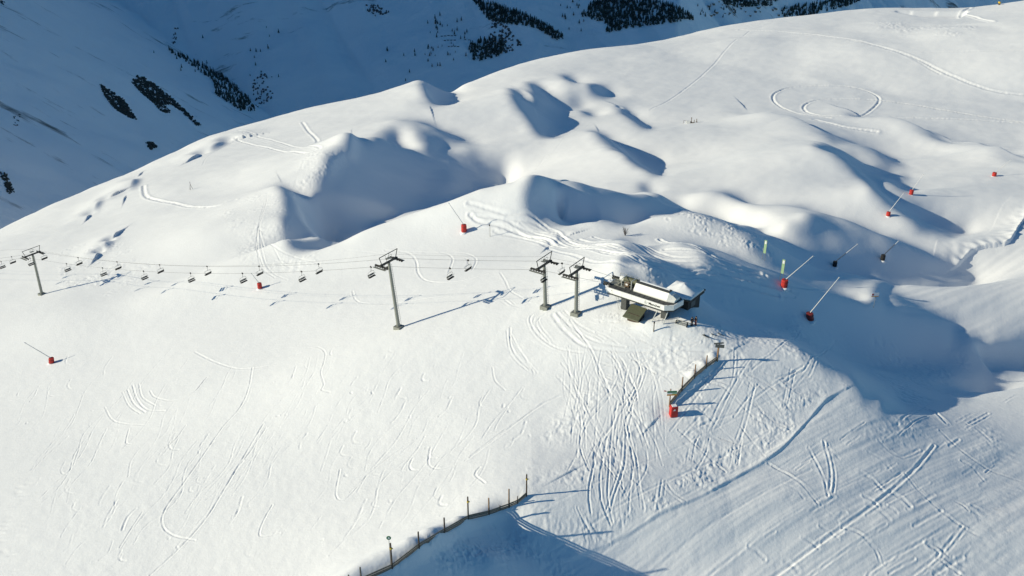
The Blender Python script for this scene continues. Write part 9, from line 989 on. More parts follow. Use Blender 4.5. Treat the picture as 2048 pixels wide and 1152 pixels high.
def crest(P, h, wind, lee):           # a drifted lip: a long rise from the sunny side, a short drop on the right of the line
    if len(P) < 2: return
    r = side(P, wind*3)
    if r is None: return
    sl_, D, Sg = r
    a = np.linspace(0, 1, len(P)); X, Y = GX[sl_], GY[sl_]
    e = np.minimum(np.hypot(X-P[0, 0], Y-P[0, 1]), np.hypot(X-P[-1, 0], Y-P[-1, 1]))
    L = np.hypot(*(P[-1]-P[0]))
    end_ = 1-np.exp(-(e/(0.25*L))**2)
    GZ[sl_] += h*end_*np.where(Sg >= 0, np.exp(-(D/wind)**2), np.exp(-(D/lee)**2))

def shift(pix, dx, dy): return [(u+dx, v+dy) for u, v in pix]
# groomed piste at lower right: lanes, seams and combed texture
GROOM = [(1150, 1112), (1250, 1066), (1400, 988), (1600, 852), (1690, 790), (1760, 835), (1900, 850), (2100, 890), (2100, 1200), (1100, 1200)]
gm = region(GROOM, 10)
ga, gb = spot(1150, 1110), spot(1600, 850)
gd = (gb-ga)[:2]/np.hypot(*(gb-ga)[:2])
s_ = np.where(gm > 0.01)
al = GX[s_]*gd[0]+GY[s_]*gd[1]; ac = -GX[s_]*gd[1]+GY[s_]*gd[0]
wob = ac+0.5*perlin(al/25, ac/25, 171)
GZ[s_] += gm[s_]*(0.07*perlin(wob/0.55, al/11, 172)+0.14*perlin(wob/1.6, al/22, 173)+0.30*perlin(wob/4.5, al/34, 174)+0.10*np.abs(perlin(wob/3.1, al/30, 175))-0.02*np.abs(perlin(al/0.9, ac/0.4, 176))*(perlin(al/9, ac/5, 177) > 0.25))
PISTE2 = [(1880, 560), (1960, 520), (2048, 480), (2100, 480), (2100, 690), (1960, 684), (1840, 637), (1790, 620), (1760, 600)]
g2 = region(PISTE2, 8); s2_ = np.where(g2 > 0.01)
al2 = GX[s2_]*gd[0]+GY[s2_]*gd[1]; ac2 = -GX[s2_]*gd[1]+GY[s2_]*gd[0]
GZ[s2_] += g2[s2_]*(0.16*perlin(ac2/1.8, al2/25, 181)+0.2*perlin(ac2/5, al2/50, 182))
for k in range(11):                  # seams between passes of the groomer
    o = -6+k*4.1+rnd.uniform(-1, 1)
    base = [ga[:2]+gd*t+np.array([gd[1], -gd[0]])*(o) for t in np.linspace(rnd.uniform(-10, 6), rnd.uniform(38, 62), 9)]
    groove(np.array([b for b in base if b[1] > 76]), 0.3, rnd.uniform(0.02, 0.06), 0.9, 0.8, 30+k)
groove(line_w([(1500, 1165), (1600, 1095), (1690, 1030), (1760, 980), (1830, 925), (1870, 885)]), 0.4, 0.10, 0.9)
for pix in ([(1690, 1032), (1720, 1042), (1755, 1075), (1765, 1100)], [(1815, 930), (1850, 965), (1900, 1010), (1960, 1050)], [(1760, 870), (1800, 900), (1840, 890)], [(1880, 860), (1930, 900), (1985, 930), (2048, 950)], [(1740, 1130), (1760, 1110), (1850, 1060)], [(1800, 1152), (1880, 1090), (1930, 1030)], [(1940, 1090), (1990, 1040), (2048, 1000)], [(1880, 1095), (1930, 1130), (1950, 1160)], [(1540, 905), (1600, 940), (1640, 985)], [(1620, 880), (1650, 930), (1660, 970)], [(1650, 870), (1665, 920), (1662, 960)]):
    groove(line_w(pix), 0.35, 0.06, 0.8, 0.8)
    if rnd.random() < 0.6: groove(line_w(shift(pix, 9, 4)), 0.3, 0.04, 0.8, 0.8)
drop_step(line_w([(1130, 1122), (1250, 1066), (1330, 1012), (1400, 978), (1480, 932), (1560, 888), (1605, 850), (1650, 806), (1690, 780)]), 0.32, 1.0)
drop_step(line_w([(1920, 530), (1940, 510), (1965, 498), (2000, 492), (2015, 488), (2030, 470), (2048, 442), (2070, 420)]), 1.3, 3.0)
for pix, h, wn, le in (([(1498, 224), (1542, 239), (1590, 249), (1640, 264), (1684, 280)], 2.2, 16, 3.5), ([(1730, 236), (1780, 249), (1827, 265), (1859, 275), (1890, 282)], 2.6, 16, 3.8), ([(1915, 287), (1954, 299), (2001, 312), (2070, 324)], 2.6, 15, 4.0),
    ([(408, 308), (428, 297), (447, 285), (458, 282)], 2.4, 12, 3.0), ([(254, 388), (262, 374), (268, 362), (274, 356)], 1.9, 9, 2.4), ([(184, 427), (197, 409), (214, 400)], 1.3, 8, 1.8), ([(202, 506), (211, 493), (223, 482)], 1.5, 8, 2.0), ([(1100, 492), (1112, 480), (1130, 474)], 0.5, 5, 1.0)):
    P = line_w(pix)
    far_ = P[-1][1] < P[0][1]-8
    crest(P[::-1] if far_ else P, h*(1.7 if far_ else 1), wn, le)
for k in range(90):                  # churned marks, turning arcs and lost blocks on the piste
    u0 = rnd.uniform(1500, 2040); v0 = rnd.uniform(800, 1140)
    if v0 < 860-0.25*(u0-1600) or v0 < 1110-0.56*(u0-1150)+30: continue
    if rnd.random() < 0.55:
        ln = rnd.uniform(15, 60); groove(line_w([(u0, v0), (u0+ln, v0-0.56*ln)]), rnd.uniform(0.2, 0.45), rnd.uniform(0.02, 0.07), 0.8, 0.9, 1100+k)
    else:
        ln = rnd.uniform(12, 36); groove(line_w([(u0, v0), (u0+ln*0.7, v0+ln*0.35), (u0+ln*1.3, v0+ln*0.95)]), rnd.uniform(0.25, 0.6), rnd.uniform(0.02, 0.08), 0.7, 0.9, 1100+k)
spur = region([(592, 396), (640, 392), (690, 400), (760, 412), (800, 425), (740, 448), (680, 462), (620, 455)], 30)
GZ -= 3.6*spur
edge_ = region([(1955, 690), (2110, 688), (2160, 715), (2110, 738), (1985, 738)], 22)
GZ -= 2.6*edge_
pond = region([(1762, 12), (1790, 22), (1860, 34), (1915, 37), (1935, 22), (1940, 4), (1860, 2), (1800, 4)], 4)
GZ -= 3.4*pond
groove(line_w([(1990, 4), (1940, 16), (1925, 26), (1955, 36), (1985, 44)]), 2.2, 0.5, 0.8)
for pix, h, wn, le in (([(628, 390), (640, 368), (655, 345), (658, 332), (682, 312), (700, 296), (703, 272)], 1.6, 11, 2.6), ([(578, 440), (588, 420), (590, 402), (566, 372)], 1.2, 9, 2.6),
    ([(1085, 428), (1064, 408), (1066, 390), (1078, 372), (1112, 365)], 0.8, 9, 2.6), ([(858, 208), (850, 190), (846, 172), (846, 158)], 1.4, 14, 3.5), ([(1735, 362), (1715, 345), (1692, 326), (1650, 300)], 1.0, 12, 3.0), ([(1068, 212), (1057, 192), (1030, 174)], 1.2, 12, 3.0), ([(1256, 228), (1240, 216)], 0.9, 10, 3.0), ([(1250, 305), (1225, 287), (1200, 268)], 1.1, 12, 3.0)):
    crest(line_w(pix), h, wn, le)
FENCE_LOW = [(700, 1180), (723, 1165), (785, 1142), (839, 1110), (890, 1081), (937, 1054), (978, 1036), (1018, 1018), (1053, 993)]
crest(line_w(FENCE_LOW+[(1075, 978)]), 0.95, 6.0, 0.7)
crest(line_w([(1330, 816), (1363, 785), (1388, 764), (1411, 743), (1433, 724), (1445, 715)]), 0.6, 4.0, 0.6)
# tracks over the slopes
FREE = [
 # lake: loops of a snowmobile
 ([(2070, 247), (1950, 231), (1850, 214), (1760, 201), (1680, 198), (1640, 200), (1615, 207), (1607, 216), (1615, 225), (1640, 233), (1680, 237), (1720, 233), (1745, 218), (1758, 202), (1752, 190), (1725, 179), (1690, 173), (1640, 172), (1600, 173), (1570, 178), (1550, 187), (1546, 197), (1555, 210), (1580, 222), (1620, 232), (1660, 238)], 1.4, 0.55),
 ([(2070, 246), (1900, 238), (1780, 235)], 1.6, 0.5),
 ([(1630, 240), (1680, 252), (1720, 260), (1750, 266)], 2.6, 0.6),
 ([(1480, 60), (1600, 66), (1680, 77), (1740, 90), (1800, 106), (1850, 125), (1900, 148), (1950, 168), (2000, 183), (2060, 190)], 2.2, 0.55),
 ([(1300, 62), (1380, 57), (1480, 60)], 2.2, 0.4), ([(1700, 84), (1800, 108), (1880, 146)], 1.6, 0.35),
 ([(1500, 62), (1440, 115), (1400, 155), (1340, 200), (1300, 220)], 1.1, 0.25),
 ([(1780, 106), (1900, 102), (2048, 101)], 1.4, 0.25),
 ([(1200, 240), (1180, 247), (1120, 287), (1085, 320), (1045, 358)], 0.8, 0.2),
 ([(287, 372), (290, 390), (305, 398), (350, 408), (385, 414), (430, 412), (470, 400)], 1.3, 0.35), ([(300, 396), (340, 404), (380, 411)], 0.9, 0.25),
 ([(476, 262), (520, 275), (560, 285), (640, 298)], 1.1, 0.25), ([(470, 278), (540, 297), (600, 306), (640, 300)], 1.2, 0.3), ([(485, 270), (550, 290), (610, 300)], 0.9, 0.25),
 ([(620, 207), (588, 222), (605, 245), (625, 270), (635, 283), (620, 288)], 1.2, 0.35), ([(470, 282), (420, 310), (405, 330)], 0.8, 0.2), ([(520, 270), (535, 250), (545, 230)], 0.7, 0.15),
 ([(535, 400), (522, 440), (515, 480), (517, 515), (530, 545)], 0.5, 0.2), ([(530, 405), (518, 450), (512, 500), (525, 530), (550, 556)], 0.5, 0.2), ([(528, 430), (520, 470), (526, 510), (545, 545), (575, 560)], 0.5, 0.18), ([(519, 465), (545, 490), (590, 515), (640, 528)], 0.6, 0.2), ([(519, 470), (500, 490), (470, 512)], 0.5, 0.15), ([(522, 480), (560, 520), (600, 535)], 0.5, 0.16),
 # curves under the lift
 ([(800, 504), (850, 505), (890, 507), (905, 517), (902, 532), (897, 546)], 0.6, 0.22), ([(880, 505), (925, 506), (948, 514), (952, 524), (944, 540)], 0.6, 0.22), ([(900, 513), (930, 516), (936, 528), (930, 536)], 0.5, 0.2),
 ([(770, 500), (815, 506), (832, 522), (836, 545), (850, 560), (885, 565), (930, 560), (975, 548)], 0.65, 0.24), ([(705, 582), (712, 600), (735, 607), (790, 606), (850, 597), (900, 590)], 0.55, 0.2), ([(690, 500), (745, 505), (790, 512), (840, 508)], 0.5, 0.15),
 ([(1010, 600), (1030, 612), (1060, 606)], 0.5, 0.15), ([(1000, 545), (1010, 560), (1020, 580), (1045, 596)], 0.5, 0.16), ([(985, 535), (1020, 530), (1060, 535)], 0.5, 0.14),
 # slope around the top station
 ([(1095, 618), (1062, 632), (1066, 655), (1085, 678), (1120, 698), (1165, 706)], 0.5, 0.2), ([(1110, 618), (1075, 640), (1080, 662), (1100, 685)], 0.45, 0.16),
 ([(1105, 630), (1128, 660), (1165, 690), (1215, 700), (1290, 703), (1360, 700), (1420, 706)], 0.9, 0.22), ([(1115, 625), (1145, 655), (1190, 682), (1250, 694)], 0.7, 0.18), ([(1128, 620), (1160, 650), (1210, 678)], 0.5, 0.16), ([(1140, 640), (1158, 665), (1185, 705), (1205, 750), (1222, 790)], 0.5, 0.2),
 ([(1215, 702), (1235, 725), (1246, 760), (1252, 800), (1254, 830), (1262, 870), (1275, 910), (1280, 960), (1290, 1005)], 0.45, 0.2), ([(1222, 702), (1245, 722), (1260, 755), (1272, 785), (1262, 815), (1250, 840), (1258, 880)], 0.45, 0.2), ([(1262, 708), (1280, 735), (1280, 765), (1262, 800), (1256, 818)], 0.45, 0.18), ([(1270, 712), (1286, 740), (1278, 775), (1268, 800)], 0.4, 0.16),
 ([(1275, 770), (1250, 800), (1228, 820), (1224, 860), (1220, 900), (1218, 930), (1216, 985), (1226, 1035)], 0.4, 0.18), ([(1235, 800), (1227, 840), (1200, 880), (1188, 925), (1178, 975), (1183, 1020)], 0.45, 0.2), ([(1213, 870), (1202, 930), (1200, 965), (1206, 1000), (1222, 1040)], 0.45, 0.2), ([(1252, 860), (1252, 905), (1245, 935), (1228, 985), (1222, 1010)], 0.5, 0.2), ([(1262, 880), (1268, 915), (1262, 950), (1245, 985)], 0.5, 0.2), ([(1185, 888), (1215, 925), (1250, 970), (1268, 1005)], 0.4, 0.14),
 ([(1400, 858), (1392, 870), (1386, 905)], 0.4, 0.15), ([(1420, 862), (1415, 885), (1395, 920)], 0.4, 0.16), ([(1478, 865), (1475, 905)], 0.4, 0.15), ([(1486, 862), (1480, 908)], 0.4, 0.15), ([(1470, 700), (1465, 760), (1440, 800), (1415, 850)], 0.4, 0.14), ([(1500, 720), (1462, 780), (1430, 840)], 0.4, 0.14), ([(1510, 770), (1495, 830), (1480, 870)], 0.45, 0.16), ([(1500, 790), (1540, 830), (1590, 855)], 0.4, 0.16), ([(1440, 860), (1490, 875)], 0.4, 0.14), ([(1335, 950), (1350, 970), (1375, 985)], 0.4, 0.16), ([(1325, 945), (1320, 980)], 0.4, 0.16), ([(1560, 760), (1600, 790), (1640, 800)], 0.4, 0.16), ([(1570, 735), (1620, 755), (1690, 770)], 0.5, 0.16), ([(1590, 740), (1580, 790), (1575, 810)], 0.4, 0.14),
 ([(1165, 1030), (1180, 1060), (1190, 1075)], 0.4, 0.16), ([(1175, 1030), (1195, 1060), (1215, 1078)], 0.4, 0.16), ([(1155, 1010), (1170, 1045), (1176, 1080)], 0.4, 0.16),
 # off-piste face at left
 ([(527, 848), (505, 885), (475, 935), (445, 985), (410, 1040), (360, 1095), (300, 1150)], 0.45, 0.2), ([(532, 855), (508, 893), (480, 930)], 0.4, 0.16), ([(505, 735), (498, 775), (480, 815), (445, 855), (400, 920), (365, 970), (330, 1020), (325, 1050), (345, 1070), (390, 1080)], 0.45, 0.2), ([(415, 755), (385, 788), (345, 802), (310, 795), (300, 782)], 0.45, 0.2),
 ([(610, 697), (635, 694), (650, 705), (648, 725), (642, 745), (648, 770), (643, 780), (660, 785)], 0.4, 0.17), ([(1185, 789), (1140, 787), (1100, 800), (1060, 825), (1000, 870), (940, 915)], 0.5, 0.2), ([(390, 705), (430, 725), (480, 738), (540, 730), (600, 705)], 0.6, 0.17),
 ([(372, 850), (350, 880), (330, 895)], 0.4, 0.2), ([(265, 770), (275, 800), (295, 820), (330, 822)], 0.5, 0.2), ([(255, 780), (268, 808), (290, 825)], 0.5, 0.2), ([(278, 768), (285, 795), (310, 812)], 0.45, 0.18), ([(245, 785), (258, 812), (280, 828)], 0.4, 0.16), ([(210, 815), (225, 840), (255, 848), (290, 850)], 0.45, 0.17), ([(258, 858), (252, 885), (262, 888)], 0.4, 0.17), ([(545, 1010), (528, 1040), (520, 1072), (560, 1066)], 0.4, 0.17), ([(680, 940), (672, 990), (690, 1000), (720, 970)], 0.4, 0.16), ([(700, 985), (760, 930), (830, 880)], 0.35, 0.14), ([(860, 900), (858, 930), (880, 938), (910, 930)], 0.45, 0.2), ([(960, 935), (950, 950), (970, 968)], 0.45, 0.2),
 ([(240, 1095), (265, 1055), (285, 1025)], 0.4, 0.16), ([(40, 970), (35, 985), (45, 992)], 0.6, 0.2), ([(5, 1100), (15, 1112), (30, 1108)], 0.6, 0.2), ([(245, 1060), (255, 1035), (272, 1018)], 0.6, 0.22),
 ([(1020, 655), (1022, 690), (1035, 715), (1060, 738)], 0.4, 0.16), ([(1022, 668), (1040, 700), (1062, 730), (1075, 745)], 0.4, 0.16), ([(985, 735), (990, 760), (1010, 780)], 0.4, 0.16),
]
for k, (pix, wd, dp) in enumerate(FREE): groove(line_w(pix), wd*(0.6 if wd < 1 else 0.9), dp*(0.38 if wd < 1 else 0.7), 0.45, 0.6, 60+k)
PISTE = [(935, 408), (1005, 430), (1100, 462), (1250, 498), (1400, 532), (1500, 560), (1560, 573)]
for k, (dx, dy) in enumerate(((0, 0), (6, 8), (20, 9), (15, 22), (40, 25), (60, 22), (30, 38), (-20, 34), (90, 18))):
    pix = [(u+dx+rnd.uniform(-6, 6), v+dy*(1-0.5*t/6)+rnd.uniform(-3, 3)) for t, (u, v) in enumerate(PISTE)]
    groove(line_w(pix[(k % 3):len(pix)-(k % 2)]), rnd.uniform(0.5, 1.0), rnd.uniform(0.08, 0.16), 0.6, 0.5, 200+k)
for k, pix in enumerate(([(940, 430), (960, 445), (1010, 458), (1080, 480), (1110, 492)], [(1290, 525), (1400, 555), (1500, 575), (1556, 590)], [(1320, 480), (1420, 510), (1520, 545)], [(1330, 500), (1440, 520), (1530, 550)])):
    groove(line_w(pix), 0.8, 0.2, 0.7, 0.4, 220+k)
# the worn tracks doubled up, and many faint ones beside them
for k, (pix, wd, dp) in enumerate(FREE):
    if wd < 0.6 and pix[0][0] > 1000:
        for q in range(2):
            jx, jy = rnd.uniform(-11, 11), rnd.uniform(-5, 5)
            groove(line_w([(u+jx+rnd.uniform(-3, 3), v+jy+rnd.uniform(-3, 3)) for u, v in pix]), 0.24, rnd.uniform(0.015, 0.045), 0.5, 0.8, 700+k)
for k in range(46):                  # skiers leaving the station downhill
    u0 = rnd.uniform(1110, 1330); v0 = rnd.uniform(690, 780); a0 = rnd.uniform(-0.25, 0.45); cv = rnd.uniform(-25, 25)
    n_ = rnd.randint(4, 7); pix = [(u0+a0*46*q+cv*math.sin(q*1.3), v0+46*q) for q in range(n_)]
    groove(line_w([p for p in pix if p[1] < 1090-0.45*(p[0]-1150)]), 0.24, rnd.uniform(0.015, 0.045), 0.5, 0.8, 760+k)
for k in range(70):                  # trampled unloading area
    u0 = rnd.uniform(1190, 1560); v0 = rnd.uniform(640, 760)
    if v0 < 640+0.3*(u0-1250): continue
    a0 = rnd.uniform(-0.5, 0.9); ln = rnd.uniform(20, 60)
    groove(line_w([(u0, v0), (u0+ln*0.5, v0+ln*0.4*a0+rnd.uniform(-4, 4)), (u0+ln, v0+ln*a0)]), 0.26, rnd.uniform(0.03, 0.08), 0.6, 0.9, 820+k)
for k in range(60):                  # faint runs down the powder face
    u0 = rnd.uniform(120, 1040); v0 = rnd.uniform(690, 900); n_ = rnd.randint(4, 8); ph = rnd.uniform(0, 6); am = rnd.uniform(4, 16)
    pix = [(u0-24*q+am*math.sin(ph+1.5*q), v0+34*q) for q in range(n_)]
    groove(line_w([p for p in pix if p[0] < 640 or p[1] < 1135-(p[0]-640)*0.36]), 0.26, rnd.uniform(0.012, 0.04), 0.45, 1.1, 900+k)
for k in range(26):                  # crossing lines on the right-hand slope
    u0 = rnd.uniform(1340, 1640); v0 = rnd.uniform(740, 900); a0 = rnd.choice((-1, 1))*rnd.uniform(0.2, 1.2)
    pix = [(u0+24*q, v0+24*q*a0) for q in range(rnd.randint(3, 6))]
    groove(line_w([p for p in pix if p[1] < 1100-0.55*(p[0]-1180)]), 0.28, rnd.uniform(0.03, 0.07), 0.6, 0.8, 980+k)
# turns, falls and sluffs scattered over the powder face
for k in range(120):
    u = rnd.uniform(0, 1060); v = rnd.uniform(690, 1120)
    if v > 1150-(u-520)*0.42 and u > 640: continue
    n_ = rnd.random(); ln = rnd.uniform(10, 42)*(0.6+0.5*(v-690)/430)
    if n_ < 0.55:                    # short carved arc, hooked at its lower end
        pix = [(u, v), (u-ln*0.25, v+ln*0.5), (u-ln*0.1, v+ln*0.8), (u+ln*0.35, v+ln*0.85)]
    else:
        pix = [(u, v), (u-ln*rnd.uniform(0.3, 0.8), v+ln), (u-ln*rnd.uniform(0.7, 1.3), v+ln*1.6)]
    groove(line_w(pix), rnd.uniform(0.22, 0.38), rnd.uniform(0.012, 0.05), 0.3, 1.3, 300+k)
for k in range(30):                  # pock marks
    u = rnd.uniform(0, 1060); v = rnd.uniform(700, 1100)
    p = spot(u, v)
    if p is None: continue
    p = p[:2]
    groove(np.array([p, p+np.array([rnd.uniform(-0.5, 0.5), rnd.uniform(-0.6, 0.6)])]), rnd.uniform(0.25, 0.4), rnd.uniform(0.03, 0.08), 0.3, 1.2, 500+k)
def mound(u, v, h, r, stretch=1.0):
    p = spot(u, v)
    d2 = ((GX-p[0])/(r*stretch))**2+((GY-p[1])/r)**2
    GZ[:] += h*np.exp(-d2)
for a_ in ((1312, 560, 1.3, 2.6, 1.6), (1345, 566, 1.1, 2.0, 1.4), (1288, 552, 0.9, 2.2, 1.5), (1320, 655, 0.6, 1.6, 1.4), (1290, 650, 0.5, 1.4, 1.3), (1395, 600, 0.8, 1.6, 1.2)): mound(*a_)
for a_ in ((870, 1080, 0.7, 1.3, 1.5), (920, 1052, 0.8, 1.4, 1.4), (830, 1098, 0.6, 1.2, 1.4), (1384, 755, 0.5, 0.9, 1.0), (1405, 735, 0.5, 0.9, 1.0), (1425, 715, 0.5, 0.9, 1.0)): mound(*a_)

hill = grid_mesh('snow_hill', GX, GY, GZ, M['snow'])
tag(hill, kind='structure')
# ------------------------------------------------------------------ far side of the valley
def far_h(x, y):
    m1 = -442-0.6*(x+1003)-0.29*(y-2469)+0.35*np.maximum(0, -x-1500)-6*np.maximum(0, 690+0.176*x+0.12*np.maximum(0, -x-600)-y)  # out-of-view upper part steepened to shade the valley; near end cut back
    m1 = m1+16*fbm(x, y, 260.0, 4, 41)+0.05*np.abs(perlin((x*0.6-y*0.8)/150, (x*0.8+y*0.6)/1200, 45))*150
    m1 = np.minimum(m1, 1150)
    m2 = -442+0.15*(x+1003)+0.39*(y-2469)
    gl = perlin((x*0.93+y*0.36)/170, (x*-0.36+y*0.93)/1500, 51)
    g3 = perlin((x*0.93+y*0.36)/48, (x*-0.36+y*0.93)/600, 53)
    m2 = m2+70*np.abs(gl)-25+26*fbm(x, y, 420.0, 5, 55)+9*np.abs(g3)
    drop = np.maximum(0, x-330-0.12*(y-2000)+90*perlin(y/300, x/700, 58))
    m2 = m2-0.9*drop
    m4 = -860+0.35*np.maximum(0, y-5200)+25*fbm(x, y, 700.0, 4, 61)
    return np.maximum(np.maximum(m1, m2), np.maximum(m4, -900+0*x))

bx = np.concatenate([np.linspace(-7000, -1800, 110)[:-1], np.linspace(-1800, 1900, 620), np.linspace(1900, 7000, 80)[1:]])
by = np.concatenate([np.linspace(-2500, 560, 60)[:-1], np.linspace(560, 3200, 520)[:-1], np.linspace(3200, 7500, 160)])
BX, BY = np.meshgrid(bx, by)
BZ = far_h(BX, BY)
valley = grid_mesh('mountainside', BX, BY, BZ, M['far_snow'])
tag(valley, kind='structure')

def at(u, v):                        # a standing place on the finished snow
    p = spot(u, v)
    i = np.clip(np.searchsorted(aa, p[0]/p[1]), 1, len(aa)-2); j = np.clip(np.searchsorted(yy, p[1]), 1, len(yy)-2)
    return Vector((p[0], p[1], float(GZ[j-1:j+1, i-1:i+1].mean())))
def ground(x, y):
    i = np.clip(np.searchsorted(aa, x/y), 1, len(aa)-2); j = np.clip(np.searchsorted(yy, y), 1, len(yy)-2)
    return float(GZ[j-1:j+1, i-1:i+1].mean())
# ------------------------------------------------------------------ chairlift: towers, ropes, chairs
T1, T2, T3, T4 = at(84, 590), at(798, 657), at(1091, 615), at(1152, 628)
LINE = [T4, T3, T2, T1]
axis = (Vector((T2.x, T2.y, 0))-Vector((T4.x, T4.y, 0))).normalized()
GAUGE = 2.15
def make_tower(base, height, lean, ang, label):
    t = thing('lift_tower', label, 'lift tower', base, ang, 'towers of the chairlift')
    top = Vector((lean[0], lean[1], height))
    MB().box((0, 0, 0.05), (1.6, 1.6, 0.9)).build('footing', M['steel'], t, 0.05)
    MB().tube((0, 0, -0.5), top, 0.37, 0.28, 16).build('mast', M['steel'], t, smooth=False)
    a = top+Vector((0, 0, 0.2))
    MB().box(a, (0.36, 2*GAUGE+0.5, 0.32)).build('crossarm', M['dark_steel'], t, 0.03)
    f = MB()
    for s in (-1, 1):
        f.tube(a+Vector((0, s*(GAUGE-0.1), 0.2)), a+Vector((0, s*(GAUGE+0.45), 1.75)), 0.075)
    f.tube(a+Vector((0, -(GAUGE+0.5), 1.75)), a+Vector((0, GAUGE+0.5, 1.75)), 0.075)
    f.build('lifting_frame', M['dark_steel'], t)
    k = MB()
    k.box(a+Vector((0, 0, 0.75)), (0.7, 1.0, 0.08))
    for x in (-0.35, 0.35):
        k.tube(a+Vector((x, -0.5, 0.75)), a+Vector((x, -0.5, 1.5)), 0.03).tube(a+Vector((x, 0.5, 0.75)), a+Vector((x, 0.5, 1.5)), 0.03).tube(a+Vector((x, -0.5, 1.5)), a+Vector((x, 0.5, 1.5)), 0.03)
    k.build('maintenance_platform', M['steel'], t)
    for s in (-1, 1):
        g = MB()
        g.box(a+Vector((0, s*GAUGE, -0.15)), (3.0, 0.14, 0.2)).box(a+Vector((0, s*GAUGE, -0.02)), (0.6, 0.35, 0.3))
        sh = g.build('sheave_train', M['dark_steel'], t)
        wv = MB()
        for q in range(6):
            c = a+Vector((-1.4+q*0.56, s*GAUGE, -0.30))
            wv.tube(c+Vector((0, -0.09, 0)), c+Vector((0, 0.09, 0)), 0.24, n=14)
        wv.build('sheave_wheels', M['black'], sh)
        MB().box(a+Vector((0, s*(GAUGE+0.55), -0.45)), (3.0, 0.45, 0.06)).build('catwalk', M['steel'], t)
    l = MB()
    d = top.normalized()
    for s in (-0.2, 0.2): l.tube(Vector((-0.50, s, 1.0)), top+Vector((-0.48, s, -0.2)), 0.025)
    for q in range(int(height/0.45)-3):
        c = top*((q*0.45+1.2)/height)+Vector((-0.49, 0, 0)); l.tube(c+Vector((0, -0.2, 0)), c+Vector((0, 0.2, 0)), 0.018, n=5)
    l.build('ladder', M['steel'], t)
    return t
def ang_at(i):
    a = LINE[max(0, i-1)]; b = LINE[min(len(LINE)-1, i+1)]
    d = b-a
    return RAD(146.0) if i < 3 else math.atan2(d.y, d.x)
TW = [(T4, 8.6, (0.15, 0), 'grey tube tower of the chairlift standing closest to the white top station'),
      (T3, 8.6, (0.45, 0), 'grey tube tower of the chairlift, second out from the top station'),
      (T2, 13.9, (1.55, 0), 'tall leaning grey chairlift tower on the open slope left of centre'),
      (T1, 12.6, (-0.4, 0), 'grey chairlift tower near the left edge of the photo, above the dark gully')]
tops = []
for i, (b, h, ln, lb) in enumerate(TW):
    an = ang_at(i)
    make_tower(b, h, ln, an, lb)
    d = Vector((math.cos(an), math.sin(an), 0)); n = Vector((-math.sin(an), math.cos(an), 0))
    tops.append((b+d*ln[0]+Vector((0, 0, h-0.10+0.2)), n))
# station end and the run-out beyond the left edge of the picture
ST_C = Vector((23.6, 150.4, 0)); ST_A = RAD(-37.5)
ex = Vector((math.cos(ST_A), math.sin(ST_A), 0)); ey = Vector((-math.sin(ST_A), math.cos(ST_A), 0))
ST_Z = ground(25.0, 147.0)-0.1
end = Vector((ST_C.x, ST_C.y, ST_Z+4.3))-ex*6.6
dl = (T1-T2); far_end = tops[3][0]+Vector((dl.x, dl.y, 0)).normalized()*120+Vector((0, 0, -34))
ropes = []
for s, nm in ((1, 'near'), (-1, 'far')):
    pts = [end+ey*(-s)*1.5]+[c+n*s*GAUGE for c, n in tops]+[far_end+tops[3][1]*s*GAUGE]
    line = []
    for a, b in zip(pts[:-1], pts[1:]):
        L = (b-a).length
        for q in range(24):
            t = q/24
            line.append(a.lerp(b, t)-Vector((0, 0, 1))*(4*t*(1-t)*L*L*0.00016))
    line.append(pts[-1])
    ropes.append(line)
    o = MB().path(line, 0.024, 6).build('haul_rope', M['rope'])
    tag(o, 'thin steel haul rope of the chairlift on the %s side of the towers' % nm, 'cable', 'steel cables of the chairlift')
ctl = []
for a, b in zip([c+Vector((0, 0, 1.75)) for c, n in tops][:-1], [c+Vector((0, 0, 1.75)) for c, n in tops][1:]):
    for q in range(16):
        t = q/16; ctl.append(a.lerp(b, t)-Vector((0, 0, 1))*(4*t*(1-t)*(b-a).length**2*0.0002))
ctl.append(tops[-1][0]+Vector((0, 0, 1.75))); ctl.append(far_end+Vector((0, 0, 1.6)))
tag(MB().path(ctl, 0.015, 5).build('signal_cable', M['rope']), 'thin signal cable strung between the tops of the chairlift towers', 'cable', 'steel cables of the chairlift')

def make_chair():
    t = thing('lift_chair', 'x', 'lift chair', (0, 0, 0), 0, 'empty chairs hanging from the chairlift')
    MB().box((0, 0, -0.02), (0.55, 0.22, 0.3)).box((0.1, 0, 0.12), (0.3, 0.16, 0.2)).build('grip', M['black'], t, 0.03)
    MB().path([(0, 0, -0.1), (0.02, 0, -0.8), (0.16, 0, -1.15)], 0.05, 8).build('hanger', M['dark_steel'], t)
    f = MB()
    for s in (-1, 1): f.path([(0.16, 0, -1.15), (0.16, s*0.95, -1.2), (0.12, s*1.25, -1.45), (0.02, s*1.3, -2.35), (-0.45, s*1.25, -2.5)], 0.04, 6)
    f.build('frame', M['steel'], t)
    MB().box((-0.12, 0, -2.45), (0.62, 2.55, 0.16)).build('seat', M['seat'], t, 0.04)
    MB().box((0.25, 0, -2.05), (0.12, 2.5, 0.42), Matrix.Rotation(0.2, 3, 'Y')).build('backrest', M['seat'], t, 0.03)
    b = MB().path([(0.1, -1.2, -1.95), (-0.6, -1.15, -1.6), (-0.6, 1.15, -1.6), (0.1, 1.2, -1.95)], 0.03, 6)
    b.build('safety_bar', M['pale_metal'], t)
    return t
def px(p):
    f = p.y*cp_-p.z*sp_; return 1024+1900*p.x/f
ORD = ['first', 'second', 'third', 'fourth', 'fifth', 'sixth', 'seventh', 'eighth', 'ninth', 'tenth', 'eleventh']
proto = make_chair(); used = False
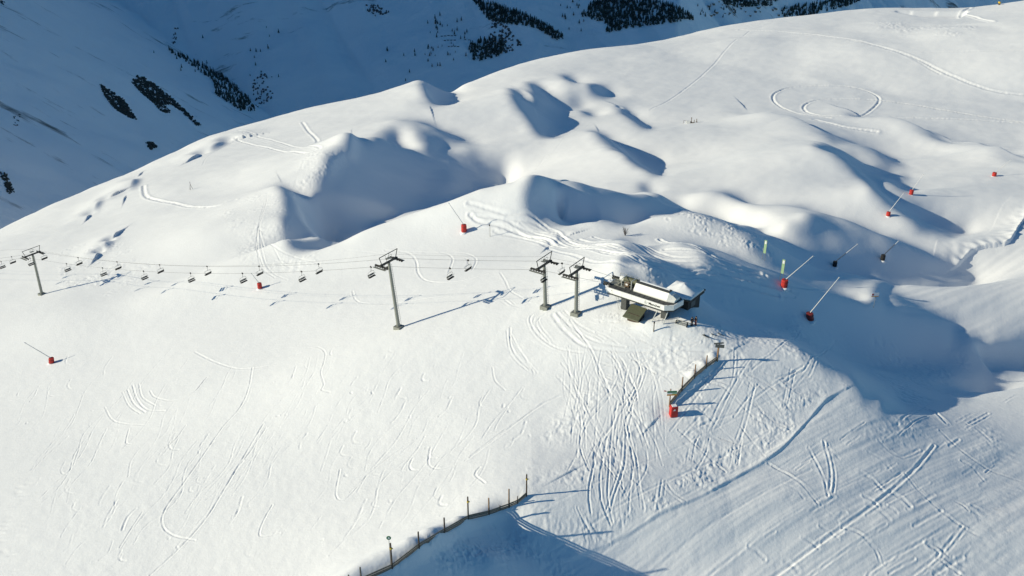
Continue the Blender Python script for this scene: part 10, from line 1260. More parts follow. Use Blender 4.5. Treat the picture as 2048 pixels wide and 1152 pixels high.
for line, us, nm in ((ropes[0], [2, 60, 133, 205, 287, 381, 485, 603, 742, 900, 1088], 'near'), (ropes[1], [23, 86, 156, 234, 319, 414, 518, 637, 773, 936, 1124], 'far')):
    for k, u in enumerate(us):
        for a, b in zip(line[:-1], line[1:]):
            ua, ub = px(a), px(b)
            if (ua-u)*(ub-u) <= 0 and ua != ub:
                p = a.lerp(b, (u-ua)/(ub-ua)); d = b-a; break
        c = proto if not used else copy_tree(proto)
        used = True
        c.location = p; c.rotation_euler = (0, 0, RAD(146.0)+(math.pi if nm == 'far' else 0)); c.scale = (0.72, 0.68, 0.82)
        c['label'] = 'empty black lift chair hanging on the %s cable, %s from the left edge' % (nm, ORD[k])
# ------------------------------------------------------------------ top station
def st(x, y, z=0): return Vector((x, y, z))
S = thing('lift_station', 'white chairlift top station with grey deck, name lettering and open machinery at its left end', 'lift station', (ST_C.x, ST_C.y, ST_Z), ST_A)
HL, HW = 6.9, 2.5
plan = [(-HL, -HW+1.0), (-HL+0.6, -HW), (HL-1.5, -HW), (HL-0.2, -HW+1.1), (HL+0.1, HW-0.9), (HL-1.3, HW), (-HL+0.6, HW), (-HL, HW-1.0)]
MB().slab(plan, 3.15, 4.15).build('fascia', M['white_metal'], S, 0.04)
MB().slab([(x*0.985, y*0.955) for x, y in plan], 2.85, 3.15).build('underside', M['dark_steel'], S)
dk = MB().slab([(x*0.965, y*0.93) for x, y in plan], 4.15, 4.19); dk.build('deck', M['slate'], S)
sm = MB()
for q in range(13): sm.box((-HL+1.0+q*0.98, -HW+0.75, 4.205), (0.05, 1.0, 0.02))
sm.build('deck_seams', M['black'], S)
ps = MB()
for q in range(6): ps.box((-HL+1.8+q*1.95, -HW-0.004, 3.65), (0.035, 0.02, 0.98))
ps.box((-0.4, -HW-0.004, 3.2), (11.6, 0.02, 0.07))
ps.build('panel_seams', M['pale_metal'], S)
def hood_ring(x, inset=0.0):
    y0, y1 = -1.05+inset, 1.75-inset
    return [(x, y0, 4.19), (x, y0, 4.45), (x, y0+0.75, 5.55-inset*0.5), (x, y1-0.75, 5.55-inset*0.5), (x, y1, 4.45), (x, y1, 4.19)]
hd = MB().loft([hood_ring(-1.7), hood_ring(5.0), [(p[0], p[1]*0.72+0.1, p[2] if p[2] < 4.5 else p[2]-0.85) for p in hood_ring(6.35)]])
hd.build('hood', M['white_metal'], S, 0.03)
MB().box((1.6, 0.35, 5.60), (6.7, 1.25, 0.12)).build('hood_ridge', M['slate'], S, 0.02)
MB().prism([(0.5, 5.66), (0.95, 5.66), (0.85, 5.74), (0.6, 5.73)], -1.4, 4.6).build('roof_snow', M['plain_snow'], S)
MB().box((5.9, 0.35, 4.75), (0.9, 1.3, 0.75), Matrix.Rotation(0.55, 3, 'Y')).build('end_panel', M['pale_metal'], S, 0.03)
MB().tube((-4.7, 0.95, 4.95), (-1.7, 0.95, 4.95), 0.62, n=20).build('gear_drum', M['olive'], S)
MB().tube((-5.55, 1.0, 4.85), (-4.75, 1.0, 4.85), 0.55, n=18).build('motor', M['white_metal'], S, 0.02)
bx_ = MB().box((-3.4, -0.35, 4.75), (0.85, 0.5, 0.9)).build('control_box', M['brown'], S, 0.03)
MB().box((-3.4, -0.61, 4.82), (0.42, 0.02, 0.35)).build('notice', M['white'], bx_)
rl = MB()
for x in (-6.3, -5.2, -4.1, -2.4):
    for y in (-0.5, 2.1): rl.tube((x, y, 4.18), (x, y, 5.25), 0.035)
for y in (-0.5, 2.1):
    for z in (4.75, 5.25): rl.tube((-6.4, y, z), (-2.3, y, z), 0.03)
rl.build('railing', M['steel'], S)
pn = MB()
for x in (-4.35, -2.35): pn.tube((x, -0.75, 4.2), (x, -0.75, 5.75), 0.07).tube((x, -0.75, 5.75), (x, 1.3, 5.75), 0.07)
pn.build('gantry', M['pale_metal'], S)
mc = MB()
for q in range(9): mc.box((-6.2+rnd.uniform(0, 2.2), rnd.uniform(-0.9, 2.0), 4.35), (rnd.uniform(0.2, 0.6), rnd.uniform(0.2, 0.5), rnd.uniform(0.2, 0.6)))
mc.box((-5.1, 0.6, 4.24), (3.2, 3.2, 0.09)); mc.build('machinery', M['steel'], S, 0.02)
for s in (-1, 1):
    wv = MB()
    for q in range(3):
        c = st(-HL-0.55+q*0.45, s*1.5, 4.35-0.12*(2-q)); wv.tube(c+st(0, -0.1), c+st(0, 0.1), 0.30, n=14)
    wv.box((-HL-0.1, s*1.5, 4.55), (1.5, 0.12, 0.14)).tube((-HL-0.5, s*1.5, 4.5), (-HL-0.7, s*1.5, 5.2), 0.04)
    wv.build('rope_guide', M['dark_steel'], S)
bw = MB()
for q in range(14):
    t = -2.2+q*0.33; c = st(4.2+math.cos(t)*1.6, math.sin(t)*1.7, 2.95)
for x, y in ((-4.0, 0.4), (4.2, 0.4)): MB().box((x, y, 1.1), (1.1, 1.3, 3.6)).build('pier', M['slate'], S, 0.05)
MB().tube((5.0, -1.6, 0.0), (5.6, -1.1, 2.9), 0.09).tube((3.0, -2.2, 0.0), (3.9, -1.5, 2.9), 0.09).build('brace', M['pale_metal'], S)
ld = MB()
for s in (-0.25, 0.25): ld.tube((-3.6+s, -2.0, 0.1), (-4.6+s, -1.9, 2.95), 0.04)
for q in range(8):
    t = q/8+0.06; ld.tube((-3.85-t, -1.98, 0.1+2.85*t), (-3.35-t, -1.98, 0.1+2.85*t), 0.03)
ld.build('ladder', M['pale_metal'], S)
# lettering on the front
cu = bpy.data.curves.new('lettering', 'FONT'); cu.body = 'Manchet'; cu.size = 0.66; cu.extrude = 0.012; cu.offset = 0.012
to = bpy.data.objects.new('lettering_source', cu); C.objects.link(to)
bpy.context.view_layer.update()
me = bpy.data.meshes.new_from_object(to.evaluated_get(bpy.context.evaluated_depsgraph_get()))
bpy.data.objects.remove(to)
me.materials.clear(); me.materials.append(M['black']); me.name = 'lettering'
lt = bpy.data.objects.new('lettering', me); C.objects.link(lt); lt.parent = S
lt.location = (2.3, -HW-0.016, 3.45); lt.rotation_euler = (RAD(90), 0, 0)
em = MB()
N_ = 24
for q in range(N_):
    if q in (3, 4, 11): continue
    a0 = 2*math.pi*q/N_; a1 = 2*math.pi*(q+0.8)/N_
    em.tube((1.75+0.3*math.cos(a0), -HW-0.012, 3.67+0.3*math.sin(a0)), (1.75+0.3*math.cos(a1), -HW-0.012, 3.67+0.3*math.sin(a1)), 0.022, n=5)
em.tube((1.62, -HW-0.012, 3.5), (1.72, -HW-0.012, 3.85), 0.022, n=5).tube((1.72, -HW-0.012, 3.85), (1.86, -HW-0.012, 3.52), 0.022, n=5)
em.build('emblem', M['grey_sign'], S)
MB().box((-5.3, -HW-0.01, 3.75), (0.14, 0.02, 0.1)).build('badge', M['grey_sign'], S)
# operator's shed behind, under a load of snow
hc = ST_C+ex*4.4+ey*6.0
H = thing('operator_shed', 'dark operator shed behind the lift station, a cone of snow on its roof', 'shed', (hc.x, hc.y, ST_Z), ST_A)
MB().box((0.2, 0, 1.45), (4.6, 4.6, 3.3)).build('wall', M['black'], H, 0.03)
rf = MB().box((0.2, 0, 3.22), (5.8, 6.0, 0.30)).build('roof', M['dark_steel'], H, 0.02)
cn = MB()
R_ = 26
rings = []
for k, (rr, hh) in enumerate(((1.0, 0.0), (0.97, 0.22), (0.80, 0.48), (0.52, 0.86), (0.25, 1.3), (0.03, 1.55))):
    ring = []
    for q in range(R_):
        a0 = 2*math.pi*q/R_; c_, s_ = math.cos(a0), math.sin(a0)
        sq = 1/max(abs(c_), abs(s_)) if rr > 0.9 else 1.0+0.12*math.sin(3*a0+k)
        ring.append((0.2+2.86*rr*sq*c_*(1 if rr > .9 else 1.0), 2.9*rr*sq*s_, 3.37+hh+0.05*math.sin(5*a0+k)*(rr < .9)))
    rings.append(ring)
cn.loft(rings).build('roof_snow', M['plain_snow'], H, smooth=True)
MB().box((2.53, -0.4, 1.7), (0.04, 1.6, 1.1)).build('window', M['grey_sign'], H)
MB().box((2.7, 0.6, 2.95), (0.9, 3.8, 0.16)).build('awning', M['dark_steel'], H)
# boarding cabin under the deck
ro = ST_C+ex*(-0.5)-ey*2.2
Rp = thing('lift_cabin', 'olive green metal cabin with sloping roof tucked under the front of the lift station', 'cabin', (ro.x, ro.y, ground(ro.x, ro.y)-0.15), ST_A)
MB().box((0.2, 0.2, 0.75), (2.4, 1.9, 1.6)).build('wall', M['dark_wood'], Rp, 0.03)
MB().prism([(-1.75, 0.95), (-1.7, 1.08), (1.3, 2.35), (1.3, 2.2)], -1.45, 1.75).build('roof', M['olive'], Rp, 0.02)
MB().box((1.42, -0.2, 0.7), (0.04, 0.8, 1.2)).build('door', M['black'], Rp)
# barrier beside the station
bp_ = at(1362, 652)
B = thing('barrier', "low dark steel barrier frame on the snow below the right end of the station", 'barrier', (bp_.x, bp_.y, bp_.z), RAD(-30))
MB().box((0, 0, 0.62), (2.1, 0.12, 0.1)).box((0, 0.55, 0.62), (2.1, 0.12, 0.1)).box((0, 0, 0.2), (2.1, 0.1, 0.08)).build('rail', M['steel'], B, 0.01)
pk = MB()
for q in range(9): pk.tube((-0.95+q*0.24, 0, 0.1), (-0.95+q*0.24, 0.0, 0.62), 0.03)
for x in (-1.0, 1.0): pk.box((x, 0.27, 0.3), (0.12, 0.65, 0.75))
pk.build('pickets', M['dark_steel'], B)
pp = at(1307, 666)
P_ = thing('marker_post', 'thin dark post standing alone in the snow in front of the lift station', 'post', (pp.x, pp.y, pp.z))
MB().tube((0, 0, -0.4), (0, 0, 2.0), 0.10, 0.09, 10).build('pole', M['grey_wood'], P_)
MB().box((0, -0.02, 1.85), (0.26, 0.14, 0.3)).build('head', M['dark_wood'], P_, 0.02)
# skis lying in the snow
for k, (u, v, an, lb) in enumerate(((1408, 675, -0.85, 'pair of dark skis lying in the snow, leftmost of three by the dark signpost'), (1425, 673, -0.6, 'single thin ski lying in the snow, the middle one of three by the signpost'), (1438, 671, -0.75, 'dark ski lying in the snow, rightmost of three above the signpost'))):
    p = at(u, v)
    o = thing('ski', lb, 'ski', (p.x, p.y, p.z+0.06), an, 'skis lying in the snow by the station')
    for q in range(2 if k == 0 else 1):
        m_ = MB().box((0, q*0.22, 0.02), (1.75, 0.13, 0.05)).box((0.98, q*0.22, 0.07), (0.28, 0.11, 0.04), Matrix.Rotation(-0.4, 3, 'Y'))
        m_.build('board', M['black'], o, 0.01)
        MB().box((-0.1, q*0.22, 0.09), (0.35, 0.1, 0.1)).build('binding', M['grey_sign'], o)
# ------------------------------------------------------------------ two people beside the station
def figure(name, verts, edges, radii, mat, parent):
    me = bpy.data.meshes.new(name)
    me.from_pydata(verts, edges, [])
    o = bpy.data.objects.new(name, me); C.objects.link(o)
    if parent: o.parent = parent
    md = o.modifiers.new('skin', 'SKIN')
    sv = me.skin_vertices[0] if me.skin_vertices else None
    if sv is None:
        bm = bmesh.new(); bm.from_mesh(me); bm.verts.layers.skin.verify(); bm.to_mesh(me); bm.free(); sv = me.skin_vertices[0]
    for i, r in enumerate(radii): sv.data[i].radius = (r, r)
    sv.data[0].use_root = True
    ss = o.modifiers.new('sub', 'SUBSURF'); ss.levels = 1; ss.render_levels = 1
    me.materials.append(mat)
    return o
def person(p, rz, label, jacket, trousers, helm, arm):
    t = thing('person', label, 'person', p, rz, 'people beside the lift station')
    V = [(0, 0, 0.98), (0, 0, 1.2), (0, 0.01, 1.42), (0, 0, 1.52), (0, 0.02, 1.64), (0, 0.02, 1.74),
         (0.19, 0, 1.42), (0.27, 0.03, 1.16), (0.24, arm, 0.95), (-0.19, 0, 1.42), (-0.27, 0.03, 1.16), (-0.24, arm*0.6, 0.95),
         (0.1, 0, 0.92), (0.12, 0.03, 0.52), (0.12, -0.02, 0.1), (0.12, 0.14, 0.06), (-0.1, 0, 0.92), (-0.13, 0.05, 0.52), (-0.14, -0.04, 0.1), (-0.14, 0.12, 0.06)]
    E = [(0, 1), (1, 2), (2, 3), (3, 4), (4, 5), (2, 6), (6, 7), (7, 8), (2, 9), (9, 10), (10, 11), (0, 12), (12, 13), (13, 14), (14, 15), (0, 16), (16, 17), (17, 18), (18, 19)]
    R = [0.13, 0.135, 0.14, 0.06, 0.10, 0.075, 0.075, 0.055, 0.042, 0.075, 0.055, 0.042, 0.10, 0.07, 0.05, 0.05, 0.10, 0.07, 0.05, 0.05]
    for sx in (0.24, -0.24):         # hands: a palm and five fingers on each wrist
        w0 = 8 if sx > 0 else 11; yb = V[w0][1]
        V.append((sx, yb+0.03, 0.88)); R.append(0.036); pi_ = len(V)-1; E.append((w0, pi_))
        for f in range(4):
            V.append((sx-0.03+f*0.02, yb+0.055, 0.82)); R.append(0.010); V.append((sx-0.03+f*0.02, yb+0.075, 0.79-0.006*(1.5-abs(f-1.5)))); R.append(0.009)
            E += [(pi_, len(V)-2), (len(V)-2, len(V)-1)]
        V.append((sx-math.copysign(0.05, sx), yb+0.07, 0.86)); R.append(0.011); E.append((pi_, len(V)-1))
    b = figure('body', V, E, R, M['skin'], t)
    figure('jacket', [V[0], V[1], V[2], V[6], V[7], V[8], V[9], V[10], V[11]], [(0, 1), (1, 2), (2, 3), (3, 4), (4, 5), (2, 6), (6, 7), (7, 8)], [0.17, 0.175, 0.18, 0.10, 0.08, 0.062, 0.10, 0.08, 0.062], jacket, t)
    figure('trousers', [(0, 0, 0.97), V[12], V[13], V[14], V[16], V[17], V[18]], [(0, 1), (1, 2), (2, 3), (0, 4), (4, 5), (5, 6)], [0.16, 0.125, 0.095, 0.085, 0.125, 0.095, 0.085], trousers, t)
    MB().ball((0, 0.02, 1.69), 0.145, 2, (0.95, 1.1, 0.95)).build('helmet', helm, t, smooth=True)
    MB().box((0, 0.13, 1.655), (0.19, 0.08, 0.075)).build('goggles', M['grey_sign'], t, 0.015)
    for s in (0.12, -0.14): MB().box((s, 0.03, 0.09), (0.14, 0.34, 0.18)).build('boot', M['black'], t, 0.03)
    return t
p1 = at(1383, 652); p2 = at(1391, 651)
person(p1, RAD(200), 'person in dark ski clothes and helmet, left of the pair beside the lift station', M['navy'], M['navy'], M['black'], 0.2)
person(p2, RAD(120), 'person in black jacket and maroon trousers, right of the pair beside the lift station', M['navy'], M['maroon'], M['navy'], 0.16)
# ------------------------------------------------------------------ fences and signs
def fence(posts, label, rails, heads):
    b0 = at(*posts[0][:2])
    f = thing('fence', label, 'fence', b0, 0, 'wooden fences on the snow')
    prev = None
    for k, (u, v, h, big) in enumerate(posts):
        p = at(u, v)-b0
        r = 0.11 if big else 0.07
        pm = MB().tube(p+Vector((0, 0, -0.8)), p+Vector((0, 0, h)), r*1.05, r*0.95, 9)
        pm.tube(p+Vector((0, 0, h)), p+Vector((0, 0, h+0.14)), r*0.95, 0.02, 9)
        po = pm.build('post', M[heads[k]], f)
        if heads[k] == 'wood':
            MB().tube(p+Vector((0, 0, -0.5)), p+Vector((0, 0, 0.42*h)), r*1.12, r*1.1, 9).build('sleeve', M['dark_wood'], po)
        if prev is not None:
            L = p-prev
            for z in rails:
                a = prev+Vector((0, 0, z)); b = p+Vector((0, 0, z)); d = b-a
                rot = d.to_track_quat('X', 'Z').to_matrix()
                MB().box((a+b)/2+Vector((0, 0, rnd.uniform(-0.03, 0.03))), (d.length+0.1, 0.07, 0.22), rot).build('rail', M['grey_wood'], f, 0.01)
        prev = p
    return f
low = [(700, 1180, 2.4, 1), (723, 1165, 2.4, 1), (785, 1142, 4.1, 1), (839, 1110, 2.6, 1), (890, 1081, 2.5, 1), (937, 1054, 3.9, 1), (978, 1036, 2.9, 1), (1000, 1026, 0.9, 0), (1018, 1018, 3.3, 1), (1035, 1009, 1.3, 0), (1053, 993, 3.9, 1)]
fence(low, 'long weathered wooden fence with tall posts at the bottom of the photo', (0.0, 0.3, 0.6), ['grey_wood', 'grey_wood', 'dark_wood', 'dark_wood', 'dark_wood', 'dark_wood', 'wood', 'dark_wood', 'wood', 'dark_wood', 'dark_wood'])
up = [(1339, 808, 1.9, 1), (1363, 785, 2.7, 1), (1388, 764, 2.6, 1), (1411, 743, 2.5, 1), (1433, 724, 2.7, 1)]
fence(up, 'short wooden fence between the red padded box and the dark grey signboard', (0.1, 0.42, 0.74), ['dark_wood', 'wood', 'wood', 'wood', 'wood'])
for (u, v, h, lb) in ((785, 1142, 3.3, 'yellow bracket on the tall post with the green disc, lower fence'), (937, 1054, 3.1, 'yellow bracket on the tall middle post of the lower fence'), (1053, 993, 3.1, 'yellow bracket on the tall post at the upper end of the lower fence')):
    p = at(u, v)
    o = thing('rope_bracket', lb, 'bracket', (p.x, p.y, p.z+h), 0, 'yellow brackets on the fence posts')
    MB().tube((0, 0, -0.12), (0, 0, 0.12), 0.15, n=10).build('collar', M['yellow'], o)
    MB().box((0.18, -0.04, 0.02), (0.2, 0.1, 0.12)).build('hook', M['yellow'], o, 0.01)
def sign_tilt(): return RAD(rnd.uniform(-4, 4))
p = at(782, 1140)
o = thing('piste_marker', 'round green disc marker fixed above the tall fence post at the bottom of the photo', 'sign', (p.x, p.y+0.15, p.z))
MB().tube((0, 0, -0.3), (0, 0, 4.6), 0.035).build('pole', M['steel'], o)
dsk = MB().tube((0, -0.06, 4.75), (0, -0.02, 4.75), 0.30, n=24).build('disc', M['green'], o)
MB().tube((0, -0.068, 4.75), (0, -0.062, 4.75), 0.13, n=16).build('dot', M['white'], dsk)
p = at(1434, 723)
o = thing('signpost', 'dark grey double signboard on a wooden post at the upper end of the short fence', 'sign', (p.x, p.y-0.2, p.z), RAD(-8))
MB().tube((0, 0, -0.4), (0, 0, 3.5), 0.11, 0.1, 10).build('post', M['wood'], o)
MB().box((0.12, -0.16, 2.95), (1.5, 0.06, 0.62)).build('board', M['grey_sign'], o, 0.01)
MB().box((-0.1, -0.16, 3.5), (1.6, 0.06, 0.28), Matrix.Rotation(-0.18, 3, 'Y')).build('arrow_board', M['grey_sign'], o, 0.01)
p = at(1339, 809)
o = thing('piste_sign', 'signboard with green, white and orange bands on a brown post behind the red padded box', 'sign', (p.x, p.y-0.1, p.z), RAD(4))
MB().tube((0, 0.1, -0.4), (0, 0.1, 3.5), 0.1, 0.09, 10).build('post', M['wood'], o)
bd = MB().box((0.22, 0, 2.75), (1.62, 0.05, 0.9)).build('board', M['white'], o, 0.01)
MB().box((0.22, -0.032, 3.02), (1.62, 0.012, 0.34)).build('green_band', M['green'], bd)
MB().box((0.62, -0.032, 2.66), (0.7, 0.012, 0.24)).build('green_patch', M['pale_green'], bd)
MB().box((0.22, -0.032, 2.42), (1.62, 0.012, 0.24)).build('orange_band', M['orange'], bd)
MB().box((-0.9, 0, 3.2), (0.42, 0.05, 0.18), Matrix.Rotation(0.3, 3, 'Y')).build('red_arrow', M['red'], o, 0.01)
p = at(1347, 823)
o = thing('padded_box', 'bright red upright padded box standing in front of the green and orange sign', 'padding', (p.x, p.y, p.z-0.1), RAD(12))
MB().loft([[(0.62*c, 0.5*s, 0) for c, s in ((-1, -1), (1, -1), (1, 1), (-1, 1))], [(0.6*c, 0.48*s, 1.95) for c, s in ((-1, -1), (1, -1), (1, 1), (-1, 1))]]).build('padding', M['red'], o, 0.1, True)
MB().box((-0.05, -0.51, 1.35), (0.36, 0.02, 0.14)).box((0.02, -0.51, 1.5), (0.16, 0.02, 0.14)).build('print', M['white'], o)
MB().box((0.05, 0.0, 1.98), (0.8, 0.7, 0.1)).build('top_snow', M['plain_snow'], o, 0.03)
# snow lances
def lance(u, v, h, wd, vec, length, red, label, tilt=0.0, grip=0.5):
    p = at(u, v)
    o = thing('snow_lance', label, 'snow lance', (p.x, p.y, p.z-0.1), 0, 'snow lances with padded bases')
    c8 = [(math.cos(2*math.pi*q/10), math.sin(2*math.pi*q/10)) for q in range(10)]
    MB().loft([[(wd*0.5*c*1.0, wd*0.5*s, 0) for c, s in c8], [(wd*0.53*c+tilt*h*0.5, wd*0.53*s, h*0.5) for c, s in c8], [(wd*0.5*c+tilt*h, wd*0.5*s, h) for c, s in c8]]).build('padding', M[red], o, 0.05)
    d = Vector(vec).normalized(); a = Vector((tilt*h, 0, h-0.1))
    MB().tube(a, a+d*length*grip, 0.10, 0.09, 8).build('boom', M['lance'] if red != 'black' else M['dark_steel'], o)
    ln = MB().tube(a+d*length*grip, a+d*length, 0.085, 0.06, 8).build('lance_pipe', M['lance'], o)
    MB().tube(a+d*length, a+d*(length+0.3), 0.11, 0.09, 10).build('nozzle_head', M['pale_metal'], ln)
    MB().box((tilt*h, 0, h+0.05), (0.3, 0.3, 0.2)).build('swivel', M['dark_steel'], o)
    for z in (0.28, 0.74): MB().tube((tilt*h*z, 0, h*z-0.05), (tilt*h*z, 0, h*z+0.05), wd*0.535, n=14).build('strap', M['black'] if red != 'red' else M['dark_red'], o)
    MB().loft([[(wd*rr*c, wd*rr*s*0.9, zz) for c, s in c8] for rr, zz in ((0.86, -0.25), (0.72, 0.08), (0.55, 0.22))]).build('snow_collar', M['plain_snow'], o, smooth=True)
    return o
lance(1568, 574, 1.9, 1.4, (0.68, 0, 0.74), 7.4, 'red', 'bright red padded snow lance right beside the lower pale green banner')
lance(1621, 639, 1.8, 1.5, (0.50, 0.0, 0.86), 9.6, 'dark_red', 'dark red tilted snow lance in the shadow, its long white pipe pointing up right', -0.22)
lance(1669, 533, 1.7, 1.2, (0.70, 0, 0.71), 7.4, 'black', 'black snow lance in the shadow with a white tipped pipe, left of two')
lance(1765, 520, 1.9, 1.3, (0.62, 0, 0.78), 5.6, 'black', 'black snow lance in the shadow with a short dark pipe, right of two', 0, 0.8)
lance(1776, 432, 1.6, 1.3, (0.48, 0, 0.88), 7.6, 'red', 'red based snow lance on the left brink of the narrow shadow strip at right')
lance(1822, 389, 1.9, 1.4, (0.45, 0, 0.9), 6.6, 'red', 'red based snow lance at the tip of the lit snow tongue at right')
lance(1988, 352, 1.7, 1.6, (0.70, 0, 0.72), 7.4, 'red', 'small red based snow lance near the right edge, below the frozen lake')
lance(928, 464, 2.1, 1.3, (-0.52, 0, 0.85), 6.6, 'red', 'red based snow lance leaning left on the pale brow above the two near towers')
lance(520, 577, 1.6, 1.1, (-0.5, 0, 0.85), 3.0, 'red', 'red padded snow lance directly under a hanging chair, left of the tall tower')
lance(103, 726, 1.5, 1.2, (-0.76, 0, 0.62), 6.6, 'red', 'small red snow lance leaning left alone on the white slope at far left', 0.15)
# tall banners
for (u, v, h, lb) in ((1527, 520, 5.0, 'tall pale green banner on two poles at the brow, upper of the two'), (1562, 562, 5.1, 'tall pale green banner on two poles just behind the bright red snow lance')):
    p = at(u, v)
    o = thing('banner', lb, 'banner', (p.x, p.y, p.z), RAD(-40), 'pale green banners marking the run')
    for s in (-0.32, 0.32): MB().tube((s, 0, -0.4), (s, 0, h), 0.04, 0.035, 8).build('pole', M['grey_wood'], o)
    cl = MB().box((0, 0, h-1.55), (0.66, 0.05, 3.3)).build('cloth', M['pale_green'], o, 0.01)
    MB().box((0.0, -0.031, h-0.5), (0.4, 0.01, 0.7)).build('white_print', M['white'], cl)
p = at(1747, 616)
o = thing('warning_sign', 'orange and white signboard with a red patch on a thin pole beside the snow cutting', 'sign', (p.x, p.y, p.z), RAD(6))
MB().tube((0, 0.05, -0.4), (0, 0.05, 3.6), 0.05).build('pole', M['steel'], o)
bd = MB().box((-0.2, 0, 3.3), (1.75, 0.05, 0.95)).build('board', M['white'], o, 0.01)
MB().box((-0.75, -0.032, 3.4), (0.42, 0.012, 0.4)).build('red_patch', M['red'], bd)
MB().box((-0.2, -0.032, 2.92), (1.75, 0.012, 0.18)).build('orange_band', M['orange'], bd)
# weather mast, tripod, bare bush, ski-track snowmobile shelter
p = at(980, 474)
o = thing('instrument_mast', 'thin grey pole with a small box near its top, right of the leaning snow lance', 'mast', (p.x, p.y, p.z))
MB().tube((0, 0, -0.3), (0, 0, 3.4), 0.06, 0.05).build('pole', M['steel'], o)
MB().box((-0.12, 0, 3.0), (0.3, 0.25, 0.35)).build('instrument_box', M['dark_steel'], o, 0.02)
p = at(382, 379)
o = thing('tripod', 'small dark tripod standing alone on the lit slope at upper left', 'tripod', (p.x, p.y, p.z))
for q in range(3):
    a0 = 2*math.pi*q/3+0.4; MB().tube((0.75*math.cos(a0), 0.75*math.sin(a0), -0.2), (0, 0, 2.3), 0.06).build('leg', M['dark_steel'], o)
MB().tube((0, 0, 2.2), (0, 0, 3.2), 0.07).build('mast', M['dark_steel'], o)
p = at(1250, 472)
o = thing('bush', 'small bare leafless bush standing out of the snow on the brow above the station', 'bush', (p.x, p.y, p.z))
bsh = MB()
for q in range(40):
    a0 = rnd.uniform(0, 6.28); r0 = rnd.uniform(0.1, 0.9); z0 = rnd.uniform(0.8, 2.2)
    m0 = Vector((r0*0.4*math.cos(a0), r0*0.4*math.sin(a0), z0*0.5)); e0 = Vector((r0*math.cos(a0), r0*math.sin(a0), z0))
    bsh.tube((0, 0, -0.1), m0, 0.025, 0.018, 4).tube(m0, e0, 0.018, 0.006, 4)
    for z in range(2): bsh.tube(m0.lerp(e0, 0.5), e0+Vector((rnd.uniform(-.3, .3), rnd.uniform(-.3, .3), rnd.uniform(-.1, .3))), 0.012, 0.005, 4)
bsh.build('twigs', M['bark'], o)
p = at(1382, 246)
o = thing('lake_pump', 'brown pump frame with a pale box on the near shore of the frozen lake', 'pump', (p.x, p.y, p.z))
MB().box((-1.75, 0, 0.65), (1.9, 1.2, 1.3)).build('cabinet', M['white_metal'], o, 0.03)
MB().tube((-4.0, 0, -0.2), (-4.0, 0, 1.3), 0.07).tube((-4.0, 0, 1.3), (-2.7, 0, 1.3), 0.07).build('gantry', M['brown'], o)
f = MB()
for x in (0.1, 1.6): f.tube((x-0.35, -0.4, -0.2), (x, 0, 2.6-0.5*x), 0.09).tube((x+0.35, 0.4, -0.2), (x, 0, 2.6-0.5*x), 0.09)
f.box((0.0, 0, 0.4), (0.7, 0.7, 1.0)).box((0.9, 0, 0.2), (1.4, 0.5, 0.35)).tube((0.1, 0, 2.4), (0.1, 0, 3.0), 0.22)
f.build('pump_frame', M['brown'], o)
m2 = MB()
for s in (-1, 1): m2.tube((2.9+0.35*s, 0.2*s, -0.2), (2.9, 0, 2.1), 0.08)
m2.box((2.9, 0, 0.7), (0.8, 0.5, 0.2)).tube((2.9, 0, 1.9), (2.9, 0, 2.3), 0.2); m2.build('winch', M['brown'], o)
p = at(1998, 10)
if p is not None:
    o = thing('snow_gun', 'small yellowish machine on the snow at the top right corner', 'machine', (p.x, p.y, p.z))
    MB().box((0, 0, 0.6), (1.6, 1.1, 0.9)).build('body', M['brown'], o, 0.05)
    MB().tube((0.2, -0.8, 1.6), (-0.3, 0.9, 2.0), 0.75, 0.65, 14).build('barrel', M['yellow'], o)
    MB().tube((0, 0, 0.6), (0, 0, 1.7), 0.15).build('neck', M['dark_steel'], o)
# ------------------------------------------------------------------ woods, rocks and houses across the valley
_fy = np.exp(np.linspace(math.log(560), math.log(7000), 2500))
def far_spot(u, v):
    a = (u-1024)/1900.0; b = (v-576)/1900.0
    dy = cp_-b*sp_; dz = -sp_-b*cp_
    hh = far_h(a/dy*_fy, _fy)
    k = int(np.argmax(dz/dy*_fy <= hh))
    return Vector((a/dy*_fy[k], _fy[k], float(hh[k])))
def fir(mb, p, h, r, n=7):
    for k in range(3):
        z0 = h*(0.10+0.27*k); z1 = h*(0.52+0.24*k); rr = r*(1-0.27*k)
        base = []
        for q in range(n):
            a0 = 2*math.pi*q/n+rnd.uniform(-0.2, 0.2); r_ = rr*rnd.uniform(0.7, 1.2)
            base.append(mb.bm.verts.new((p.x+r_*math.cos(a0), p.y+r_*math.sin(a0), p.z+z0+rnd.uniform(-0.05, 0.05)*h)))
        t = mb.bm.verts.new((p.x+rnd.uniform(-.1, .1)*r, p.y, p.z+z1))
        for q in range(n): mb.bm.faces.new((base[q], base[(q+1) % n], t))
def clump(mb, p, r, h):              # low scrub
    for k in range(3):
        q = bmesh.ops.create_icosphere(mb.bm, subdivisions=1, radius=1.0)
        c = Vector((p.x+rnd.uniform(-r, r), p.y+rnd.uniform(-r, r), p.z+h*0.2))
        for v_ in q['verts']:
            v_.co = Vector((v_.co.x*r*rnd.uniform(0.6, 1.1), v_.co.y*r*rnd.uniform(0.6, 1.1), v_.co.z*h*rnd.uniform(0.5, 1.1)))+c
def in_poly(pix):
    us = [q[0] for q in pix]; vs = [q[1] for q in pix]
    while True:
        u = rnd.uniform(min(us), max(us)); v = rnd.uniform(min(vs), max(vs))
        if inpoly(np.array([u]), np.array([v]), pix)[0]: return u, v
def dist(p): return p.y*cp_-p.z*sp_
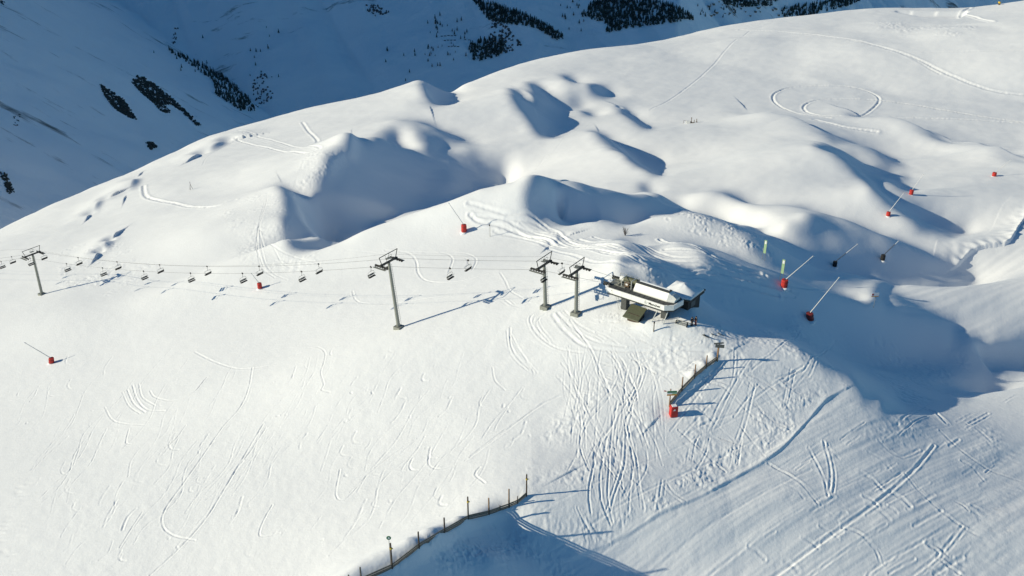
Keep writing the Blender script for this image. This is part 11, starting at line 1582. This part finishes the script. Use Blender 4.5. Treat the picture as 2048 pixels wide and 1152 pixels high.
# scrub and wood patches that read as one mass each
for name, pix, n, kind, lb, cat in (
  ('scrub_patch', [(197, 167), (212, 176), (248, 200), (262, 222), (273, 240), (258, 236), (232, 220), (214, 200), (205, 183)], 240, 'scrub', 'left of the two long dark scrub strips slanting down the shaded mountainside', 'scrub'),
  ('scrub_patch', [(263, 165), (275, 152), (292, 158), (315, 175), (335, 190), (360, 212), (385, 236), (402, 252), (392, 252), (365, 226), (340, 208), (332, 212), (340, 226), (325, 226), (305, 206), (280, 184)], 420, 'scrub', 'right and longer of the two dark scrub strips slanting down the shaded mountainside', 'scrub'),
  ('scrub_patch', [(0, 345), (14, 350), (28, 385), (16, 388), (5, 362)], 60, 'scrub', 'small dark scrub patch on the mountainside at the left edge', 'scrub'),
  ('scrub_patch', [(292, 286), (304, 284), (314, 294), (298, 300)], 40, 'scrub', 'small dark scrub patch just above the lit skyline, below the scrub strips', 'scrub'),
  ('wood_belt', [(335, 98), (365, 112), (400, 128), (420, 140), (445, 150), (480, 180), (500, 200), (512, 224), (480, 222), (455, 205), (432, 190), (425, 160), (405, 148), (370, 122), (340, 106)], 260, 'conifer', 'belt of dark trees running down the gully between the two shaded mountainsides', 'wood'),
  ('wood_belt', [(935, 92), (965, 80), (990, 78), (1012, 92), (1002, 112), (960, 124), (945, 120)], 110, 'conifer', 'dark wood on the rocky rib touching the lit skyline at top centre', 'wood'),
  ('wood_belt', [(945, 0), (985, 10), (1020, 20), (1065, 38), (1105, 58), (1130, 78), (1110, 82), (1075, 58), (1040, 52), (1000, 48), (975, 40)], 330, 'conifer', 'dark wooded rib slanting across the snowy slope at top centre', 'wood'),
  ('wood_belt', [(1165, 34), (1180, 10), (1200, 0), (1300, 0), (1345, 12), (1395, 40), (1340, 48), (1270, 56), (1210, 68), (1215, 50)], 620, 'conifer', 'large dense dark conifer wood behind the skyline right of top centre', 'wood'),
  ('wood_belt', [(1560, 20), (1640, 6), (1700, -6), (1730, 0), (1700, 12), (1600, 36), (1570, 40)], 160, 'conifer', 'strip of dark conifers along the valley edge near the top right', 'wood'),
  ('wood_belt', [(1440, 0), (1500, -4), (1560, 0), (1540, 14), (1480, 16), (1450, 12)], 110, 'conifer', 'dark wood on the valley floor beside the far houses', 'wood')):
    mb = MB(); d0 = None
    for k in range(int(n*1.7)):
        p = far_spot(*in_poly(pix)); m_ = dist(p)/1900.0
        if kind == 'scrub': clump(mb, p, m_*rnd.uniform(1.2, 2.6), m_*rnd.uniform(1.5, 3.4))
        else: fir(mb, p, m_*rnd.uniform(5, 11), m_*rnd.uniform(1.4, 2.6), 6)
    o = mb.build(name, M['scrub' if kind == 'scrub' else 'conifer'])
    tag(o, lb, cat, None, 'stuff')
# single trees dotted over the far slopes
def tree_proto():
    t = thing('fir_tree', 'x', 'tree', (0, 0, 0), 0, 'single trees on the far slopes')
    m_ = MB(); fir(m_, Vector((0, 0, 0)), 1.0, 0.22, 7); m_.build('crown', M['conifer'], t)
    MB().tube((0, 0, -0.1), (0, 0, 0.3), 0.03, 0.02, 5).build('trunk', M['bark'], t)
    return t
tp = None
BELT = [((845, 30), (880, 70), 9, 'small dark fir scattered on the snowy slope left of the avalanche barriers'),
        ((770, 90), (860, 165), 12, 'small dark fir on the blue shaded snow just above the lit knoll skyline'),
        ((850, 40), (935, 135), 34, 'small dark fir dotted among the avalanche barriers on the shaded slope'),
        ((300, 60), (420, 150), 10, 'small dark fir at the upper edge of the shaded gully'),
        ((500, 50), (560, 200), 14, 'small dark fir on the steep shaded slope right of the gully wood'),
        ((1110, 0), (1170, 70), 22, 'small dark fir on the white slope left of the large conifer wood'),
        ((1395, 10), (1480, 36), 18, 'small dark fir on the valley side right of the large conifer wood')]
for (a_, b_, n, lb) in BELT:
    for k in range(n):
        p = far_spot(rnd.uniform(a_[0], b_[0]), rnd.uniform(a_[1], b_[1])); m_ = dist(p)/1900.0
        if tp is None: t = tp = tree_proto()
        else: t = copy_tree(tp)
        h = m_*rnd.uniform(4.5, 10)
        t.location = p; t.scale = (h, h, h); t.rotation_euler = (0, 0, rnd.uniform(0, 6))
        t['label'] = lb; t['group'] = lb.replace('small dark fir', 'small dark firs')
# rock outcrops
def rocks(pix, n, lb, big):
    mb = MB()
    for k in range(n):
        p = far_spot(*in_poly(pix)); m_ = dist(p)/1900.0
        q = bmesh.ops.create_icosphere(mb.bm, subdivisions=1, radius=1.0)
        sx, sy, sz = m_*rnd.uniform(1.0, big), m_*rnd.uniform(1.5, big), m_*rnd.uniform(1.5, big*1.3)
        for v_ in q['verts']: v_.co = Vector((v_.co.x*sx, v_.co.y*sy, v_.co.z*sz))*rnd.uniform(0.75, 1.25)+p
    tag(mb.build('rock_outcrop', M['rock']), lb, 'rock outcrop', None, 'stuff')
rocks([(730, 12), (745, 10), (775, 20), (780, 26), (765, 30), (750, 34), (738, 26)], 46, 'dark rock outcrop high on the shaded slope at the top, left of centre', 3.2)
rocks([(975, 30), (1010, 40), (1030, 70), (1045, 92), (1020, 105), (985, 112), (950, 122), (942, 100), (975, 85), (985, 60)], 170, 'broken dark rock band just above the lit skyline at top centre', 4.0)
rocks([(505, 165), (525, 140), (545, 150), (548, 190), (530, 215), (508, 215)], 60, 'scattered dark rocks in the gullies right of the gully wood', 2.6)
rocks([(25, 235), (42, 225), (36, 250), (30, 262)], 14, 'few small dark rocks on the shaded face near the left edge', 2.0)
rocks([(0, 0), (12, 4), (10, 12), (0, 8)], 10, 'few small dark rocks in the top left corner', 2.4)
rocks([(350, 58), (358, 56), (350, 88), (342, 90)], 18, 'thin line of dark rocks beside the gully at top left', 2.2)
# avalanche barriers
bpz = None
for k, (u, v) in enumerate([(884+i*6.5, 73-i*0.3) for i in range(5)]+[(890+i*6.5, 82-i*0.3) for i in range(4)]+[(898+i*6, 94) for i in range(4)]+[(930, 80), (938, 81)]):
    p = far_spot(u, v); m_ = dist(p)/1900.0
    if bpz is None:
        t = bpz = thing('avalanche_barrier', 'x', 'barrier', (0, 0, 0), 0, 'avalanche barriers on the far slope')
        MB().box((0, 0, 0.5), (5.0, 0.3, 1.6), Matrix.Rotation(-0.3, 3, 'X')).build('panel', M['dark_steel'], t)
        MB().tube((-1.8, 1.6, -0.4), (-1.8, 0, 1.0), 0.15, n=5).tube((1.8, 1.6, -0.4), (1.8, 0, 1.0), 0.15, n=5).build('strut', M['dark_steel'], t)
    else: t = copy_tree(bpz)
    t.location = p; t.scale = (m_, m_, m_)
    row = 'upper' if k < 5 else 'middle' if k < 9 else 'lower' if k < 13 else 'short right-hand'
    t['label'] = 'dark avalanche barrier in the %s row on the far shaded slope' % row; t['group'] = '%s row of avalanche barriers' % row
# village
hz = None
for k in range(34):
    u = rnd.uniform(1415, 1560); v = rnd.uniform(4, 34)
    p = far_spot(u, v); m_ = dist(p)/1900.0
    if hz is None:
        t = hz = thing('village_house', 'tiny dark house with a snow covered roof on the far valley floor', 'house', (0, 0, 0), 0, 'village houses on the valley floor')
        MB().box((0, 0, 0.4), (1.0, 0.8, 1.0)).build('wall', M['house'], t)
        MB().prism([(-0.52, 0.9), (0, 1.35), (0.52, 0.9)], -0.6, 0.6).build('roof', M['far_snow'], t)
    else: t = copy_tree(hz)
    sz = m_*rnd.uniform(2.5, 5)
    t.location = p; t.scale = (sz*rnd.uniform(0.8, 1.4), sz, sz*0.8); t.rotation_euler = (0, 0, rnd.uniform(0, 3.1))
